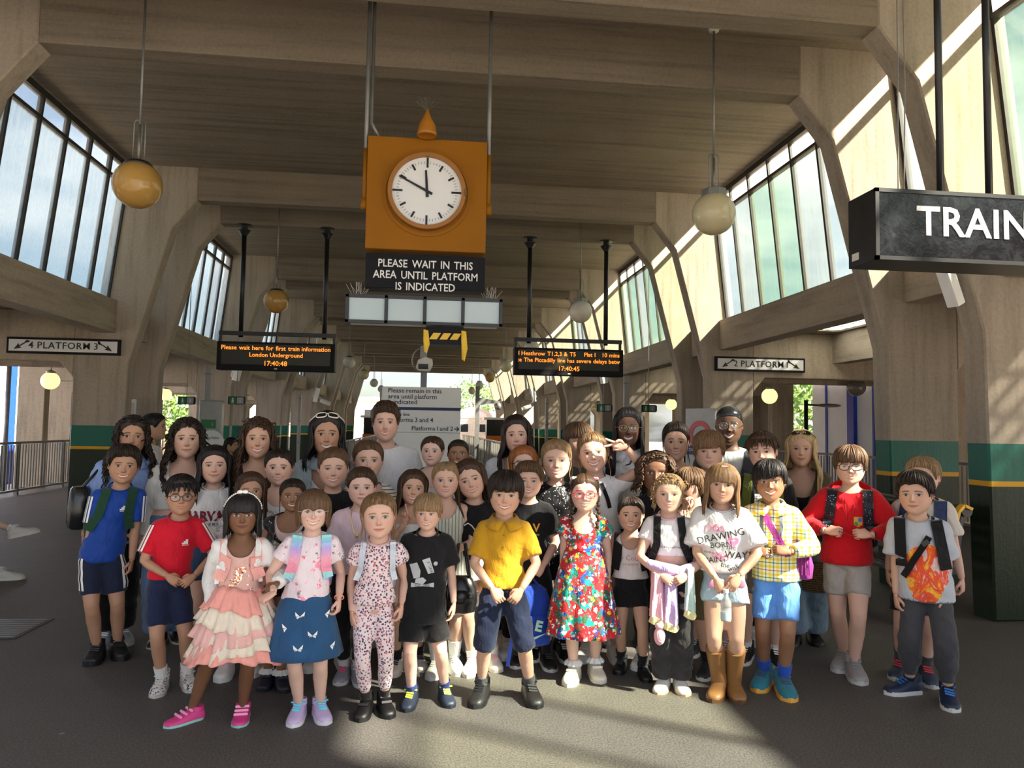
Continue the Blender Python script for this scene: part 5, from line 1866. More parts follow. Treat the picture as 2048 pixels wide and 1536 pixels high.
class Person:
    def mat4(s):
        return Matrix.Translation(s.root) @ Matrix.Rotation(s.rz, 4, 'Z')
    def loc(s, px, py, fwd=0.0):
        """pixel -> local point on the plane fwd metres in front of the body (towards the camera)"""
        v = ray(px, py)
        R0 = Matrix.Rotation(-s.rz0, 3, 'Z')
        o = R0 @ (CAM - s.root); d = R0 @ v
        t = (-fwd - o.y) / d.y
        p = o + d * t
        return Matrix.Rotation(s.rz0 - s.rz, 3, 'Z') @ p
    def proj(s, x, z, off=.004, side=-1):
        hit = s.bvh.ray_cast(Vector((x, side * 1.0, z)), Vector((0, -side, 0)))
        if hit[0] is None:
            u = (z - s.B.zhip) / (s.B.zsh - s.B.zhip)
            rx, ry, cy = s.B.torso(u)
            return Vector((x, side * (ry * .6), z))
        return Vector((x, hit[0].y + side * off, z))
    def part(s, name, v, f, mat, parent=None, label=None, smooth=True):
        me = np_mesh(name, v, f, None, smooth)
        me.materials.append(mat)
        o = bpy.data.objects.new(name, me); COL.objects.link(o)
        o.parent = parent or s.obj
        if label:
            o['label'] = label
        return o
    def mbpart(s, name, mb, mat, parent=None, smooth=True, label=None):
        me = mb.mesh(name, autosmooth=50 if smooth else None)
        me.materials.append(mat)
        o = bpy.data.objects.new(name, me); COL.objects.link(o)
        o.parent = parent or s.obj
        if label:
            o['label'] = label
        return o
    # -- prints on the front of the top
    def text(s, txt, x, z, size, mat, rot=0.0, bold=.0, xs=1.0, name='print_lettering', arc=0.0, parent=None, spacing=1.0):
        """x offset from the body axis and z below the shoulder, metres"""
        me = text_mesh(txt, size, 0.0, 'CENTER', bold, spacing, xs)
        zz = s.B.zsh - z
        x0 = s.B.xo(zz) + x
        ca, sa = math.cos(R(rot)), math.sin(R(rot))
        for v in me.vertices:
            a, b = v.co.x, v.co.y
            b = b - arc * a * a
            p = s.proj(x0 + a * ca - b * sa, zz + a * sa + b * ca, .0045)
            v.co = p
        me.materials.append(mat)
        me.update()
        o = bpy.data.objects.new(name, me); COL.objects.link(o)
        o.parent = parent or s.top
        o['kind'] = 'stuff' if False else 'print'
        del o['kind']
        return o
    def poly(s, pts, mat, name='print_shape', x=0, z=0, parent=None, off=.004):
        zz = s.B.zsh - z
        x0 = s.B.xo(zz) + x
        cx = sum(p[0] for p in pts) / len(pts); cz = sum(p[1] for p in pts) / len(pts)
        n = len(pts)
        vs = [s.proj(x0 + cx, zz + cz, off)]
        fs = []
        for k, f in enumerate((.5, 1.0)):
            vs += [s.proj(x0 + cx + (p[0] - cx) * f, zz + cz + (p[1] - cz) * f, off) for p in pts]
        for i in range(n):
            j = (i + 1) % n
            fs.append((0, 1 + i, 1 + j)); fs.append((1 + i, 1 + n + i, 1 + n + j, 1 + j))
        return s.part(name, np.array([tuple(v) for v in vs]), fs, mat, parent or s.top)
    def band(s, pts, w, mat, name='strap', parent=None, off=.006, thick=.006, side=-1, over=False):
        """band over the front, pts of (x, z) absolute local; over: continue over the shoulder to the back"""
        P = []
        for i in range(len(pts) - 1):
            for k in range(5):
                t = k / 5
                P.append((pts[i][0] + (pts[i + 1][0] - pts[i][0]) * t, pts[i][1] + (pts[i + 1][1] - pts[i][1]) * t))
        P.append(pts[-1])
        rows = []
        for i, (x, z) in enumerate(P):
            a = Vector((P[min(i + 1, len(P) - 1)][0] - P[max(i - 1, 0)][0], P[min(i + 1, len(P) - 1)][1] - P[max(i - 1, 0)][1]))
            a = a.normalized() if a.length > 1e-6 else Vector((0, 1))
            nx, nz = -a.y * w / 2, a.x * w / 2
            l = s.proj(x + nx, z + nz, off, side); r = s.proj(x - nx, z - nz, off, side)
            rows.append((l, r))
        if over:
            l, r = rows[0]
            ym = -side * .035
            pre = []
            for fy, dz in ((.0, .012), (.05, .016), (.10, .0), (.13, -.05)):
                pre.append((Vector((l.x, l.y - side * fy, l.z + dz)), Vector((r.x, r.y - side * fy, r.z + dz))))
            rows = pre[::-1] + rows
        vs = []; fs = []
        for l, r in rows:
            o_ = Vector((0, side * thick, 0))
            vs += [l, r, r + o_, l + o_]
        for i in range(len(rows) - 1):
            a, b = 4 * i, 4 * (i + 1)
            for k in range(4):
                k2 = (k + 1) % 4
                fs.append((a + k, a + k2, b + k2, b + k))
        fs.append((3, 2, 1, 0)); e = 4 * (len(rows) - 1); fs.append((e, e + 1, e + 2, e + 3))
        me = np_mesh(name, np.array([tuple(v) for v in vs]), fs, None, False)
        me.materials.append(mat)
        o = bpy.data.objects.new(name, me); COL.objects.link(o)
        o.parent = parent or s.obj
        return o

SHOES = {}
def shoe_parts(style, L):
    """meshes of a shoe of unit foot length L (toe at -y), cached by style and size"""
    key = (style, round(L, 2))
    if key in SHOES:
        return SHOES[key]
    L = key[1]
    hi = style in ('high', 'boot')
    w = L * (.40 if style != 'chunky' else .46)
    h = L * (.34 if style not in ('slip', 'sandal') else .27)
    z0 = L * (.10 if style not in ('slip', 'sandal') else .06)
    if style == 'chunky': z0 = L * .15
    prof = [(.30, .18, .40), (.28, .34, .75), (.20, .42, .98), (.06, .44, 1.0), (-.10, .45, .88), (-.24, .49, .68), (-.40, .52, .50), (-.55, .48, .40), (-.65, .36, .30), (-.70, .18, .16)]
    up = MB(); n = 13
    vs = []; fs = []
    for y, hw, ht in prof:
        for i in range(n):
            a = math.pi * i / (n - 1)
            c = math.cos(a)
            vs.append((w * hw * math.copysign(abs(c) ** .75, c), y * L, z0 * .8 + h * ht * math.sin(a) ** .8))
    for i in range(len(prof) - 1):
        for j in range(n - 1):
            fs.append((i * n + j, i * n + j + 1, (i + 1) * n + j + 1, (i + 1) * n + j))
    fs.append(tuple(range(n))); fs.append(tuple((len(prof) - 1) * n + j for j in range(n)))
    up.add(vs, fs)
    if style == 'boot':
        pass
    elif style == 'high':
        up.tube([(0, .08 * L, z0 + h * .5), (0, .09 * L, L * .55)], [L * .19, L * .20], 14)
    elif style != 'slip':
        up.tube([(0, .10 * L, z0 + h * .6), (0, .11 * L, z0 + h * 1.06)], [L * .185, L * .18], 14)
    so = MB(); m = 26
    out = []
    for i in range(m):
        a = 2 * math.pi * i / m
        y = -.20 + .52 * math.cos(a) * -1
        out.append((math.sin(a), y))
    vs = []; fs = []
    def hwid(y):
        ys = [-.72, -.66, -.55, -.40, -.24, -.05, .1, .22, .29, .33]
        return float(np.interp(y, ys, [.12, .36, .50, .55, .52, .46, .45, .43, .32, .12]))
    for z in (0, z0):
        for sx, y in out:
            yy = max(-.715, min(.325, y))
            vs.append((w * hwid(yy) * (1 if sx > 0 else -1) * min(1, abs(sx) * 1.6), yy * L * 1.02, z))
    for i in range(m):
        fs.append((i, (i + 1) % m, (i + 1) % m + m, i + m))
    fs.append(tuple(range(m - 1, -1, -1))); fs.append(tuple(range(m, 2 * m)))
    so.add(vs, fs)
    la = MB()
    def topz(y):
        return z0 * .8 + h * float(np.interp(-y, [-.2, -.06, .10, .24, .40, .55], [.98, 1.0, .88, .68, .50, .40]))
    if style in ('velcro',):
        for y in (-.10, -.27):
            la.box((0, y * L, topz(y) - .001), (w * .66, L * .10, .012), Matrix.Rotation(R(-28), 3, 'X'))
    elif style == 'sandal':
        for y in (-.08, -.22, -.36):
            la.box((0, y * L, topz(y) + .003), (w * .85, L * .045, .012), Matrix.Rotation(R(-28), 3, 'X'))
    elif style not in ('boot', 'slip'):
        for y in (-.08, -.16, -.24, -.32):
            la.box((0, y * L, topz(y) + .002), (w * .50, L * .028, .009), Matrix.Rotation(R(-28), 3, 'X') @ Matrix.Rotation(R(8), 3, 'Y'))
        la.box((-.02, -.09 * L, topz(-.09) + .008), (.035, .012, .006)); la.box((.02, -.09 * L, topz(-.09) + .008), (.035, .012, .006))
    elif style == 'boot':
        la.tube([(-.04 * L, -.13 * L, L * 1.08), (0, -.155 * L, L * .95), (.04 * L, -.13 * L, L * 1.08)], .004, 5)
    else:
        la.box((0, -.2 * L, topz(-.2)), (w * .5, L * .03, .008), Matrix.Rotation(R(-28), 3, 'X'))
    r = (up.mesh('shoe_upper', autosmooth=60), so.mesh('sole', autosmooth=40), la.mesh('laces'))
    SHOES[key] = r
    return r

def put_shoe(P, i, style, L, cols, ang):
    up, so, la = [m.copy() for m in shoe_parts(style, L)]
    c_up, c_so, c_la = [c if not isinstance(c, tuple) else pl('shoe_%d_%d_%d' % c, c, .5) for c in cols]
    an = P.B.leg[i][2]
    loc = (an.x, an.y - .02 * L, 0)
    up.materials.append(c_up); so.materials.append(c_so); la.materials.append(c_la)
    a = link('shoe', up, None, P.obj, loc, (0, 0, R(ang)))
    link('sole', so, None, a)
    link('laces', la, None, a)
    return a

ALLP = {}
def person(key, label, head, chin, skin, hair, face=None, d=None, feet=None, hip=None, hands=(None, None), top=None, bottom=None, shoes=None, socks=None,
           turn=0, yaw=0, tilt=0, pitch=0, wf=1.0, girth=1.0, lod=1.0, hposes=('relax', 'relax'), hdirs=(None, None), palms=(None, None), elbows=(None, None), toe=(-12, 12),
           hfwd=(.10, .10), mirror=False, headfwd=.03, feet_local=None, hipz=None, limb=1.0, knee=None, hw=.96, group=None, cat_='person', crown=.035, footang=None):
    P = Person()
    face = face or {}
    hipx = hip or head[0]
    if feet:
        g = [ground(*q) for q in feet]
        P.root = (g[0] + g[1]) / 2
        if hip:
            Yr = P.root.y
            P.root = at_y(hipx, 900, Yr); P.root.z = 0
        P.root.z = 0
    else:
        P.root = at_y(hipx, 900, d); P.root.z = 0
    P.rz0 = -math.atan2(P.root.x - CAM.x, P.root.y - CAM.y)
    P.rz = P.rz0 + R(turn)
    tp = P.loc(head[0], head[1], .02)
    ch = P.loc(head[0], chin, .06)
    hh_t = tp.z - ch.z
    hh = hh_t * (1 - crown)
    H = tp.z - crown * hh_t
    lean = tp.x
    inv = P.mat4().inverted()
    tgt = []
    sw = .086 * H * wf
    zsh = H - hh - .052 * H
    for i, s in enumerate((-1, 1)):
        if hands[i] is None:
            tgt.append(Vector((lean * .6 + s * (sw + .055 * H), -.02 * H, zsh - .304 * H)))
        else:
            tgt.append(P.loc(hands[i][0], hands[i][1], hfwd[i]))
    fl = []
    for i, s in enumerate((-1, 1)):
        if feet:
            q = inv @ ground(*feet[i])
            fl.append(Vector((q.x, q.y + .035 * H, .052 * H)))
        else:
            fl.append(Vector((s * .062 * H, .0, .052 * H)))
    if feet_local:
        fl = [Vector(q) for q in feet_local]
    B = body_frame(H, hh, wf, lean, tgt, fl, girth, elbows, hipz, limb, knee)
    P.B = B; P.H = H; P.key = key
    hc = Vector((lean, -headfwd * H * .6, H - hh / 2))
    voxel = .0135 * max(1, H / 1.35) / max(.75, lod)
    bv, bf = build_body(B, hc, voxel)
    sk = np.array(SK[skin] if isinstance(skin, str) else skin)
    hcol = HC[hair['c']] if isinstance(hair['c'], str) else hair['c']
    hv, hf, hcolr = build_head(sk, hcol, face, max(.55, lod))
    Rh = Matrix.Rotation(R(yaw), 3, 'Z') @ Matrix.Rotation(R(tilt), 3, 'Y') @ Matrix.Rotation(R(pitch), 3, 'X')
    P.Rh, P.hc, P.hh = Rh, hc, hh
    Rn = np.array(Rh)
    def to_body(v):
        piv = np.array([0, .05, -.40])
        return (((v * np.array([hw, 1, 1])) - piv) @ Rn.T + piv) * hh + np.array(hc)
    P.to_body = to_body
    hv = to_body(hv)
    hm = MB()
    for i, s in enumerate((-1, 1)):
        sh, el, wr = B.arm[i]
        fd = (wr - el).normalized()
        if hdirs[i] is not None:
            fd = Vector(hdirs[i])
        elif hands[i] is None:
            fd = Vector((-s * .08, -.12, -1))
        pn = Vector(palms[i]) if palms[i] is not None else (Vector((-s, .25, 0)) if hands[i] is None else Vector((-s * .4, 1, .1)))
        th = Vector((-s * .6, -1, .4)) if hands[i] is None or abs(fd.z) > .6 else Vector((0, -.2, 1))
        hand(hm, wr, fd, pn, th, H * .100 / .17, hposes[i])
    mv, mf = mbnp(hm)
    v = np.concatenate([bv, hv, mv])
    f = list(bf) + [[i + len(bv) for i in q] for q in hf] + [[i + len(bv) + len(hv) for i in q] for q in mf]
    bc = np.ones((len(bv), 3)) * sk * .97
    mc = np.ones((len(mv), 3)) * sk * np.array([1.0, .93, .91])
    me = np_mesh('body', v, f, np.concatenate([bc, hcolr, mc]))
    me.materials.append(M_SKIN)
    P.obj = bpy.data.objects.new('person', me); COL.objects.link(P.obj)
    P.obj.matrix_world = P.mat4()
    tag(P.obj, label, cat_, group)
    # hair
    if hair['style'] != 'none':
        v2, f2 = make_hair(hair)
        P.hair = P.part('hair' if hair['style'] != 'durag' else 'durag', to_body(v2), f2, hair.get('mat') or hair_mat(hcol))
    # bottoms
    P.seed = len(ALLP) + 1
    P.bvh = None
    def zpx(py, fwd=.09):
        return P.loc(hipx, py, fwd).z
    P.zpx = zpx
    if top and 'hempx' in top:
        top['hem'] = (zpx(top['hempx']) - B.zhip) / (B.zsh - B.zhip)
    if bottom and 'hempx' in bottom:
        z = zpx(bottom['hempx'])
        if bottom['kind'] in ('skirt', 'tutu'):
            bottom['hem'] = z / H
        else:
            hp, an = B.leg[0][0], B.leg[0][2]
            bottom['len'] = min(.98, max(.08, (hp.z - z) / (hp.z - an.z)))
    if bottom and 'waistpx' in bottom:
        bottom['waist'] = (zpx(bottom['waistpx']) - B.zhip) / (B.zsh - B.zhip)
    if bottom:
        make_bottom(P, bottom, voxel)
    if top:
        make_top(P, top, voxel)
    if shoes:
        L = round(.170 * H * shoes.get('size', 1.0), 2)
        for i in (0, 1):
            put_shoe(P, i, shoes['style'], L, shoes['cols'], (footang or toe)[i])
    if socks:
        for i in (0, 1):
            path, rr = tube_interp(B.leg_path(i), B.leg_r, socks.get('t', .86), 1.0, socks.get('infl', .006), 7)
            if socks.get('minr'):
                rr = [max(r_, socks['minr'] * H) for r_ in rr]
            an = B.leg[i][2]
            mb = MB().tube(path + [an + Vector((0, 0, -.02 * H))], rr + [rr[-1]], 14)
            sk_ = P.mbpart(socks.get('name', 'sock'), mb, socks['mat'])
            if socks.get('frill'):
                fm = MB()
                c = path[0]; r = rr[0]
                n = 40; vs = []; fs = []
                for z, k in ((.0, 1.0), (-.012, 1.25), (-.03, 1.5)):
                    for q in range(n):
                        a = 2 * math.pi * q / n
                        w = r * k + (.006 * math.sin(a * 11) if z else 0)
                        vs.append((c.x + w * math.cos(a), c.y + w * math.sin(a), c.z + z))
                for i2 in range(2):
                    for q in range(n):
                        fs.append((i2 * n + q, i2 * n + (q + 1) % n, (i2 + 1) * n + (q + 1) % n, (i2 + 1) * n + q))
                fm.add(vs, fs)
                P.mbpart('sock_frill', fm, socks['mat'], sk_)
    ALLP[key] = P
    return P

def cut_fn(B, neck, H, extra=None):
    zs = B.zsh
    def fn(c):
        x, y, z = c[:, 0], c[:, 1], c[:, 2]
        t = np.clip((z - B.zhip) / (B.chin - B.zhip), 0, 1.25)
        xr = x - B.lean * t
        k = z > zs + .040 * H + .45 * y
        k |= (np.abs(xr) < .028 * H) & (z > zs + .02 * H) & (y > -.02)
        if neck == 'scoop':
            k |= ((xr / (.068 * H)) ** 2 + ((z - (zs + .03 * H)) / (.085 * H)) ** 2 < 1) & (y < .01)
        elif neck == 'deep':
            k |= ((xr / (.074 * H)) ** 2 + ((z - (zs + .03 * H)) / (.125 * H)) ** 2 < 1) & (y < .01)
        elif neck == 'v':
            k |= (np.abs(xr) < .055 * H * np.clip((z - (zs - .13 * H)) / (.15 * H), 0, 1)) & (y < .0)
        elif neck == 'tank':
            k |= ((xr / (.062 * H)) ** 2 + ((z - (zs + .03 * H)) / (.080 * H)) ** 2 < 1) & (y < .01)
            k |= (np.abs(xr) > .082 * H) & (z > zs - .055 * H)
        elif neck == 'cami':
            k |= z > zs - .055 * H + .02 * np.abs(xr) / .1
        elif neck == 'offshoulder':
            k |= z > zs - .045 * H
        elif neck == 'open':
            k |= (np.abs(xr) < .035 * H + .018 * H * np.clip((z - (zs - .2 * H)) / (.2 * H), 0, 1)) & (y < 0)
        elif neck == 'wideopen':
            k |= (np.abs(xr) < .060 * H) & (y < 0)
        elif neck == 'vbutton':
            k |= (np.abs(xr) < .062 * H * np.clip((z - (zs - .19 * H)) / (.2 * H), 0, 1)) & (y < .0)
        if extra is not None:
            k |= extra(xr, y, z)
        return k
    return fn

def make_top(P, t, voxel):
    B, H = P.B, P.H
    infl = t.get('infl', .010)
    mb = MB()
    u0 = t.get('hem', -.06)
    rings = torso_rings(B, u0, 1.13, infl, 16, t.get('flare', .008), t.get('ry', 0), True)
    loft(mb, rings, 28)
    for s in (-1, 1):
        i = 0 if s < 0 else 1
        if t.get('neck') not in ('tank', 'cami') or t.get('sleeve', .3) > .05:
            mb.tube([Vector((B.xo(B.chin), .012 * H, B.zsh + .020 * H)), Vector((B.xo(B.zsh) + s * B.sw * .95, .008 * H, B.zsh - .010 * H))], [.031 * H + infl, .030 * H + infl], 12)
            mb.ball(B.arm[i][0], .032 * H + infl * 1.05, 14, 10)
        else:
            mb.tube([Vector((B.xo(B.chin), .012 * H, B.zsh + .014 * H)), Vector((B.xo(B.zsh) + s * B.sw * .8, .008 * H, B.zsh - .014 * H))], [.034 * H + infl, .030 * H + infl], 12)
        sl = t.get('sleeve', .30)
        if sl > .05:
            path, rr = tube_interp(B.arm_path(i), B.arm_r, 0, sl, infl * 1.05, 8 if sl < .5 else 16, t.get('sflare', .012))
            if t.get('puff'):
                rr = [r_ + t['puff'] * math.sin(math.pi * min(1, q / (len(rr) - 1))) for q, r_ in enumerate(rr)]
            if t.get('cuff') and sl > .8:
                rr[-1] = rr[-2] = B.arm_r[-1] + .012
            mb.tube(path, rr, 16)
    if t.get('hood'):
        z = B.zsh + .02 * H
        n = 10
        for q in range(n):
            a = math.pi * (q + .5) / n
            mb.ball((B.xo(z) + .062 * H * math.cos(a) * 1.1, .01 * H + .055 * H * math.sin(a), z + .022 * H * math.sin(a)), (.030 * H, .030 * H, .032 * H), 10, 8)
        for s in (-1, 1):
            mb.tube([(B.xo(z) + s * .066 * H, .01 * H, z), (B.xo(z) + s * .048 * H, -.045 * H, z - .035 * H), (B.xo(z) + s * .012 * H, -.066 * H, z - .075 * H)], [.026 * H, .022 * H, .012 * H], 10)
    if t.get('rib'):
        loft(mb, torso_rings(B, u0 - .02, u0 + .10, infl + .012, 4, 0), 28)
    v, f = solid_cloth(mb, voxel * t.get('vox', .95), t.get('sm', 2), cut_fn(B, t.get('neck', 'crew'), H, t.get('extra')), t.get('wr', .0035), P.seed)
    P.top = P.part(t.get('name', 'shirt'), v, f, t['mat'])
    P.bvh = BVHTree.FromPolygons([Vector(q) for q in v.tolist()], f)
    if t.get('collar'):
        cm = MB()
        z = B.zsh + .030 * H
        for s in (-1, 1):
            pts = []
            for q in range(9):
                a = math.pi * (q / 8) * .5
                pts.append((s * math.sin(a), -math.cos(a)))
            vs = []; fs = []
            for q in range(9):
                a = q / 8
                ang = -math.pi / 2 + a * math.pi
                cx, cy = s * math.cos(ang) * .046 * H, -math.sin(-ang) * .0
                x0, y0 = s * math.sin(a * math.pi * .95) * .052 * H, -math.cos(a * math.pi * .95) * .056 * H + .006 * H
                zz = z + .014 * H * a - .018 * H * (1 - a) ** 2
                dz = -.030 * H
                vs += [(B.xo(z) + x0 + s * .002, y0, zz + .016 * H), (B.xo(z) + x0 * 1.40 + s * (.006 + .020 * H * (1 - a)), y0 * 1.36 - .010 * (1 - a), zz + dz * .8)]
            for q in range(8):
                fs.append((2 * q, 2 * q + 1, 2 * q + 3, 2 * q + 2))
            cm.add(vs, fs)
        o = P.mbpart('collar', cm, t.get('cmat', t['mat']), P.top)
        md = o.modifiers.new('s', 'SOLIDIFY'); md.thickness = .006; md.offset = 0
    if t.get('buttons'):
        for q in range(t['buttons']):
            z = B.zsh - (.03 + q * .05) * H
            p = P.proj(B.xo(z), z, .004)
            P.mbpart('button', MB().ball(p, (.006, .003, .006), 8, 6), t.get('bmat', M_PRINTW), P.top)
    if t.get('trim'):                     # ribbed neckband
        z = B.zsh + .030 * H
        n = 32
        pts = []
        for q in range(n + 1):
            a = 2 * math.pi * q / n
            x, y = .050 * H * math.sin(a), -.050 * H * math.cos(a) + .006 * H
            pts.append((B.xo(z) + x, y - .002, B.zsh + .036 * H + .42 * y))
        P.mbpart('neckband', MB().tube(pts, .0062, 6), t['trim'], P.top)
    if t.get('stripes3'):
        for i, s in enumerate((-1, 1)):
            path, rr = tube_interp(B.arm_path(i), B.arm_r, 0.0, t.get('sleeve', .3), t.get('infl', .010) * 1.05, 8, t.get('sflare', .012))
            for al in (8, 30, 52):
                vs = []; fs = []
                for q in range(len(path)):
                    dd = (path[min(q + 1, 7)] - path[max(q - 1, 0)]).normalized()
                    o_ = Vector((s, 0, .25)); o_ = (o_ - dd * o_.dot(dd)).normalized()
                    f_ = Vector((0, -1, 0)); f_ = (f_ - dd * f_.dot(dd) - o_ * f_.dot(o_)).normalized()
                    for da in (-6.5, 6.5):
                        a = R(al + da)
                        vs.append(path[q] + (o_ * math.cos(a) + f_ * math.sin(a)) * (rr[q] + .004))
                for q in range(len(path) - 1):
                    fs.append((2 * q, 2 * q + 1, 2 * q + 3, 2 * q + 2))
                o = P.part('sleeve_stripe', np.array([tuple(v_) for v_ in vs]), fs, M_PRINTW, P.top)
    return P.top

def make_bottom(P, b, voxel):
    B, H = P.B, P.H
    k = b['kind']
    infl = b.get('infl', .008)
    mat = b['mat']
    if k in ('shorts', 'pants', 'leggings', 'wide'):
        mb = MB()
        u1 = b.get('waist', .14)
        loft(mb, torso_rings(B, -.13 if k != 'leggings' else -.115, u1, infl * .7, 8, 0), 26)
        for i in (0, 1):
            t1 = b.get('len', .45)
            path, rr = tube_interp(B.leg_path(i), B.leg_r, 0, t1, infl, 12, b.get('flare', .012 if k == 'shorts' else 0))
            if k == 'wide':
                rr = [max(r_, .045 * H + infl + b.get('flare', .02) * q / 11) for q, r_ in enumerate(rr)]
            if k == 'pants':
                rr = [max(r_, b.get('minr', .036) * H + infl) for r_ in rr]
                if b.get('cuffed'):
                    rr[-1] = B.leg_r[-1] + .012; rr[-2] = B.leg_r[-1] + .020
            rr[0] *= .95
            mb.tube(path, rr, 18)
        v, f = solid_cloth(mb, voxel * (.95 if k != 'leggings' else .75), 2, None, b.get('wr', .0035), P.seed + 3)
        P.bot = P.part(b.get('name', 'shorts' if k == 'shorts' else 'trousers'), v, f, mat)
        if b.get('stripes'):
            bv = BVHTree.FromPolygons([Vector(q) for q in v.tolist()], f)
            for i, s in enumerate((-1, 1)):
                path, rr = tube_interp(B.leg_path(i), B.leg_r, 0.0, b.get('len', .45), infl, 8, b.get('flare', .018))
                for off in (0, 26):
                    vs = []; fs = []
                    for q in range(len(path)):
                        for da in (-7, 7):
                            a = R(20 + off + da)
                            dirn = Vector((s * math.cos(a), -math.sin(a), 0))
                            hit = bv.ray_cast(path[q] + dirn * .4, -dirn)
                            p_ = hit[0] + dirn * .003 if hit[0] else path[q] + dirn * rr[q]
                            vs.append(p_)
                    for q in range(len(path) - 1):
                        fs.append((2 * q, 2 * q + 1, 2 * q + 3, 2 * q + 2))
                    P.part('leg_stripe', np.array([tuple(v_) for v_ in vs]), fs, M_PRINTW, P.bot)
    elif k == 'skirt':
        z0 = B.uz(b.get('waist', .2)); z1 = b['hem'] * H
        n = 120; rows = 12
        vs = []; fs = []
        rx0, ry0, cy = B.torso(b.get('waist', .2))
        for r_ in range(rows):
            t = r_ / (rows - 1)
            z = z0 + (z1 - z0) * t
            hipr = [B.torso((z - B.zhip) / (B.zsh - B.zhip))[q] if z > B.zhip - .1 * H else 0 for q in (0, 1)]
            fl_ = b.get('flare', .10) * H * t ** .8
            rx = max(rx0 + infl + fl_, hipr[0] + infl); ry = max(ry0 + infl + fl_ * .8, hipr[1] + infl)
            for q in range(n):
                a = 2 * math.pi * q / n
                w = 1 + b.get('pleat', .05) * t * math.sin(a * b.get('np', 14)) + .02 * t * math.sin(a * 5 + 1)
                vs.append((B.xo(z) + rx * w * math.cos(a), cy + ry * w * math.sin(a), z + (.012 * H * math.sin(a * 3) * t if b.get('wavy') else 0)))
        for r_ in range(rows - 1):
            for q in range(n):
                fs.append((r_ * n + q, r_ * n + (q + 1) % n, (r_ + 1) * n + (q + 1) % n, (r_ + 1) * n + q))
        fs.append(tuple(range(n)))
        P.bot = P.part(b.get('name', 'skirt'), np.array(vs), fs, mat)
        md = P.bot.modifiers.new('s', 'SOLIDIFY'); md.thickness = .006; md.offset = -1
        P.skirt_bvh = BVHTree.FromPolygons([Vector(q) for q in vs], fs)
    elif k == 'tutu':
        zw = B.uz(b.get('waist', .26)); z1 = b['hem'] * H
        rg = random.Random(5)
        mats = b['mats']
        NT = 5
        base = None
        for tier in range(NT - 1, -1, -1):
            t0, t1 = tier / NT * .92, min(1.0, (tier + 1.55) / NT)
            n = 140; rows = 6
            vs = []; fs = []
            ph = rg.random() * 6
            for r_ in range(rows):
                t = t0 + (t1 - t0) * r_ / (rows - 1)
                z = zw + (z1 - zw) * t
                rad = .085 * H + .105 * H * t ** .75 + .018 * H * (r_ / (rows - 1))
                for q in range(n):
                    a = 2 * math.pi * q / n
                    g = r_ / (rows - 1)
                    w = 1 + .055 * g * math.sin(a * 17 + ph) + .03 * g * math.sin(a * 31 + ph * 2) + .03 * g * math.sin(a * 4 + tier)
                    zz = z + (.022 * H * math.sin(a * 2 + tier * 1.3) + .008 * H * math.sin(a * 9 + ph)) * (.5 + g * .5)
                    vs.append((B.xo(z) + rad * w * math.cos(a), rad * w * .86 * math.sin(a), zz))
            for r_ in range(rows - 1):
                for q in range(n):
                    fs.append((r_ * n + q, r_ * n + (q + 1) % n, (r_ + 1) * n + (q + 1) % n, (r_ + 1) * n + q))
            o = P.part('ruffle_tier', np.array(vs), fs, mats[tier % len(mats)])
            md = o.modifiers.new('s', 'SOLIDIFY'); md.thickness = .004; md.offset = -1
    return

# ---- accessories ------------------------------------------------------------
def ring_pts(cx, cz, rx, rz, y, n=20, sq=1.0, curve=.12):
    out = []
    for q in range(n + 1):
        a = 2 * math.pi * q / n
        c, s_ = math.cos(a), math.sin(a)
        x = cx + rx * math.copysign(abs(c) ** sq, c); z = cz + rz * math.copysign(abs(s_) ** sq, s_)
        out.append((x, y + curve * x * x * 4, z))
    return out
def glasses(P, mat, rx=.122, rz=.092, r=.010, sq=.75, name='glasses', lens=M_LENS, up=False):
    mb = MB(); ln = MB()
    y = -.462
    Rx = Matrix.Rotation(R(-58), 3, 'X') if up else Matrix.Identity(3)
    def tf(p):
        q = Vector(p)
        if up:
            q = Rx @ Vector((q.x, q.y + .462, q.z)) + Vector((0, -.30, .475))
        return q
    for s in (-1, 1):
        pts = [tf(p) for p in ring_pts(s * .158, -.012, rx, rz, y, 20, sq)]
        mb.tube(pts, r, 6, False)
        ln.add(pts[:-1], [tuple(range(20))])
        mb.tube([tf((s * (.158 + rx), y + .12 * 4 * (.158 + rx) ** 2, .02)), tf((s * .40, -.30, .02)), tf((s * .41, .03, .0)), tf((s * .40, .08, -.04))] if not up else
                [tf((s * (.158 + rx), y + .12 * 4 * (.158 + rx) ** 2, .02)), Vector((s * .45, -.12, .33)), Vector((s * .46, .03, .12))], r * .9, 6)
    mb.tube([tf((-.04, y - .005, .01)), tf((0, y - .012, .02)), tf((.04, y - .005, .01))], r, 6)
    for m_ in (mb, ln):
        m_.v = [tuple(q) for q in P.to_body(np.array([tuple(p) for p in m_.v]))]
    g = P.mbpart(name, mb, mat)
    P.mbpart('lens', ln, lens, g)
    return g
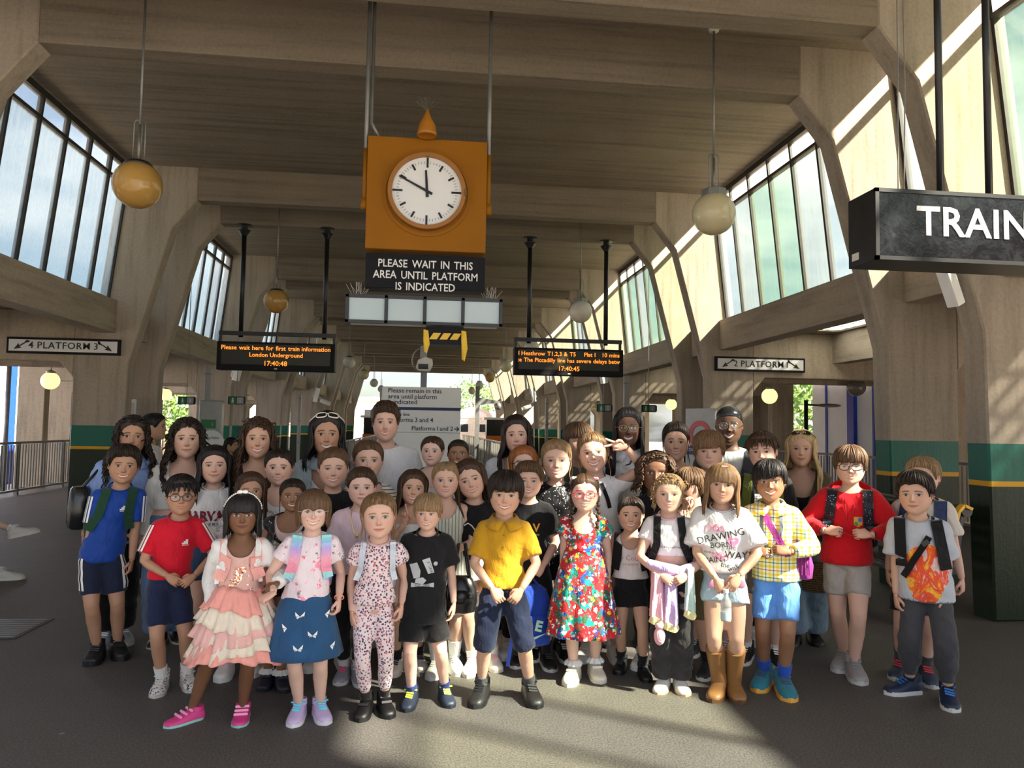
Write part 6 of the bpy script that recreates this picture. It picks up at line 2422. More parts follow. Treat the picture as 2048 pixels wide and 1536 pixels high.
def necklace(P, mat=M_GOLD, drop=.10, pend=True, name='necklace'):
    B, H = P.B, P.H
    pts = []
    for q in range(15):
        t = q / 14
        x = (t - .5) * .085 * H
        z = B.zsh + .035 * H - drop * H * (1 - (2 * t - 1) ** 2) ** .8
        hit = P.bvh.ray_cast(Vector((B.xo(z) + x, -1, z)), Vector((0, 1, 0))) if P.bvh else (None,)
        u = (z - B.zhip) / (B.zsh - B.zhip)
        rx, ry, cy = B.torso(min(u, 1.05))
        yb = cy - ry * math.sqrt(max(0, 1 - (x / rx) ** 2)) - .006
        y = min(yb, hit[0].y - .003) if hit[0] is not None else yb
        pts.append((B.xo(z) + x, y, z))
    o = P.mbpart(name, MB().tube(pts, .0026, 5), mat)
    if pend:
        p = pts[7]
        P.mbpart('pendant', MB().ball((p[0], p[1] - .004, p[2] - .012), (.009, .004, .012), 10, 8), mat, o)
def bracelet(P, i, mat, name='bracelet', r=.0035):
    sh, el, wr = P.B.arm[i]
    d = (wr - el).normalized(); a = d.orthogonal().normalized(); b = d.cross(a)
    c = wr - d * .01
    rr = P.B.arm_r[-1] + .005
    P.mbpart(name, MB().tube([c + (a * math.cos(t) + b * math.sin(t)) * rr for t in [2 * math.pi * q / 16 for q in range(17)]], r, 6, False), mat)
def backpack(P, label, mat, smat=None, xs=.062, w=.040, body=(.15, .10, .21), low=.62, straps=(True, True), cross=False, bz=.70, name='backpack'):
    """a worn backpack: body on the back, padded straps over the shoulders"""
    B, H = P.B, P.H
    e = empty(name); e.matrix_world = P.mat4(); tag(e, label, 'backpack')
    z = B.zhip + (B.zsh - B.zhip) * .58
    mb = MB()
    loft(mb, [(B.xo(z), .062 * H + body[1] * H * .55, z + (q - .5) * body[2] * H * 1.25, body[0] * H * k, body[1] * H * .62 * k) for q, k in ((0, .72), (.06, .93), (.3, 1), (.6, .98), (.85, .85), (.95, .6), (1, .35))], 24, .65)
    P.mbpart('bag_body', mb, mat, e)
    mb = MB()
    loft(mb, [(B.xo(z), .062 * H + body[1] * H * 1.05, z + (q - .62) * body[2] * H * .8, body[0] * H * .8 * k, body[1] * H * .2 * k) for q, k in ((0, .7), (.1, 1), (.9, 1), (1, .7))], 20, .6)
    P.mbpart('front_pocket', mb, mat, e)
    for s, on in zip((-1, 1), straps):
        if not on: continue
        x = s * xs * H
        zt = B.zsh + .026 * H
        zm = B.zsh - .09 * H
        zl = B.uz(low) - .06 * H
        P.band([(B.xo(zt) + x * .92, zt - .004 * H), (B.xo(zm) + x * 1.02, zm), (B.xo(zl) + s * .088 * H * B.wf, zl)], w * H, smat or mat, 'shoulder_strap', e, .005, .010, -1, True)
    return e
# ================================================================== the group
def C(name, rgb, kind='plain', rgb2=(255, 255, 255), scale=1.0, rough=.85):
    return cloth(name, kind, srgb(*rgb), srgb(*rgb2), scale, rough)
NAVY = C('navy_jersey', (26, 34, 58))
BLACKC = C('black_cotton', (20, 20, 23))
WHITEC = C('white_cotton', (222, 222, 222))
M_SOCKW = C('sock_white', (226, 226, 224)); M_SOCKK = C('sock_black', (18, 18, 20)); M_SOCKG = C('sock_grey', (70, 72, 74))
WSH = ((216, 214, 206), (226, 224, 216), (200, 198, 190))
KSH = ((14, 14, 16), (16, 16, 18), (8, 8, 9))
DENIM = C('denim_mid', (92, 118, 150), 'denim')
DENIMD = C('denim_dark', (52, 72, 102), 'denim')
DENIML = C('denim_light', (176, 196, 208), 'denim')
def tri_logo(P, x, z, k=1.0):
    """three slanted bars of growing height"""
    for i in range(3):
        h = (.010 + .009 * i) * k
        x0 = x + (-.016 + i * .011) * k
        P.poly([(x0, 0), (x0 + .009 * k, 0), (x0 + .009 * k - h * .0, h), (x0 - .005 * k, h)], M_PRINTW, 'logo_bar', 0, z)
    P.poly([(x - .018 * k, -.008 * k), (x + .02 * k, -.008 * k), (x + .02 * k, -.004 * k), (x - .018 * k, -.004 * k)], M_PRINTW, 'logo_bar', 0, z)

# ---------------- front row
P = person('blue', 'boy in royal blue T-shirt with white sleeve stripes and navy shorts', (247, 893), 968, 'tan', dict(style='short', c='dark', top=.05, th=.07, seed=3), dict(smile=.9, open=.45, eye=1.0),
    feet=[(193, 1322), (235, 1314)], hip=213, hands=((171, 1128), (263, 1122)), elbows=((-.25, 1, 0), (.25, 1, 0)), hfwd=(.05, .05), hposes=('clasp', 'clasp'), hdirs=((.1, -.2, -1), (-.1, -.15, -1)), palms=((1, .4, 0), (-1, .3, 0)), tilt=4,
    top=dict(mat=C('tee_blue', (10, 62, 150), rough=.6), sleeve=.40, stripes3=1, hempx=1126, trim=C('trim_blue', (8, 52, 130)), name='t_shirt'),
    bottom=dict(kind='shorts', mat=NAVY, hempx=1187, flare=.008, stripes=1), shoes=dict(style='chunky', cols=KSH))
tri_logo(P, .05, .10)
backpack(P, 'dark green backpack worn by the boy in royal blue T-shirt', C('bag_green', (28, 66, 46)), body=(.12, .08, .20))
P.mbpart('cord_necklace', MB().tube([(P.B.xo(P.B.zsh) + .05 * P.H * math.sin(a), -.052 * P.H * math.cos(a) - .004, P.B.zsh + .02 * P.H - .03 * P.H * math.cos(a)) for a in [-1.2 + 2.4 * i / 12 for i in range(13)]], .002, 5), pl('cord', (70, 44, 24)))

P = person('red', 'boy in red T-shirt with white sleeve stripes, round glasses and patterned white high-tops', (364, 952), 1030, 'tan', dict(style='messy', c='black', seed=5), dict(smile=.35, open=.12, eye=1.0, gaze=.3),
    feet=[(322, 1384), (375, 1376)], hip=347, hands=((335, 1152), (388, 1152)), hfwd=(.15, .15), hposes=('clasp', 'clasp'), hdirs=((.8, -.3, -.55), (-.8, -.3, -.55)), palms=((.2, .9, -.3), (-.2, .9, -.3)), elbows=((-1, .4, -.2), (1, .4, -.2)),
    top=dict(mat=C('tee_red', (206, 8, 40), rough=.7), sleeve=.42, stripes3=1, hempx=1160, trim=C('trim_red', (180, 8, 34)), name='t_shirt'),
    bottom=dict(kind='shorts', mat=C('navy_fleece', (28, 36, 66)), hempx=1250, flare=.004), shoes=dict(style='high', cols=(cloth('doodle_canvas', 'ditsy', (.66, .64, .60)), (196, 192, 184), (190, 188, 180))), socks=dict(mat=M_SOCKW, t=.86))
tri_logo(P, .055, .105)
glasses(P, pl('frame_grey', (44, 46, 52)), sq=.9)

PEACH = C('tulle_peach', (232, 160, 150)); CREAM_T = C('tulle_cream', (226, 214, 196)); PINK_T = C('tulle_pink', (226, 178, 172))
P = person('tutu', 'little girl with black fringe in white cardigan and tiered peach tulle skirt', (487, 985), 1070, 'dbrown', dict(style='girlfringe', c='black', len=-.55, fwd=.02, seed=4, n=60), dict(smile=.4, open=0, eye=.95),
    feet=[(383, 1446), (485, 1440)], hip=487, hands=((424, 1212), (553, 1168)), hfwd=(.02, .16), hposes=('relax', 'hold'), hdirs=(None, (-.7, -.35, -.5)), palms=(None, (-.4, .5, -.7)), elbows=((-.3, 1, 0), (.6, .8, -.3)), footang=(-62, -8),
    top=dict(mat=C('dress_blush', (214, 172, 164)), sleeve=0, neck='tank', hempx=1190, name='dress_bodice'),
    bottom=dict(kind='tutu', mat=PEACH, mats=[PEACH, CREAM_T, PINK_T, CREAM_T, PEACH], hempx=1322, waistpx=1178), shoes=dict(style='sandal', cols=((206, 60, 130), (150, 200, 190), (240, 150, 190))))
P.bodice = P.top
fb = P.bvh
make_top(P, dict(mat=C('cardigan_white', (226, 224, 222)), sleeve=.97, neck='wideopen', hem=.42, infl=.015, name='cardigan', sflare=.002), .012)
P.bvh = fb
rgq = random.Random(3)
for i in range(26):
    t = i / 26
    x, z = -.035 + .05 * t + rgq.uniform(-.02, .02), .10 + .10 * (1 - t) + rgq.uniform(-.02, .02)
    P.poly([(-.010, -.010), (.010, -.010), (.010, .010), (-.010, .010)], cloth('sequin_rose', 'sequinrose', (.6, .4, .3)), 'sequin_patch', x, z, P.bodice)
for i in range(6):
    P.poly([(.009 * math.sin(q * math.pi / 5) * (1 if q % 2 == 0 else .45), .009 * math.cos(q * math.pi / 5) * (1 if q % 2 == 0 else .45)) for q in range(10)], cloth('sequin_rose', 'sequinrose', (.6, .4, .3)), 'sequin_star', .045 + .02 * (i % 2), .10 + .025 * i, P.bodice)
# pearl headband with a small white bow
hb = MB()
pp = []
for i in range(29):
    a = -1.45 + 2.9 * i / 28
    x_, y_, z_ = .47 * math.sin(a), -.12 - .05 * math.cos(a), .06 + .50 * math.cos(a)
    pp.append((x_, y_, z_))
o = P.part('headband', P.to_body(np_tube(np.array([pp]), np.full((1, 29), .018), 6)[0]), np_tube(np.array([pp]), np.full((1, 29), .018), 6)[1], M_WHITE)
for q in pp[2:-2]:
    c = P.to_body(np.array([[q[0] * 1.02, q[1] - .02, q[2] * 1.01]]))[0]
    P.mbpart('pearl', MB().ball(tuple(c), .0052, 8, 6), plain('pearl', (.8, .78, .72), .2), o)
for s_ in (-1, 1):
    c = P.to_body(np.array([[-.02 + s_ * .06, -.20, .57]]))[0]
    P.mbpart('bow_loop', MB().ball(tuple(c), (.016, .008, .011), 10, 6), M_PRINTW, o)
e = backpack(P, 'fluffy pink backpack worn by the girl in the tulle skirt', C('bag_pink_fluff', (232, 168, 160)), xs=.066, w=.05, body=(.13, .09, .16), low=.70)
for s_ in (-1, 1):
    z = P.B.uz(.62)
    P.band([(s_ * .085 * P.H, z + .03), (s_ * .092 * P.H, z - .07)], .022, M_WHITE, 'strap_webbing', e, .008, .006)

P = person('butterfly', 'girl with clear glasses in pink flamingo T-shirt and denim butterfly skirt', (628, 980), 1062, 'pale', dict(style='girlfringe', c='mid', len=-.42, fwd=-.02, seed=8, n=52, spread=.0), dict(smile=1.0, open=.55, eye=.7),
    feet=[(597, 1440), (640, 1437)], hip=620, hands=((548, 1186), (678, 1198)), hfwd=(.14, .05), hposes=('hold', 'clasp'), hdirs=((-.75, -.2, -.35), (-.05, -.2, -1)), palms=((.3, .5, -.8), (-1, .4, 0)), elbows=((-.6, .8, -.4), None),
    top=dict(mat=cloth('flamingo_tee', 'pinkfloral', srgb(226, 212, 218)), sleeve=.26, hempx=1215, flare=.014, name='t_shirt', sflare=.014),
    bottom=dict(kind='skirt', mat=C('denim_skirt', (38, 78, 118), 'denim'), hempx=1318, waist=.22, flare=.075, pleat=.03, np=9), shoes=dict(style='sneaker', cols=((196, 176, 214), (226, 222, 230), (90, 196, 220))))
glasses(P, pl('frame_clear', (190, 170, 176)), r=.008)
for (px, py) in ((600, 1232), (650, 1230), (625, 1268), (596, 1295), (660, 1292), (574, 1256)):
    q = P.loc(px, py, .1)
    h = P.skirt_bvh.ray_cast(Vector((q.x, -1, q.z)), Vector((0, 1, 0)))
    if h[0] is None: continue
    c = h[0]
    bm_ = MB()
    for s_ in (-1, 1):
        bm_.add([(c.x, c.y - .007, c.z), (c.x + s_ * .026, c.y - .007, c.z + .026), (c.x + s_ * .022, c.y - .007, c.z + .002)], [(0, 1, 2)])
        bm_.add([(c.x, c.y - .007, c.z), (c.x + s_ * .018, c.y - .007, c.z - .002), (c.x + s_ * .014, c.y - .007, c.z - .020)], [(0, 1, 2)])
    P.mbpart('butterfly_patch', bm_, M_PRINTW, P.bot)
bracelet(P, 1, pl('bead_peach', (240, 160, 130)))
backpack(P, 'pastel rainbow backpack worn by the girl in the denim skirt', cloth('bag_rainbow', 'rainbow', scale=5.0), xs=.068, w=.042, body=(.11, .08, .18), low=.66)

DITSY = cloth('ditsy_floral', 'ditsy', srgb(222, 204, 206))
P = person('ditsy', 'little girl in matching floral top and leggings with white straps', (760, 985), 1077, 'fair', dict(style='back', c='lbrown', bun=(.10, .18, .46), bunr=.09, wisps=8, seed=6, th=.035), dict(smile=.25, open=.1, iris=(.10, .14, .16)),
    feet=[(731, 1430), (768, 1425)], hip=755, girth=.9, hands=((704, 1226), (803, 1212)), hfwd=(.04, .04), hposes=('clasp', 'clasp'), hdirs=((.15, -.25, -1), (-.1, -.2, -1)), palms=((1, .5, 0), (-1, .4, 0)), tilt=-2,
    top=dict(mat=DITSY, sleeve=.20, puff=.010, neck='crew', hempx=1214, name='blouse', trim=C('trim_ditsy', (214, 176, 176))),
    bottom=dict(kind='leggings', mat=DITSY, hempx=1388, infl=.005, wr=.001, name='leggings'), shoes=dict(style='velcro', cols=((8, 8, 10), (10, 10, 12), (14, 14, 16))), socks=dict(mat=M_SOCKK, t=.88))
backpack(P, 'pale backpack with white straps worn by the girl in floral leggings', C('bag_white', (206, 214, 226)), xs=.072, w=.026, body=(.10, .08, .17), low=.68)

P = person('jigsaw', 'blond boy in black T-shirt with a grey puzzle-piece print', (857, 990), 1062, 'fair', dict(style='fringe', c='dblond', seed=9, th=.07, sweep=-.02), dict(smile=.8, open=.4, gaze=-.5, iris=(.10, .12, .14)),
    feet=[(822, 1412), (890, 1405)], hip=852, hands=(None, None), yaw=-6,
    top=dict(mat=BLACKC, sleeve=.36, hempx=1250, infl=.018, flare=.022, sflare=.02, name='t_shirt', trim=BLACKC),
    bottom=dict(kind='shorts', mat=C('black_shorts', (16, 16, 18)), hempx=1285, flare=.018), shoes=dict(style='sneaker', cols=((34, 44, 62), (28, 32, 42), (190, 214, 60))), socks=dict(mat=C('sock_navy', (40, 54, 110)), t=.9))
G_PR = pl('print_grey', (176, 180, 182), .8)
def rot2(pts, a):
    c, s = math.cos(R(a)), math.sin(R(a))
    return [(x * c - y * s, x * s + y * c) for x, y in pts]
P.poly(rot2([(-.055, -.03), (-.02, -.035), (-.005, .0), (-.01, .05), (-.055, .05)], 18), G_PR, 'puzzle_piece', -.02, .155)
P.poly(rot2([(.005, .055), (.05, .055), (.05, -.035), (.015, -.03), (.012, .0)], 18), G_PR, 'puzzle_piece', -.005, .150)
P.poly([(.012 * math.cos(a), .012 * math.sin(a)) for a in [2 * math.pi * q / 12 for q in range(12)]], G_PR, 'puzzle_piece', .058, .118)
P.poly([(-.045, -.02), (.0, -.028), (.02, -.005), (.0, .012), (-.04, .005)], G_PR, 'puzzle_piece', -.008, .205)
P.text('JIGSAW', .028, .140, .022, M_PRINTK, rot=-72)
P.poly([(-.065, -.012), (.065, -.012), (.065, .012), (-.065, .012)], G_PR, 'print_ribbon', -.008, .238)
P.text('EST 1995', -.008, .238, .022, M_PRINTK)

P = person('yellow', 'dark-haired boy in yellow polo shirt and navy shorts, hands clasped', (1010, 945), 1032, 'light', dict(style='fringe', c='dark', seed=2, th=.075, jag=.018), dict(smile=1.0, open=.4, eye=.85),
    feet=[(962, 1402), (1060, 1402)], hip=1010, hands=((985, 1178), (1042, 1180)), hfwd=(.15, .16), hposes=('clasp', 'clasp'), hdirs=((.6, -.3, -.8), (-.6, -.3, -.75)), palms=((.2, .9, -.3), (-.2, .9, -.3)), elbows=((-1, .4, -.1), (1, .4, -.1)), tilt=2,
    top=dict(mat=C('polo_yellow', (190, 142, 26)), sleeve=.42, collar=1, neck='crew', buttons=2, bmat=C('polo_button', (170, 128, 30)), hempx=1180, flare=.012, sflare=.016, name='polo_shirt'),
    bottom=dict(kind='shorts', mat=NAVY, hempx=1295, flare=.016), shoes=dict(style='sneaker', cols=((28, 28, 28), (18, 18, 18), (14, 14, 14)), size=1.1), socks=dict(mat=M_SOCKG, t=.88))

P = person('tropical', 'girl with two plaits and red glasses in a bright tropical-print dress', (1170, 947), 1024, 'pale', dict(style='braids', c='brown', seed=3), dict(smile=.3, open=.45, eye=.65),
    feet=[(1147, 1362), (1190, 1355)], hip=1168, hands=((1128, 1172), (1214, 1165)), hfwd=(.03, .0), hposes=('relax', 'relax'), hdirs=((.12, -.2, -1), (-.1, -.1, -1)),
    top=dict(mat=cloth('tropical_print', 'tropical'), sleeve=.19, puff=.012, neck='scoop', hem=.25, name='dress_bodice', infl=.010),
    bottom=dict(kind='skirt', mat=cloth('tropical_print', 'tropical'), hempx=1274, waistpx=1098, flare=.095, np=11, pleat=.06, name='dress_skirt'), shoes=dict(style='velcro', cols=((222, 214, 196), (214, 206, 190), (228, 222, 206)), size=1.1), socks=dict(mat=M_SOCKW, t=.9, frill=1))
glasses(P, pl('frame_crimson', (196, 30, 70)))
bracelet(P, 1, pl('watch_pink', (236, 160, 176)), 'wristband', .008)
for s_ in (-1, 1):
    for dx in (-.045, .045):
        c = P.to_body(np.array([[s_ * .30 + dx * .7, -.17, .42]]))[0]
        P.mbpart('hair_bow', MB().ball(tuple(c), (.014, .006, .010), 8, 6), M_PRINTW if s_ < 0 else pl('bow_pink', (240, 150, 170)), P.hair)

P = person('juicy', 'small girl in white cropped top and black cycling shorts', (1262, 993), 1064, 'light', dict(style='back', c='dark', bun=(0, .3, .40), seed=4), dict(smile=1.0, open=.6, eye=.8),
    feet=[(1243, 1342), (1287, 1356)], hip=1262,
    top=dict(mat=C('crop_white', (224, 216, 214)), sleeve=.0, neck='tank', hempx=1160, flare=.012, name='crop_top'),
    bottom=dict(kind='shorts', mat=BLACKC, hempx=1218, flare=.002, infl=.007, name='cycling_shorts', waist=.22), shoes=dict(style='sneaker', cols=KSH), socks=dict(mat=M_SOCKK, t=.84))
MAUVE = pl('print_mauve', (176, 130, 136), .8)
P.text('Juicy Couture', 0, .105, .046, MAUVE, arc=.9)
P.text('LOS ANGELES', 0, .145, .016, MAUVE)
backpack(P, 'black backpack worn by the small girl in cycling shorts', C('bag_black2', (14, 14, 15)), xs=.074, w=.05, body=(.14, .09, .20), low=.60)

P = person('curlyblonde', 'blonde girl with curly hair in short white top, pastel cardigan over black trousers', (1338, 948), 1026, 'fair', dict(style='back', c='dblond', bun=(0, .36, .34), flyaway=70, wisps=14, seed=11, th=.04), dict(smile=.5, open=.25, eye=.7),
    feet=[(1327, 1378), (1360, 1380)], hip=1345, hands=((1322, 1150), (1374, 1150)), hfwd=(.17, .17), hposes=('clasp', 'clasp'), hdirs=((.8, -.3, -.4), (-.8, -.3, -.45)), palms=((.2, .9, -.3), (-.2, .9, -.3)), elbows=((-1, .4, -.1), (1, .4, -.1)),
    top=dict(mat=C('crop_tee', (230, 226, 226)), sleeve=.26, hempx=1114, name='crop_t_shirt', trim=C('trim_pink', (232, 190, 200)), sflare=.004),
    bottom=dict(kind='wide', mat=C('black_crinkle', (44, 42, 44)), hempx=1366, flare=.012, waistpx=1128, name='trousers', infl=.002), shoes=dict(style='slip', cols=((222, 220, 214), (206, 170, 120), (190, 190, 190))))
P.text('Hello Kitty And Friends', 0, .135, .018, M_PRINTK, xs=.9)
backpack(P, 'black backpack worn by the blonde girl with curly hair', C('bag_black3', (22, 22, 24)), xs=.060, w=.034, body=(.11, .08, .18), low=.62)

P = person('drawing', 'girl with long light brown hair in doodled white T-shirt, frayed shorts and tan boots', (1443, 928), 1008, 'light', dict(style='girlfringe', c='lbrown', len=-.78, fwd=.14, seed=12, spread=.12, n=80), dict(smile=.6, open=.15, eye=.75), tilt=3,
    feet=[(1438, 1393), (1467, 1393)], hip=1448, hands=((1432, 1158), (1478, 1152)), hfwd=(.17, .18), hposes=('hold', 'relax'), hdirs=((.45, -.2, -.9), (-.55, -.2, -.85)), palms=((.2, .9, -.2), (-.2, .9, -.2)), elbows=((-1, .4, -.1), (1, .5, -.1)),
    top=dict(mat=C('tee_white_big', (230, 228, 226)), sleeve=.44, hempx=1146, infl=.022, flare=.02, sflare=.034, name='t_shirt', trim=WHITEC),
    bottom=dict(kind='shorts', mat=DENIML, hempx=1208, flare=.012), shoes=dict(style='boot', cols=((138, 98, 56), (92, 62, 36), (196, 150, 96)), size=1.05), socks=dict(mat=pl('shoe_138_98_56', (138, 98, 56)), t=.62, infl=.012, minr=.034, name='boot_shaft'))
INK = M_PRINTK; PINKI = pl('print_pink', (238, 130, 170), .8)
for t_, x_, z_, s_, r_, m_ in (('DRAWING', -.01, .115, .058, 14, INK), ('BORN', -.01, .165, .046, 8, INK), ('THIS', .045, .182, .030, -6, INK), ('WAY', .075, .225, .058, -4, INK), ('PAINT', -.045, .255, .046, 10, INK), ('the', .01, .280, .040, -8, INK),
                               ('GOOD TIMES', -.07, .215, .014, 0, INK), ('LOVE', .09, .09, .013, 0, INK), ('\u2665', .06, .15, .06, 0, PINKI), ('wall', .055, .295, .04, 20, INK)):
    P.text(t_, x_, z_, s_, m_, rot=r_)
for (x_, z_, rr_) in ((-.055, .065, .035), (-.02, .07, .028), (-.035, .225, .028), (0, .235, .03)):
    pts = [P.proj(P.B.xo(P.B.zsh - z_) + x_ + rr_ * math.cos(a), P.B.zsh - z_ + rr_ * .6 * math.sin(a * 2), .004) for a in [2 * math.pi * q / 22 for q in range(23)]]
    P.mbpart('print_scribble', MB().tube(pts, .0022, 4), PINKI, P.top)
for s_ in (-1, 1):
    P.mbpart('heart_patch', MB().ball(P.loc(1426 if s_ < 0 else 1482, 1168, .135), (.026, .006, .026), 14, 8), pl('patch_pink', (226, 150, 186)), P.bot)
c = P.to_body(np.array([[.03, -.30, .50]]))[0]
P.mbpart('hair_clip', MB().box(tuple(c), (.034, .006, .007)), pl('clip_pink', (240, 214, 216)), P.hair)

P = person('plaid', 'boy in bright plaid shirt and sky blue shorts with green trainers', (1541, 922), 1002, 'brown', dict(style='fringe', c='black', seed=13, sweep=.09, th=.07), dict(smile=1.0, open=.5, eye=.9), tilt=-2,
    feet=[(1528, 1373), (1567, 1388)], hip=1552, hands=((1510, 1106), (1578, 1104)), hfwd=(.19, .19), hposes=('hold', 'hold'), hdirs=((.95, -.2, .15), (-.95, -.2, .15)), palms=((.1, .8, -.5), (-.1, .8, -.5)), elbows=((-1, .3, -.6), (1, .3, -.6)),
    top=dict(mat=cloth('plaid_shirt', 'plaid'), sleeve=.93, hempx=1163, flare=.016, infl=.014, collar=1, buttons=3, name='shirt', sflare=.006),
    bottom=dict(kind='shorts', mat=C('shorts_sky', (96, 150, 222)), hempx=1240, flare=.004), shoes=dict(style='sneaker', cols=(cloth('trainer_green', 'rainbow', scale=0.1) if False else C('trainer_teal', (44, 122, 140), 'pastel' if False else 'plain'), (226, 166, 70), (24, 50, 90)), size=1.15), socks=dict(mat=C('sock_blue', (36, 84, 190)), t=.84))
LAN = C('lanyard_grey', (92, 100, 104))
z0 = P.B.zsh + .02 * P.H
for s_ in (-1, 1):
    P.band([(P.B.xo(z0) + s_ * .040 * P.H, z0), (P.B.xo(z0) + s_ * .042 * P.H, z0 - .12), (P.B.xo(z0) + s_ * .020 * P.H, z0 - .24)], .020, LAN, 'lanyard_band', None, .006, .003)

P = person('hoodie', 'boy in red hooded sweatshirt and grey shorts, black glasses', (1700, 893), 970, 'fair', dict(style='fringe', c='mid', seed=14, th=.06), dict(smile=.7, open=.3, eye=.6),
    feet=[(1688, 1336), (1708, 1356)], hip=1690, hands=((1652, 1062), (1740, 1070)), hfwd=(.20, .20), hposes=('hold', 'hold'), hdirs=((.9, -.2, .1), (-.9, -.2, .1)), palms=((.1, .8, -.5), (-.1, .8, -.5)), elbows=((-1, .3, -.6), (1, .3, -.6)), wf=1.05, girth=1.08,
    top=dict(mat=C('hoodie_red', (200, 14, 30)), sleeve=.96, hempx=1128, infl=.026, flare=.0, hood=1, rib=1, cuff=1, name='hoodie', sflare=-.004),
    bottom=dict(kind='shorts', mat=C('shorts_grey', (168, 162, 158)), hempx=1190, flare=.006), shoes=dict(style='sneaker', cols=((150, 146, 144), (196, 192, 188), (120, 116, 114)), size=1.1))
glasses(P, pl('frame_black', (16, 16, 18)), rz=.08)
CR = [((-.026, .03), (.026, .03), (.026, -.02), (0, -.038), (-.026, -.02))]
P.poly(list(CR[0]), pl('crest_gold', (196, 150, 50)), 'crest', .058, .155)
P.poly([(.002, .026), (.023, .026), (.023, 0), (.002, 0)], pl('crest_blue', (60, 100, 180)), 'crest_field', .058, .155, off=.006)
P.poly([(-.023, -.002), (-.002, -.002), (-.002, -.03), (-.02, -.02)], pl('crest_green', (60, 120, 60)), 'crest_field', .058, .155, off=.006)
for s_ in (-1, 1):
    z = P.B.zsh - .03 * P.H
    pts = [P.proj(P.B.xo(z) + s_ * (.028 - .004 * q), z - q * .035, .006) for q in range(5)]
    P.mbpart('drawstring', MB().tube(pts, .0032, 6), C('cord_red', (190, 30, 44)), P.top)
backpack(P, 'dark speckled backpack worn by the boy in the red hoodie', cloth('bag_speckle', 'sequin', srgb(28, 32, 44), srgb(150, 170, 200)), xs=.078, w=.042, body=(.13, .09, .2), low=.60)

P = person('dragon', 'boy in grey T-shirt with a fiery print and dark grey joggers', (1833, 946), 1030, 'light', dict(style='short', c='dark', seed=15, th=.075, top=.06, quiff=.05), dict(smile=.35, open=0, eye=.9),
    feet=[(1820, 1390), (1897, 1410)], hip=1848, hands=((1792, 1192), (1888, 1188)), hfwd=(.04, .06), hposes=('clasp', 'relax'), hdirs=((.1, -.2, -1), (-.05, -.25, -1)), palms=((1, .4, 0), (-.8, .8, 0)), yaw=-10, tilt=-3, footang=(-50, 5),
    top=dict(mat=None, sleeve=.42, hempx=1205, infl=.02, flare=.022, sflare=.026, name='t_shirt', trim=C('tee_grey_trim', (150, 154, 162))) if False else dict(mat=cloth('tee_fire', 'fire', srgb(176, 180, 188), scale=.78), sleeve=.42, hempx=1205, infl=.02, flare=.022, sflare=.026, name='t_shirt', trim=C('tee_grey_trim', (160, 164, 172))),
    bottom=dict(kind='pants', mat=C('jogger_grey', (66, 66, 70)), hempx=1364, minr=.044, cuffed=1, name='joggers'), shoes=dict(style='sneaker', cols=((22, 36, 62), (206, 204, 200), (40, 110, 190)), size=1.1), socks=dict(mat=M_SOCKK, t=.93))
e = backpack(P, 'black backpack with white motifs worn by the boy in the fiery T-shirt', C('bag_black4', (16, 16, 18)), xs=.080, w=.046, body=(.13, .10, .22), low=.55)
z = P.B.zsh
xb = P.B.xo(z)
P.band([(xb + .055, z - .05), (xb - .02, z - .18), (xb - .085, z - .30)], .036, C('strap_black', (14, 14, 15)), 'cross_strap', e, .012, .005)
P.mbpart('buckle', MB().box(P.proj(xb + .035, z - .085, .018), (.042, .012, .03), Matrix.Rotation(R(-35), 3, 'Y')), M_BLACK, e)

P = person('blondboy', 'fair-haired boy in beige T-shirt standing behind the boy in grey joggers', (1847, 915), 992, 'fair', dict(style='short', c='dblond', seed=16, th=.05, top=.03), dict(smile=.4, open=0), yaw=-14,
    feet=[(1802, 1352), (1852, 1364)], hip=1832, hands=(None, (1924, 1160)), hfwd=(.1, .02), hposes=('relax', 'clasp'), hdirs=(None, (.05, -.1, -1)), palms=(None, (-1, .3, 0)),
    top=dict(mat=C('tee_beige', (206, 196, 184)), sleeve=.38, hempx=1150, infl=.018, sflare=.022, name='t_shirt'),
    bottom=dict(kind='shorts', mat=C('shorts_black5', (20, 22, 30)), hempx=1226, flare=.02), shoes=dict(style='sneaker', cols=((40, 56, 80), (190, 188, 184), (200, 40, 50)), size=1.05), socks=dict(mat=M_SOCKG, t=.86))
backpack(P, 'navy blue backpack worn by the fair-haired boy in beige', C('bag_navy', (44, 58, 92)), xs=.074, w=.050, body=(.12, .09, .2), low=.6)
# ---------------- middle rows
P = person('harvard', 'girl with long black hair in white HARVARD sweatshirt', (430, 892), 967, 'fair', dict(style='long', c='black', len=-1.05, fwd=.10, seed=21, out=.03), dict(smile=.7, open=0, eye=.7), feet=[(402, 1308), (432, 1312)], hip=425, lod=.9, girth=1.08,
    top=dict(mat=C('sweat_white', (220, 219, 218)), sleeve=.95, hempx=1086, infl=.024, rib=1, cuff=1, name='sweatshirt', trim=WHITEC), bottom=dict(kind='shorts', mat=DENIMD, hempx=1160, waistpx=1075), shoes=dict(style='sneaker', cols=KSH))
P.text('HARVARD', 0, .145, .088, pl('print_maroon', (112, 22, 44), .8), bold=.004, xs=.92)
P.text('UNIVERSITY', 0, .200, .030, M_PRINTK, xs=1.2, spacing=1.3)

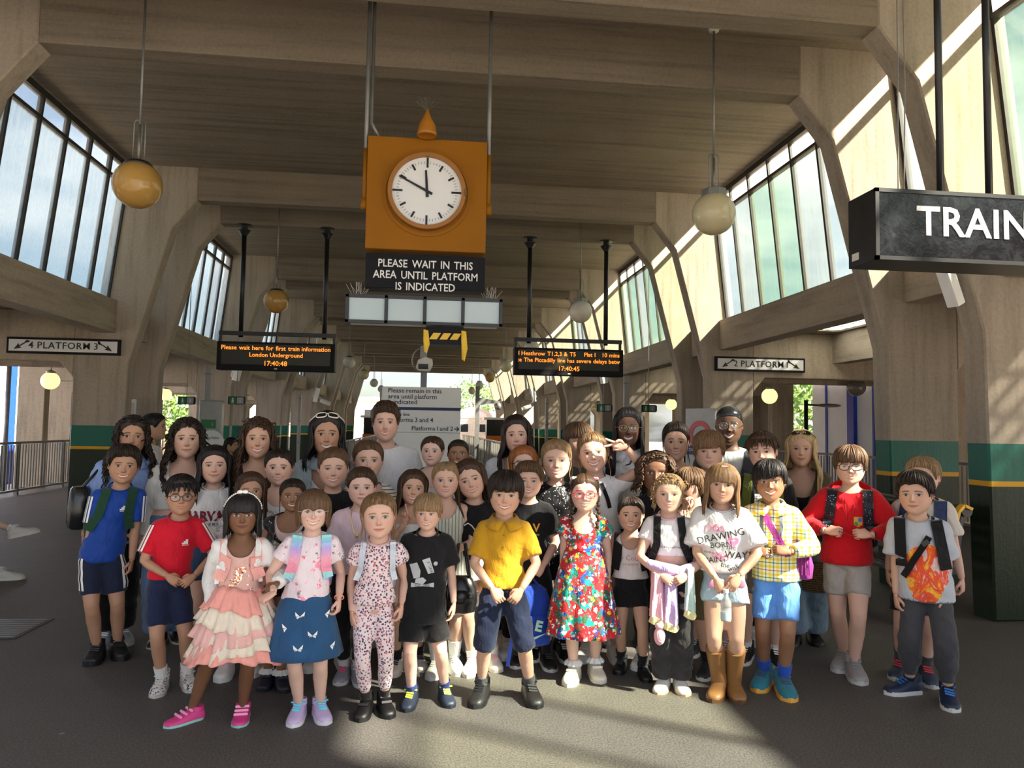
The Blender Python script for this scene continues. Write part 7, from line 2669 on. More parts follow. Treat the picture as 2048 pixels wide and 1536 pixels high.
P = person('furgirl', 'girl with shoulder-length brown hair in white fluffy jacket behind the pearl headband', (503, 945), 1017, 'tan', dict(style='long', c='brown', len=-.85, fwd=.02, seed=22), dict(smile=.7, open=.3), feet=[(452, 1354), (498, 1346)], hip=488, lod=.85,
    top=dict(mat=cloth('fur_white', 'tweed', srgb(214, 210, 208), srgb(190, 186, 184)), sleeve=.9, infl=.026, hempx=1160, name='fluffy_jacket', wr=.008), bottom=dict(kind='leggings', mat=C('pink_leggings', (206, 160, 164)), len=.9, name='leggings'), shoes=dict(style='chunky', cols=((224, 220, 216), (228, 226, 222), (220, 190, 196))))
P = person('tank', 'girl with slicked-back dark hair in white vest top', (560, 897), 972, 'fair', dict(style='back', c='dark', part=.02, seed=81, th=.03), dict(smile=.8, open=.35), d=5.25, lod=.9, yaw=-4,
    top=dict(mat=WHITEC, sleeve=0, neck='tank', hempx=1120, name='vest_top'), bottom=dict(kind='shorts', mat=BLACKC, len=.3), shoes=dict(style='sneaker', cols=WSH))
P = person('sequin', 'girl in black sequinned pinafore over pale top with grey polka-dot strap', (586, 957), 1024, 'brown', dict(style='back', c='dark', seed=24, wisps=6), dict(smile=.9, open=.5), feet=[(536, 1372), (560, 1376)], hip=565, lod=.9,
    top=dict(mat=C('pale_inner', (214, 190, 186)), sleeve=0, neck='scoop', hem=.3, name='inner_top', infl=.005),
    bottom=dict(kind='skirt', mat=BLACKC, hempx=1190, waist=.3, flare=.05), shoes=dict(style='velcro', cols=((24, 28, 44), (18, 20, 30), (30, 34, 52))), socks=dict(mat=M_SOCKW, t=.93, frill=1))
make_top(P, dict(mat=cloth('sequin_black', 'sequin', srgb(16, 16, 18), srgb(200, 200, 205)), sleeve=.0, neck='deep', hem=.1, name='dress_bodice', infl=.013), .013)
z = P.B.zsh
P.band([(P.B.xo(z) - .052, z + .02), (P.B.xo(z) - .062, z - .06), (P.B.xo(z) - .085, z - .16)], .052, cloth('polka_grey', 'polka', srgb(130, 130, 122), srgb(200, 200, 194), 34), 'polka_strap', None, .008, .006, over=True)
P = person('slickblack', 'child with slicked light brown hair in black T-shirt', (668, 896), 976, 'fair', dict(style='back', c='mid', seed=82, th=.035, top=.03), dict(smile=.8, open=.45, eye=.6), d=5.2, lod=.9,
    top=dict(mat=BLACKC, sleeve=.35, hempx=1150, name='t_shirt'), bottom=dict(kind='leggings', mat=BLACKC, len=.92, name='leggings'), shoes=dict(style='sneaker', cols=WSH))
P = person('striped', 'girl with scraped-back hair in white and black striped frilled top', (737, 880), 960, 'fair', dict(style='back', c='mid', seed=83, th=.028), dict(smile=.5, open=.2), d=5.4, lod=.9, yaw=3, hip=755,
    top=dict(mat=cloth('stripe_top', 'hstripe', srgb(222, 216, 206), srgb(30, 30, 32), 42), sleeve=.26, puff=.022, hempx=1120, name='striped_top', neck='scoop'), bottom=dict(kind='shorts', mat=DENIM, len=.3), shoes=dict(style='sneaker', cols=WSH))
P = person('palepink', 'girl with plaited crown hair in pale pink T-shirt and black leggings', (724, 936), 1012, 'pale', dict(style='back', c='brown', seed=27, th=.045, top=.03, bun=(0, .4, .0), bunr=.12), dict(smile=.15, open=.0), feet=[(688, 1360), (716, 1366)], hip=708, lod=1.0,
    top=dict(mat=C('tee_palepink', (222, 196, 206)), sleeve=.42, hempx=1150, infl=.014, sflare=.02, name='t_shirt'), bottom=dict(kind='leggings', mat=BLACKC, len=.88, name='leggings'), shoes=dict(style='sneaker', cols=((150, 150, 160), (220, 216, 214), (214, 90, 130))), socks=dict(mat=M_SOCKW, t=.88))
# plaited crown
mb = MB()
for i in range(19):
    a = -1.35 + 2.7 * i / 18
    q = P.to_body(np.array([[.43 * math.sin(a), -.16 + (.02 if i % 2 else -.02), .04 + .44 * math.cos(a)]]))[0]
    mb.ball(tuple(q), (.0135, .012, .013), 8, 6)
P.mbpart('plait', mb, hair_mat(HC['brown']), P.hair)
necklace(P, drop=.11)
P = person('whiteslick', 'girl with sleek centre-parted hair in white top beneath the direction board', (866, 872), 932, 'pale', dict(style='back', c='brown', seed=84, part=.0, bun=(.12, .42, .0)), dict(smile=0, open=0), d=5.55, lod=.9, yaw=-10,
    top=dict(mat=WHITEC, sleeve=.6, hempx=1090, name='top', neck='scoop'), bottom=dict(kind='leggings', mat=BLACKC, len=.92, name='leggings'), shoes=dict(style='sneaker', cols=WSH))
P = person('shaved', 'smiling boy with very short brown hair in black top', (917, 878), 936, 'brown', dict(style='buzz', c='dark', seed=85), dict(smile=1.0, open=.6), d=5.55, lod=.9,
    top=dict(mat=C('black_tee2', (22, 22, 24)), sleeve=.35, hempx=1090, name='t_shirt'), bottom=dict(kind='shorts', mat=BLACKC, len=.5), shoes=dict(style='sneaker', cols=WSH))
P.text('ALL', 0, .13, .06, M_PRINTW, bold=.002)
P = person('cherry', 'girl making a peace sign in white off-the-shoulder top with a red cherry', (824, 940), 1010, 'light', dict(style='long', c='brown', len=-.75, fwd=.05, seed=30, part=-.05), dict(smile=.9, open=.45), feet=[(793, 1345), (836, 1335)], hip=815, lod=1.0, tilt=5, yaw=4,
    hands=((811, 1047), None), hfwd=(.17, .1), hposes=('peace', 'relax'), hdirs=((.02, -.05, 1), None), palms=((0, -1, 0), None), elbows=((-.6, .0, -1), None),
    top=dict(mat=WHITEC, sleeve=.22, neck='offshoulder', hempx=1120, name='top'), bottom=dict(kind='shorts', mat=DENIMD, len=.3), shoes=dict(style='high', cols=((222, 216, 204), (216, 208, 194), (30, 30, 34))), socks=dict(mat=M_SOCKK, t=.86))
for s_ in (-1, 1):
    P.poly([(.012 * math.cos(a), .014 * math.sin(a)) for a in [2 * math.pi * q / 12 for q in range(12)]], pl('cherry_red', (190, 20, 40)), 'cherry', -.01 + s_ * .010, .13 + s_ * .004)
P = person('sage', 'fair-haired girl in sage striped sleeveless dress with black handbag', (892, 923), 996, 'fair', dict(style='back', c='dblond', seed=31, part=.0, th=.028), dict(smile=.2, open=.15), feet=[(872, 1350), (908, 1342)], hip=893, lod=1.0,
    hands=(None, (905, 1102)), hfwd=(.1, .16), hposes=('relax', 'clasp'), hdirs=(None, (-.9, -.3, .1)), palms=(None, (0, .3, -1)), elbows=(None, (1, .6, -.6)),
    top=dict(mat=cloth('sage_stripe', 'vstripe', srgb(200, 202, 190), srgb(120, 128, 118), 46), sleeve=0, neck='tank', hem=.2, name='dress_bodice'),
    bottom=dict(kind='skirt', mat=cloth('sage_stripe', 'vstripe', srgb(200, 202, 190), srgb(120, 128, 118), 46), hempx=1228, waist=.34, flare=.045, name='dress_skirt'), shoes=dict(style='sneaker', cols=((190, 190, 186), (214, 212, 206), (180, 180, 176))), socks=dict(mat=M_SOCKW, t=.76))
P = person('outline', 'girl with wavy brown hair tilting her head, black T-shirt with white outline print', (950, 918), 997, 'fair', dict(style='wavy', c='brown', len=-.80, fwd=.04, seed=32, part=-.06), dict(smile=.95, open=.3, eye=.7), feet=[(945, 1345), (985, 1335)], hip=955, tilt=-17, lod=1.0,
    top=dict(mat=BLACKC, sleeve=.46, hempx=1140, infl=.014, sflare=.02, name='t_shirt'), bottom=dict(kind='skirt', mat=C('skirt_stone', (178, 176, 168)), hempx=1160, waist=.2, flare=.03), shoes=dict(style='high', cols=((224, 220, 212), (210, 202, 190), (226, 170, 190))), socks=dict(mat=M_SOCKW, t=.88))
pts = [P.proj(P.B.xo(P.B.zsh - .12) + x, P.B.zsh - z_, .005) for x, z_ in ((-.07, .10), (-.045, .085), (-.02, .10), (.0, .125), (.03, .13), (.04, .10), (.05, .13), (.06, .17), (.03, .19), (.01, .22), (.0, .26))]
P.mbpart('print_outline', MB().tube(pts, .004, 5), M_PRINTW, P.top)
P = person('letters', 'boy with cropped brown hair in black T-shirt with coloured letters', (1058, 924), 997, 'fair', dict(style='short', c='mid', seed=33, th=.055, top=.03), dict(smile=1.0, open=.45, eye=.55), feet=[(1040, 1328), (1094, 1334)], hip=1062, girth=1.1, lod=1.0,
    hands=(None, (1086, 1132)), hfwd=(.1, .14), hposes=('relax', 'fist'), hdirs=(None, (-.6, -.3, -.7)), palms=(None, (-.2, .8, -.3)), elbows=(None, (1, .5, -.2)),
    top=dict(mat=BLACKC, sleeve=.40, hempx=1140, infl=.014, sflare=.02, name='t_shirt'), bottom=dict(kind='shorts', mat=C('shorts_black6', (18, 18, 20)), hempx=1205), shoes=dict(style='sneaker', cols=((20, 20, 22), (206, 204, 200), (30, 30, 32))), socks=dict(mat=M_SOCKK, t=.82))
for t_, x_, z_, c_ in (('F', -.055, .11, (236, 196, 60)), ('-', -.01, .115, (230, 230, 226)), ('V', .05, .12, (240, 160, 50)), ('T', .045, .19, (130, 160, 60))):
    P.text(t_, x_, z_, .075, pl('letter_%d' % c_[0] + t_, c_, .8), bold=.002)
P = person('ginger', 'girl with long ginger hair and dark glasses', (1048, 892), 960, 'pale', dict(style='long', c='ginger', len=-.8, fwd=0.06, seed=34), dict(smile=.3, open=0), d=5.35, lod=.8,
    top=dict(mat=C('top_cream', (206, 200, 192)), sleeve=.5, name='top'), bottom=dict(kind='leggings', mat=BLACKC, len=.92, name='leggings'), shoes=dict(style='sneaker', cols=WSH))
glasses(P, pl('frame_dark', (22, 20, 30)), rz=.08)
P = person('mesh', 'girl with swept-back dark blond hair in black sparkly mesh top', (1113, 880), 960, 'fair', dict(style='back', c='dblond', seed=86, wisps=10, th=.05, top=.02), dict(smile=.8, open=.4, eye=.6), d=5.3, lod=.95, girth=1.08, hip=1105,
    top=dict(mat=cloth('sequin_black2', 'sequin', srgb(18, 18, 20), srgb(190, 190, 196)), sleeve=.9, hempx=1130, infl=.012, name='top'), bottom=dict(kind='shorts', mat=BLACKC, len=.3), shoes=dict(style='sneaker', cols=((24, 24, 26), (220, 218, 214), (200, 200, 200))), socks=dict(mat=M_SOCKK, t=.85))
P = person('closedeyes', 'boy with brown fringe and closed eyes in grey-green T-shirt', (1157, 848), 922, 'fair', dict(style='fringe', c='mid', seed=87), dict(smile=0, open=0, eye=.1), d=5.6, lod=.9, yaw=10, pitch=-6,
    top=dict(mat=C('tee_sage', (92, 102, 96)), sleeve=.4, name='t_shirt'), bottom=dict(kind='shorts', mat=NAVY, len=.5), shoes=dict(style='sneaker', cols=KSH))
P = person('peaceeye', 'girl in white T-shirt holding a peace sign over one eye, elbow raised', (1190, 864), 945, 'fair', dict(style='back', c='lbrown', seed=88, wisps=8, th=.035, part=0.0), dict(smile=1.0, open=.6, eye=.8), d=5.25, lod=1.0, hip=1205, tilt=-6,
    hands=(None, (1250, 893)), hfwd=(.1, .17), hposes=('relax', 'peace'), hdirs=(None, (-1, -.25, .03)), palms=(None, (.1, -1, .1)), elbows=(None, (1.0, .0, .12)),
    top=dict(mat=C('tee_white3', (226, 226, 228)), sleeve=.36, hempx=1130, infl=.014, sflare=.022, name='t_shirt'), bottom=dict(kind='shorts', mat=DENIMD, len=.3), shoes=dict(style='sneaker', cols=WSH))
bracelet(P, 1, pl('bracelet_brown', (110, 60, 40)))
z = P.B.zsh
P.band([(P.B.xo(z) + .04, z + .01), (P.B.xo(z) + .085, z - .10), (P.B.xo(z) + .10, z - .16)], .026, C('strap_blk7', (14, 14, 15)), 'bag_strap', None, .006, .004)
P = person('curlykid', 'child with dark curly hair in black top, face half hidden', (1312, 903), 985, 'dbrown', dict(style='curly', c='brown', len=-.45, fwd=-0.02, seed=89, amp=.05, freq=26, out=.10, n=110, off=.10, r=.026, a0=50), dict(smile=0, open=0), d=5.05, lod=.9,
    top=dict(mat=C('navy_tee', (24, 24, 30)), sleeve=.5, name='top'), bottom=dict(kind='leggings', mat=BLACKC, len=.92, name='leggings'), shoes=dict(style='sneaker', cols=WSH))
P = person('polo', 'stocky boy with swept light brown hair in dark green polo shirt', (1418, 864), 940, 'fair', dict(style='fringe', c='lbrown', seed=90, sweep=.07, th=.07), dict(smile=.2, open=.15, eye=.6, jaw=.1), d=5.3, lod=.95, wf=1.1, girth=1.15,
    top=dict(mat=C('polo_green', (24, 40, 34)), sleeve=.42, collar=1, buttons=2, name='polo_shirt', infl=.014), bottom=dict(kind='shorts', mat=NAVY, len=.5), shoes=dict(style='sneaker', cols=((60, 64, 66), (214, 212, 208), (200, 200, 200))))
P = person('profile', 'boy in cream T-shirt turned aside in profile, hand at his mouth', (1383, 937), 1010, 'fair', dict(style='short', c='mid', seed=91, th=.05, top=.03), dict(smile=0, open=.2), d=4.9, lod=1.0, yaw=-52, turn=-25, hip=1392,
    hands=((1372, 1020), None), hfwd=(.10, .1), hposes=('hold', 'relax'), hdirs=((.0, .0, 1), None), palms=((.2, .8, 0), None), elbows=((-1, -.2, -1), None),
    top=dict(mat=C('tee_cream', (214, 204, 180)), sleeve=.38, name='t_shirt', hempx=1130), bottom=dict(kind='shorts', mat=C('shorts_khaki', (120, 112, 84)), len=.5), shoes=dict(style='sneaker', cols=((44, 46, 50), (220, 220, 216), (30, 30, 30))), socks=dict(mat=M_SOCKK, t=.84))
P = person('north', 'boy with wavy dark hair in black T-shirt with a white grid print', (1527, 866), 940, 'fair', dict(style='messy', c='brown', seed=92), dict(smile=.8, open=.35, eye=.7), d=5.1, lod=.95, yaw=-6, hip=1520, tilt=-3,
    top=dict(mat=BLACKC, sleeve=.4, hempx=1130, infl=.014, name='t_shirt'), bottom=dict(kind='shorts', mat=C('shorts_taupe', (110, 100, 92)), hempx=1188), shoes=dict(style='sneaker', cols=((24, 24, 26), (214, 212, 206), (230, 230, 228))), socks=dict(mat=M_SOCKW, t=.93))
for i in range(6):
    for j in range(5):
        P.poly([(-.007, -.007), (.007, -.007), (.007, .007), (-.007, .007)], M_PRINTW, 'print_square', -.045 + i * .017, .09 + j * .017)
P.text('NORTH', -.005, .19, .030, M_PRINTW)
backpack(P, 'olive backpack worn by the boy with the white grid print', C('bag_olive', (86, 96, 40)), xs=.068, w=.040, body=(.12, .09, .18), low=.6)

# ---------------- adults at the back
P = person('w_blue', 'woman with long dark curls, sunglasses on her head, in blue striped shirt', (265, 832), 912, 'tan', dict(style='curly', c='dark', len=-1.25, fwd=.12, seed=51, out=.08), dict(smile=1.0, open=.5, eye=.8), feet=[(212, 1290), (242, 1284)], hip=235, tilt=2, wf=1.06, hw=0.86,
    top=dict(mat=cloth('shirt_bluestripe', 'vstripe', srgb(140, 165, 214), srgb(116, 146, 204), 120), sleeve=.52, neck='v', collar=1, infl=.026, sflare=.02, hempx=1090, name='shirt'),
    bottom=dict(kind='pants', mat=C('black_trouser', (16, 16, 18)), len=.95, minr=.05), shoes=dict(style='sneaker', cols=((160, 162, 166), (206, 200, 186), (224, 224, 222))))
glasses(P, M_SUNG, name='sunglasses', lens=M_SUNG, up=True, rx=.14, rz=.10)
bracelet(P, 1, M_GOLD)
c = P.to_body(np.array([[-.40, -.05, -.22]]))[0]
P.mbpart('earring', MB().tube([(c[0], c[1] + .010 * math.sin(a), c[2] + .016 * math.cos(a)) for a in [2 * math.pi * i / 12 for i in range(13)]], .004, 6, False), M_GOLD)
P = person('w_white', 'woman with half-tied curly hair in white cardigan and wide blue jeans', (375, 836), 918, 'fair', dict(style='curly', c='dark', len=-1.15, fwd=.10, seed=52, out=.05, part=.0), dict(smile=.35, open=0, eye=.85), feet=[(318, 1288), (352, 1280)], hip=342, wf=1.06, hw=0.86,
    top=dict(mat=C('knit_white', (206, 206, 200)), sleeve=.96, neck='vbutton', infl=.018, hempx=1020, name='cardigan'), bottom=dict(kind='wide', mat=DENIM, len=.97, flare=.03, waistpx=1030, name='jeans'), shoes=dict(style='slip', cols=((30, 26, 24), (180, 170, 150), (40, 36, 32))))
z = P.B.zsh
P.band([(P.B.xo(z) - .045, z + .03), (P.B.xo(z) + .02, z - .09), (P.B.xo(z) + .07, z - .18)], .016, C('strap_brown', (96, 56, 36)), 'bag_strap', None, .006, .003)
P = person('w_brown', 'woman with long curly brown hair in sleeveless brown top', (517, 836), 918, 'light', dict(style='curly', c='brown', len=-1.35, fwd=0.1, seed=53, out=.05), dict(smile=1.0, open=.55, eye=.85), d=5.6, wf=1.06, hw=0.86, hip=512,
    top=dict(mat=C('top_chocolate', (62, 42, 36)), sleeve=0, neck='tank', name='top'), bottom=dict(kind='pants', mat=DENIMD, len=.95), shoes=dict(style='slip', cols=KSH))
z = P.B.zsh
P.band([(P.B.xo(z) + .07, z - .03), (P.B.xo(z) - .0, z - .13), (P.B.xo(z) - .06, z - .22)], .022, C('strap_tan', (150, 92, 62)), 'bag_strap', None, .006, .003)
for i in range(7):
    P.poly([(.008 * math.cos(a), .008 * math.sin(a)) for a in [2 * math.pi * q / 8 for q in range(8)]], M_BLACK, 'neck_bead', (i - 3) * .024, .085 + .004 * abs(i - 3))
P = person('w_denim', 'woman with wavy black hair, white sunglasses on her head, in pale denim jacket', (655, 824), 912, 'tan', dict(style='wavy', c='black', len=-.80, fwd=0.08, seed=54, out=.08), dict(smile=1.0, open=.55, eye=.85), d=5.6, wf=1.1, hw=0.86,
    top=dict(mat=WHITEC, sleeve=0, neck='deep', name='camisole'), bottom=dict(kind='pants', mat=BLACKC, len=.95), shoes=dict(style='slip', cols=WSH))
fb = P.bvh; t0 = P.top
make_top(P, dict(mat=C('denim_jacket', (150, 164, 172), 'denim'), sleeve=.95, neck='wideopen', infl=.026, name='denim_jacket', collar=1, hem=.1), .014)
P.bvh = fb
glasses(P, pl('sunglass_white', (226, 222, 210)), name='sunglasses', lens=M_SUNG, up=True, rx=.135, rz=.10, r=.016)
z = P.B.zsh
P.band([(P.B.xo(z) + .035, z + .01), (P.B.xo(z) + .042, z - .12), (P.B.xo(z) + .03, z - .24)], .026, C('strap_blush', (206, 140, 128)), 'bag_strap', None, .010, .004)
necklace(P, drop=.06)
P = person('m_white', 'man with moustache in white T-shirt, sunglasses on his head, before the white board', (772, 805), 884, 'fair', dict(style='short', c='brown', seed=93, th=.045, top=.05), dict(smile=.9, open=.4, stache=.55, jaw=.06, eye=.8), d=5.75, wf=1.24, hw=0.84, hip=785,
    top=dict(mat=C('tee_white_m', (222, 222, 224)), sleeve=.34, infl=.014, name='t_shirt', trim=WHITEC), bottom=dict(kind='pants', mat=DENIMD, len=.96), shoes=dict(style='sneaker', cols=WSH))
glasses(P, M_SUNG, name='sunglasses', lens=M_SUNG, up=True, rx=.15, rz=.09)
P = person('w_chain', 'woman with long wavy dark hair in black top, white cardigan and gold chain', (1035, 831), 908, 'fair', dict(style='wavy', c='dark', len=-1.15, fwd=0.06, seed=56, out=.08), dict(smile=.3, open=0, eye=.8), d=5.6, wf=1.12, hw=0.86, tilt=-3,
    top=dict(mat=C('vest_black', (14, 14, 15)), sleeve=0, neck='scoop', name='vest'), bottom=dict(kind='pants', mat=BLACKC, len=.95), shoes=dict(style='slip', cols=WSH))
necklace(P, drop=.13)
fb = P.bvh
make_top(P, dict(mat=C('cardi_white2', (208, 210, 214)), sleeve=.95, neck='wideopen', infl=.024, name='cardigan', hem=.0), .014)
P = person('w_glasses', 'woman with long straight black hair and thin round glasses in white blouse and dark waistcoat', (1257, 816), 894, 'dark', dict(style='long', c='black', len=-1.25, fwd=0.1, seed=57, n=84), dict(smile=1.0, open=.5, lip=(.20, .07, .06)), d=5.6, wf=1.08, hw=0.86,
    top=dict(mat=C('blouse_white', (214, 214, 216)), sleeve=.5, name='blouse', collar=1, buttons=4, sflare=.02, infl=.014), bottom=dict(kind='pants', mat=BLACKC, len=.95), shoes=dict(style='slip', cols=KSH))
fb = P.bvh
make_top(P, dict(mat=C('waistcoat', (34, 32, 36)), sleeve=0, neck='wideopen', infl=.020, name='waistcoat', hem=.15, extra=lambda x, y, z: z < 0), .014)
glasses(P, plain('frame_gold', (.35, .25, .14), .3, .8), sq=1.0, r=.007)
P = person('w_cami', 'woman with dark hair tied back in pale beige camisole', (1352, 845), 922, 'light', dict(style='back', c='dark', seed=94, top=.03, th=.045, wisps=6), dict(smile=.9, open=.35, eye=.7), d=5.6, wf=1.06, hw=0.86,
    top=dict(mat=C('cami_beige', (206, 184, 150)), sleeve=0, neck='cami', name='camisole'), bottom=dict(kind='pants', mat=DENIM, len=.95), shoes=dict(style='slip', cols=WSH))
z = P.B.zsh
for s_ in (-1, 1):
    P.mbpart('strap', MB().tube([(P.B.xo(z) + s_ * .075, .0, z + .030), (P.B.xo(z) + s_ * .080, -.075, z - .005), (P.B.xo(z) + s_ * .078, -.106, z - .09)], .004, 6), C('cami_beige', (206, 184, 150)), P.top)
P = person('m_durag', 'man in black durag and round glasses, charcoal cardigan over white T-shirt', (1458, 810), 890, 'dark', dict(style='durag', c='black', seed=95, mat=plain('durag_satin', (.012, .012, .013), .22, 0, .2)), dict(smile=1.0, open=.6, jaw=.06), d=5.65, wf=1.24, hw=0.84, hip=1470,
    top=dict(mat=C('tee_white4', (226, 226, 226)), sleeve=.3, name='t_shirt'), bottom=dict(kind='pants', mat=BLACKC, len=.95), shoes=dict(style='sneaker', cols=WSH))
make_top(P, dict(mat=C('cardi_charcoal', (62, 64, 68)), sleeve=.95, neck='vbutton', infl=.024, name='cardigan', hem=-.05), .014)
for i in range(3):
    z = P.B.zsh - .19 * P.H - i * .07
    P.mbpart('button', MB().ball(P.proj(P.B.xo(z), z, .003), (.009, .004, .009), 10, 6), pl('button_pearl', (200, 200, 196)), P.top)
glasses(P, plain('frame_gold', (.35, .25, .14), .3, .8), sq=.9, r=.007)
P = person('w_blonde', 'blonde woman with sunglasses on her head in olive brown cardigan and wide jeans', (1602, 860), 934, 'light', dict(style='wavy', c='blond', len=-1.35, fwd=.10, seed=60, out=.08, th=.05), dict(smile=.4, open=.1, eye=.7), feet=[(1588, 1290), (1626, 1284)], hip=1605, wf=1.06, hw=0.86,
    top=dict(mat=C('bralette', (16, 16, 18)), sleeve=0, neck='deep', name='vest'), bottom=dict(kind='wide', mat=C('jeans_wash', (108, 130, 150), 'denim'), len=.97, flare=.03, name='jeans', waistpx=1055), shoes=dict(style='slip', cols=KSH))
make_top(P, dict(mat=C('cardi_olive', (82, 70, 54)), sleeve=.9, neck='vbutton', infl=.020, hem=.25, name='cardigan'), .014)
glasses(P, M_SUNG, name='sunglasses', lens=M_SUNG, up=True, rx=.13, rz=.09)
P = person('w_passer', 'dark-haired woman with a bun in sheer white blouse walking past behind, face turned aside', (300, 826), 880, 'olive', dict(style='back', c='black', seed=61, bun=(0, .42, .12), bunr=.13), dict(smile=0, open=0), d=7.6, lod=.7, turn=75, yaw=0,
    top=dict(mat=C('blouse_sheer', (190, 184, 176)), sleeve=.95, infl=.02, name='blouse'), bottom=dict(kind='pants', mat=C('trouser_dark', (30, 30, 34)), len=.95), shoes=dict(style='slip', cols=KSH))
P = person('far_passer', 'distant dark-haired passer-by in dark clothes by the help point', (461, 876), 905, 'olive', dict(style='short', c='black', seed=62), dict(smile=0, open=0), d=13.2, lod=.55, turn=60,
    top=dict(mat=C('dark_coat', (26, 24, 26)), sleeve=.95, infl=.02, name='coat'), bottom=dict(kind='pants', mat=C('trouser_dark', (30, 30, 34)), len=.95), shoes=dict(style='slip', cols=KSH))
# ================================================================== seated person, bags and things held
g = ground(14, 1168)
P = person('seated', 'seated person with crossed bare legs and white trainers at the edge of the hall', (-168, 905), 952, 'fair', dict(style='short', c='brown', seed=71), dict(smile=0, open=0), d=g.y + .02, hip=-168, turn=78, lod=.7,
    feet_local=((-.10, -.78, .075), (.06, -.86, .47)), hipz=.56, limb=1.52, knee=(0, -.5, 1),
    top=dict(mat=C('tee_grey9', (120, 124, 130)), sleeve=.3, name='t_shirt'), bottom=dict(kind='shorts', mat=C('shorts_dk9', (40, 42, 48)), len=.42), socks=dict(mat=M_SOCKW, t=.9))
for i, (zz, tilt_) in enumerate(((0, 0), (.40, 12))):
    o = put_shoe(P, i, 'sneaker', .27, ((196, 196, 190), (214, 210, 198), (150, 150, 146)), 0)
    o.location.z = zz
    o.rotation_euler.x = R(-tilt_)

def top_thing(name, label, cat, P=None, loc=None):
    e = empty(name, loc or (0, 0, 0))
    if P is not None:
        e.matrix_world = P.mat4()
    tag(e, label, cat)
    return e
M_LEATHER = plain('black_leather', (.010, .010, .011), .25, 0, .3, 15, .25, .6)

# black handbag over the forearm of the girl in sage
P = ALLP['sage']
c = P.loc(922, 1185, .20)
e = top_thing('handbag', 'glossy black handbag with handles on the arm of the girl in sage', 'handbag', P)
mb = MB()
loft(mb, [(c.x, c.y, c.z + z_, rx_, ry_) for z_, rx_, ry_ in ((-.125, .055, .035), (-.115, .088, .055), (-.05, .105, .062), (.03, .098, .055), (.09, .07, .035), (.105, .055, .02))], 28, .8)
P.mbpart('bag_body', mb, M_LEATHER, e)
wr = P.B.arm[1][2]
for dx in (-.035, .035):
    pts = [Vector((c.x + dx * 1.6, c.y - .02, c.z + .08)), Vector((c.x + dx * 1.3, c.y - .03, c.z + .17)), Vector((c.x + dx * .7, c.y - .02, wr.z + .055)), Vector((c.x + dx * .5, c.y + .03, wr.z + .05)), Vector((c.x + dx, c.y + .05, c.z + .15)), Vector((c.x + dx * 1.4, c.y + .04, c.z + .08))]
    P.mbpart('handle', MB().tube(pts, .008, 8), M_LEATHER, e)
P.mbpart('ring', MB().tube([(c.x - .05 + .012 * math.cos(a), c.y - .055, c.z + .03 + .012 * math.sin(a)) for a in [2 * math.pi * q / 14 for q in range(15)]], .003, 6, False), M_STEEL, e)
P.mbpart('front_flap', MB().ball((c.x, c.y - .030, c.z - .02), (.085, .045, .055), 18, 10), M_LEATHER, e)

# blue backpack hanging from the hand of the boy with coloured letters
P = ALLP['letters']
c = P.loc(1062, 1225, .15)
e = top_thing('backpack', 'royal blue backpack with pale green lettering held by the boy with coloured letters', 'backpack', P)
M_BPB = C('bag_royal', (30, 62, 160))
mb = MB()
loft(mb, [(c.x, c.y, c.z + z_, rx_, ry_) for z_, rx_, ry_ in ((-.20, .09, .06), (-.19, .125, .08), (-.05, .135, .09), (.08, .125, .085), (.15, .10, .065), (.18, .06, .04))], 28, .7)
P.mbpart('bag_body', mb, M_BPB, e)
mb = MB()
loft(mb, [(c.x + .01, c.y - .07, c.z + z_, rx_, ry_) for z_, rx_, ry_ in ((-.18, .08, .03), (-.17, .105, .04), (-.02, .105, .04), (.0, .08, .03))], 24, .6)
P.mbpart('front_pocket', mb, M_BPB, e)
tm = text_mesh('E', .09, .002, bold=.004)
o = link('lettering', tm, pl('print_mint', (170, 214, 190)), e, (c.x + .05, c.y - .115, c.z - .06), (R(90), R(12), 0))
P.mbpart('swoosh', MB().prism([(-.05, .0), (-.02, -.015), (.06, .03), (-.015, .005)], -.002, .002), pl('print_mint', (170, 214, 190)), e).location = (c.x + .04, c.y - .115, c.z - .13)
wr = P.B.arm[1][2]
P.mbpart('top_handle', MB().tube([(c.x - .03, c.y, c.z + .17), (c.x + .0, c.y - .01, wr.z - .07), (c.x + .05, c.y, c.z + .17)], .009, 8), M_BPB, e)
P.mbpart('dangling_strap', MB().box((c.x - .13, c.y - .03, c.z - .22), (.024, .008, .24), Matrix.Rotation(R(8), 3, 'Y')), pl('strap_blue', (50, 80, 190)), e)

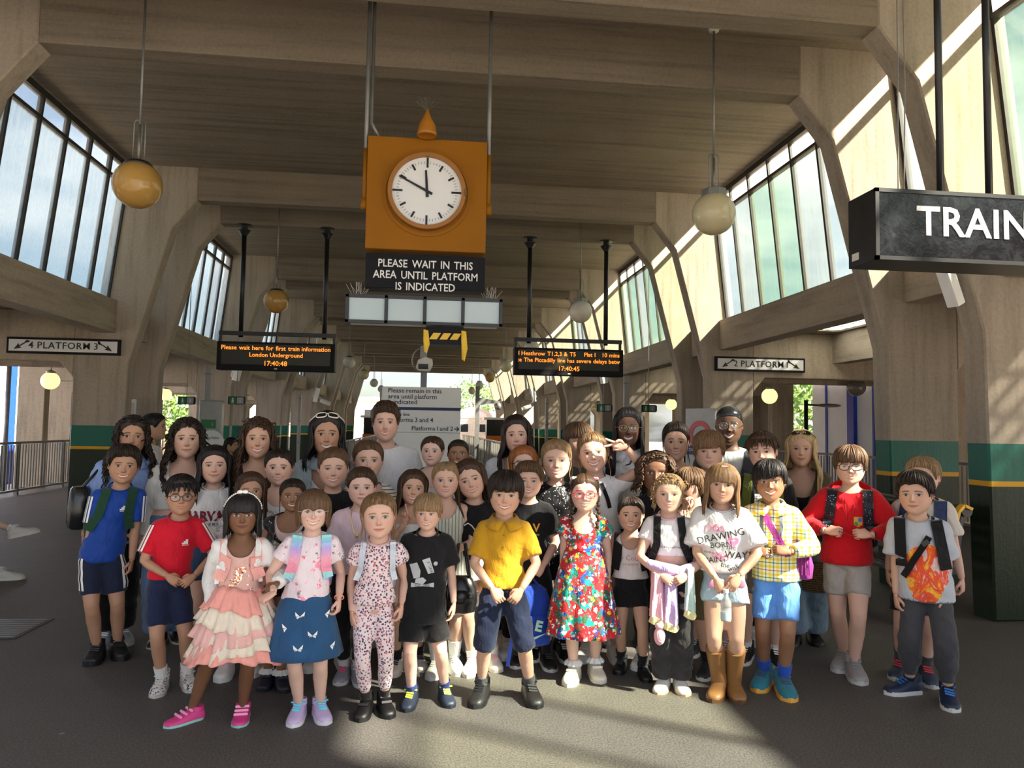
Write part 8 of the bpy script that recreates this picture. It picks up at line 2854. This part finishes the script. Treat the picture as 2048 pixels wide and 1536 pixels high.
# pastel cardigan over the forearms of the curly blonde girl, with a pink plush charm
P = ALLP['curlyblonde']
c = P.loc(1345, 1165, .13)
e = top_thing('knitted_cardigan', 'fluffy pastel pink, lilac and mint cardigan hung at the waist of the curly blonde girl', 'cardigan', P)
KNIT_P = C('knit_pink', (232, 176, 190)); KNIT_L = C('knit_lilac', (200, 170, 220)); KNIT_M = C('knit_mint', (196, 222, 214)); KNIT_Y = C('knit_yellow', (232, 222, 160))
def hang(x0, x1, ztop, zbot, y, mat, nm, n=22):
    mb = MB(); vs = []; fs = []
    rows = 7
    for r_ in range(rows):
        t = r_ / (rows - 1)
        z_ = ztop + (zbot - ztop) * t
        for q in range(n):
            a = 2 * math.pi * q / n
            w = (x1 - x0) / 2 * (.75 + .3 * t)
            vs.append(((x0 + x1) / 2 + w * math.cos(a), y + (.030 + .008 * math.sin(3 * a + t * 4)) * math.sin(a) - .006 * math.sin(a * 5), z_ + .01 * math.sin(a * 2 + 1)))
    for r_ in range(rows - 1):
        for q in range(n):
            fs.append((r_ * n + q, r_ * n + (q + 1) % n, (r_ + 1) * n + (q + 1) % n, (r_ + 1) * n + q))
    fs.append(tuple(range(n))); fs.append(tuple((rows - 1) * n + q for q in range(n)))
    mb.add(vs, fs)
    return P.mbpart(nm, mb, mat, e)
yb = c.y - .02
zt = c.z
for x0, x1, z0_, z1_, mt in ((-.135, -.045, .06, -.21, KNIT_P), (-.055, .035, .05, -.24, KNIT_L), (.070, .135, .09, -.16, KNIT_M)):
    b = hang(c.x + x0, c.x + x1, zt + z0_, zt + z1_, yb, mt, 'cardigan_fold')
    hang(c.x + x0 - .004, c.x + x1 + .004, zt + z1_ + .01, zt + z1_ - .035, yb, KNIT_Y, 'ribbed_edge')
P.mbpart('tied_waist', MB().tube([(c.x - .14, c.y + .02, zt + .10), (c.x - .06, c.y - .02, zt + .085), (c.x + .05, c.y - .015, zt + .07), (c.x + .13, c.y + .02, zt + .10)], [.030, .036, .034, .028], 12), KNIT_L, e)
c2 = P.loc(1319, 1272, .16)
e2 = top_thing('plush_charm', 'small pink plush toy hanging below the pastel cardigan', 'plush toy', P)
FUR = C('plush_pink', (236, 176, 186))
mb = MB(); mb.ball(c2, (.034, .028, .055), 16, 12); mb.ball(c2 + Vector((0, -.004, .062)), (.028, .025, .026), 14, 10)
P.mbpart('plush_body', mb, FUR, e2)
for s_ in (-1, 1):
    P.mbpart('ear', MB().ball(c2 + Vector((s_ * .018, 0, .088)), (.010, .008, .016), 10, 8), FUR, e2)
P.mbpart('clip', MB().tube([c2 + Vector((0, 0, .09)), c2 + Vector((.0, -.005, .125))], .005, 8), M_GOLD, e2)

# water bottle
P = ALLP['drawing']
c = P.loc(1452, 1220, .20)
e = top_thing('water_bottle', 'clear plastic water bottle held upside down by the girl in tan boots', 'bottle', P)
def bottle_mat():
    m, nt, out = new_mat('bottle_plastic')
    b = principled(nt, out, (.85, .92, .95), .05)
    b.inputs['Transmission Weight'].default_value = .85
    b.inputs['IOR'].default_value = 1.2
    return m
M_BOT = bottle_mat()
P.mbpart('bottle_body', MB().lathe([(.012, .10), (.014, .075), (.030, .045), (.031, .02), (.028, .015), (.031, .01), (.031, -.05), (.028, -.062), (.0, -.06)], 20, tuple(c)), M_BOT, e)
P.mbpart('cap', MB().lathe([(.015, .10), (.015, .118), (.0, .12)], 14, tuple(c)), M_WHITE, e)
P.mbpart('water', MB().lathe([(.0, -.055), (.027, -.055), (.028, -.01), (.0, -.01)], 18, tuple(c)), plain('water_tint', (.55, .65, .70), .05), e)

# purple bag, camera in the hands of the plaid boy
P = ALLP['plaid']
e = top_thing('shoulder_bag', 'purple nylon bag slung across the boy in plaid', 'bag', P)
M_PUR = C('nylon_purple', (136, 44, 120), rough=.5)
z = P.B.zsh; x0 = P.B.xo(z)
P.band([(x0 - .055, z + .03), (x0 - .02, z - .05), (x0 + .045, z - .16), (x0 + .095, z - .25)], .038, M_PUR, 'cross_strap', e, .014, .006)
c = P.loc(1603, 1130, .0)
mb = MB()
loft(mb, [(c.x, c.y, c.z + z_, rx_, ry_) for z_, rx_, ry_ in ((-.085, .04, .03), (-.075, .062, .045), (.0, .07, .055), (.06, .055, .045), (.09, .03, .025))], 24, .85)
P.mbpart('bag_body', mb, M_PUR, e)
for q in range(5):
    P.mbpart('crease', MB().tube([(c.x - .04 + q * .02, c.y - .052, c.z + .06), (c.x - .045 + q * .022, c.y - .058, c.z - .05)], .004, 5), M_PUR, e)
c = P.loc(1538, 1112, .26)
e = top_thing('folded_glasses', 'small pair of grey spectacles held in both hands of the boy in plaid', 'glasses', P)
P.mbpart('frame', MB().tube([(c.x + .018 * math.cos(a), c.y, c.z + .012 * math.sin(a)) for a in [2 * math.pi * q / 16 for q in range(17)]], .0025, 6, False), M_STEEL, e)
P.mbpart('temple', MB().tube([(c.x - .05, c.y, c.z), (c.x + .05, c.y, c.z + .006)], .0025, 6), M_STEEL, e)
# basket bag of the blonde woman
P = ALLP['w_blonde']
c = P.loc(1632, 1150, .12)
e = top_thing('basket_bag', 'woven brown and black basket bag carried by the blonde woman', 'bag', P)
M_BASK = cloth('basket_weave', 'weave', srgb(128, 104, 76), srgb(44, 36, 30), 60)
mb = MB()
loft(mb, [(c.x, c.y, c.z + z_, rx_, ry_) for z_, rx_, ry_ in ((-.12, .10, .05), (-.10, .14, .07), (.0, .16, .085), (.09, .15, .08), (.10, .14, .07))], 30, .9)
P.mbpart('basket', mb, M_BASK, e)
P.mbpart('handle', MB().tube([(c.x - .10, c.y, c.z + .09), (c.x - .05, c.y, c.z + .26), (c.x + .05, c.y, c.z + .26), (c.x + .10, c.y, c.z + .09)], .009, 8), pl('handle_brown', (86, 60, 40)), e)
# black shoulder bag of the woman in blue
P = ALLP['w_blue']
c = P.loc(160, 1012, .02)
e = top_thing('shoulder_bag', 'black leather shoulder bag of the woman in the blue striped shirt', 'bag', P)
mb = MB()
loft(mb, [(c.x, c.y, c.z + z_, rx_, ry_) for z_, rx_, ry_ in ((-.16, .05, .06), (-.14, .075, .09), (.0, .08, .11), (.12, .065, .09), (.14, .05, .07))], 24, .7)
P.mbpart('bag_body', mb, M_LEATHER, e)
sh = P.B.arm[0][0]
P.mbpart('shoulder_strap', MB().tube([(c.x, c.y - .05, c.z + .12), (sh.x - .03, sh.y - .05, sh.z + .02), (sh.x + .01, sh.y, sh.z + .065), (sh.x - .01, sh.y + .05, sh.z + .02), (c.x, c.y + .05, c.z + .12)], .010, 8), M_LEATHER, e)
# small red stick in the hands of the hoodie boy
P = ALLP['hoodie']
c = P.loc(1696, 1068, .25)
e = top_thing('small_stick', 'thin red stick held between the hands of the boy in the red hoodie', 'stick', P)
P.mbpart('stick', MB().tube([(c.x - .05, c.y, c.z + .012), (c.x + .05, c.y, c.z - .014)], .003, 6), pl('stick_red', (150, 30, 30)), e)
P.mbpart('tip', MB().ball((c.x - .05, c.y, c.z + .012), .005, 8, 6), pl('stick_red', (150, 30, 30)), e)
# white notice on the left column pair
p = at_y(257, 818, 13.6)
e = top_thing('wall_notice', 'small white notice board on the column behind the curly-haired women', 'notice', None, p)
link('board', MB().box((0, 0, 0), (.24, .03, .34)).mesh('board'), M_BOARD, e)
link('sheet', MB().box((0, -.018, -.01), (.19, .004, .24)).mesh('sheet'), plain('notice_sheet', (.45, .45, .43), .6), e)
bpy.data.scenes.remove(TMP)
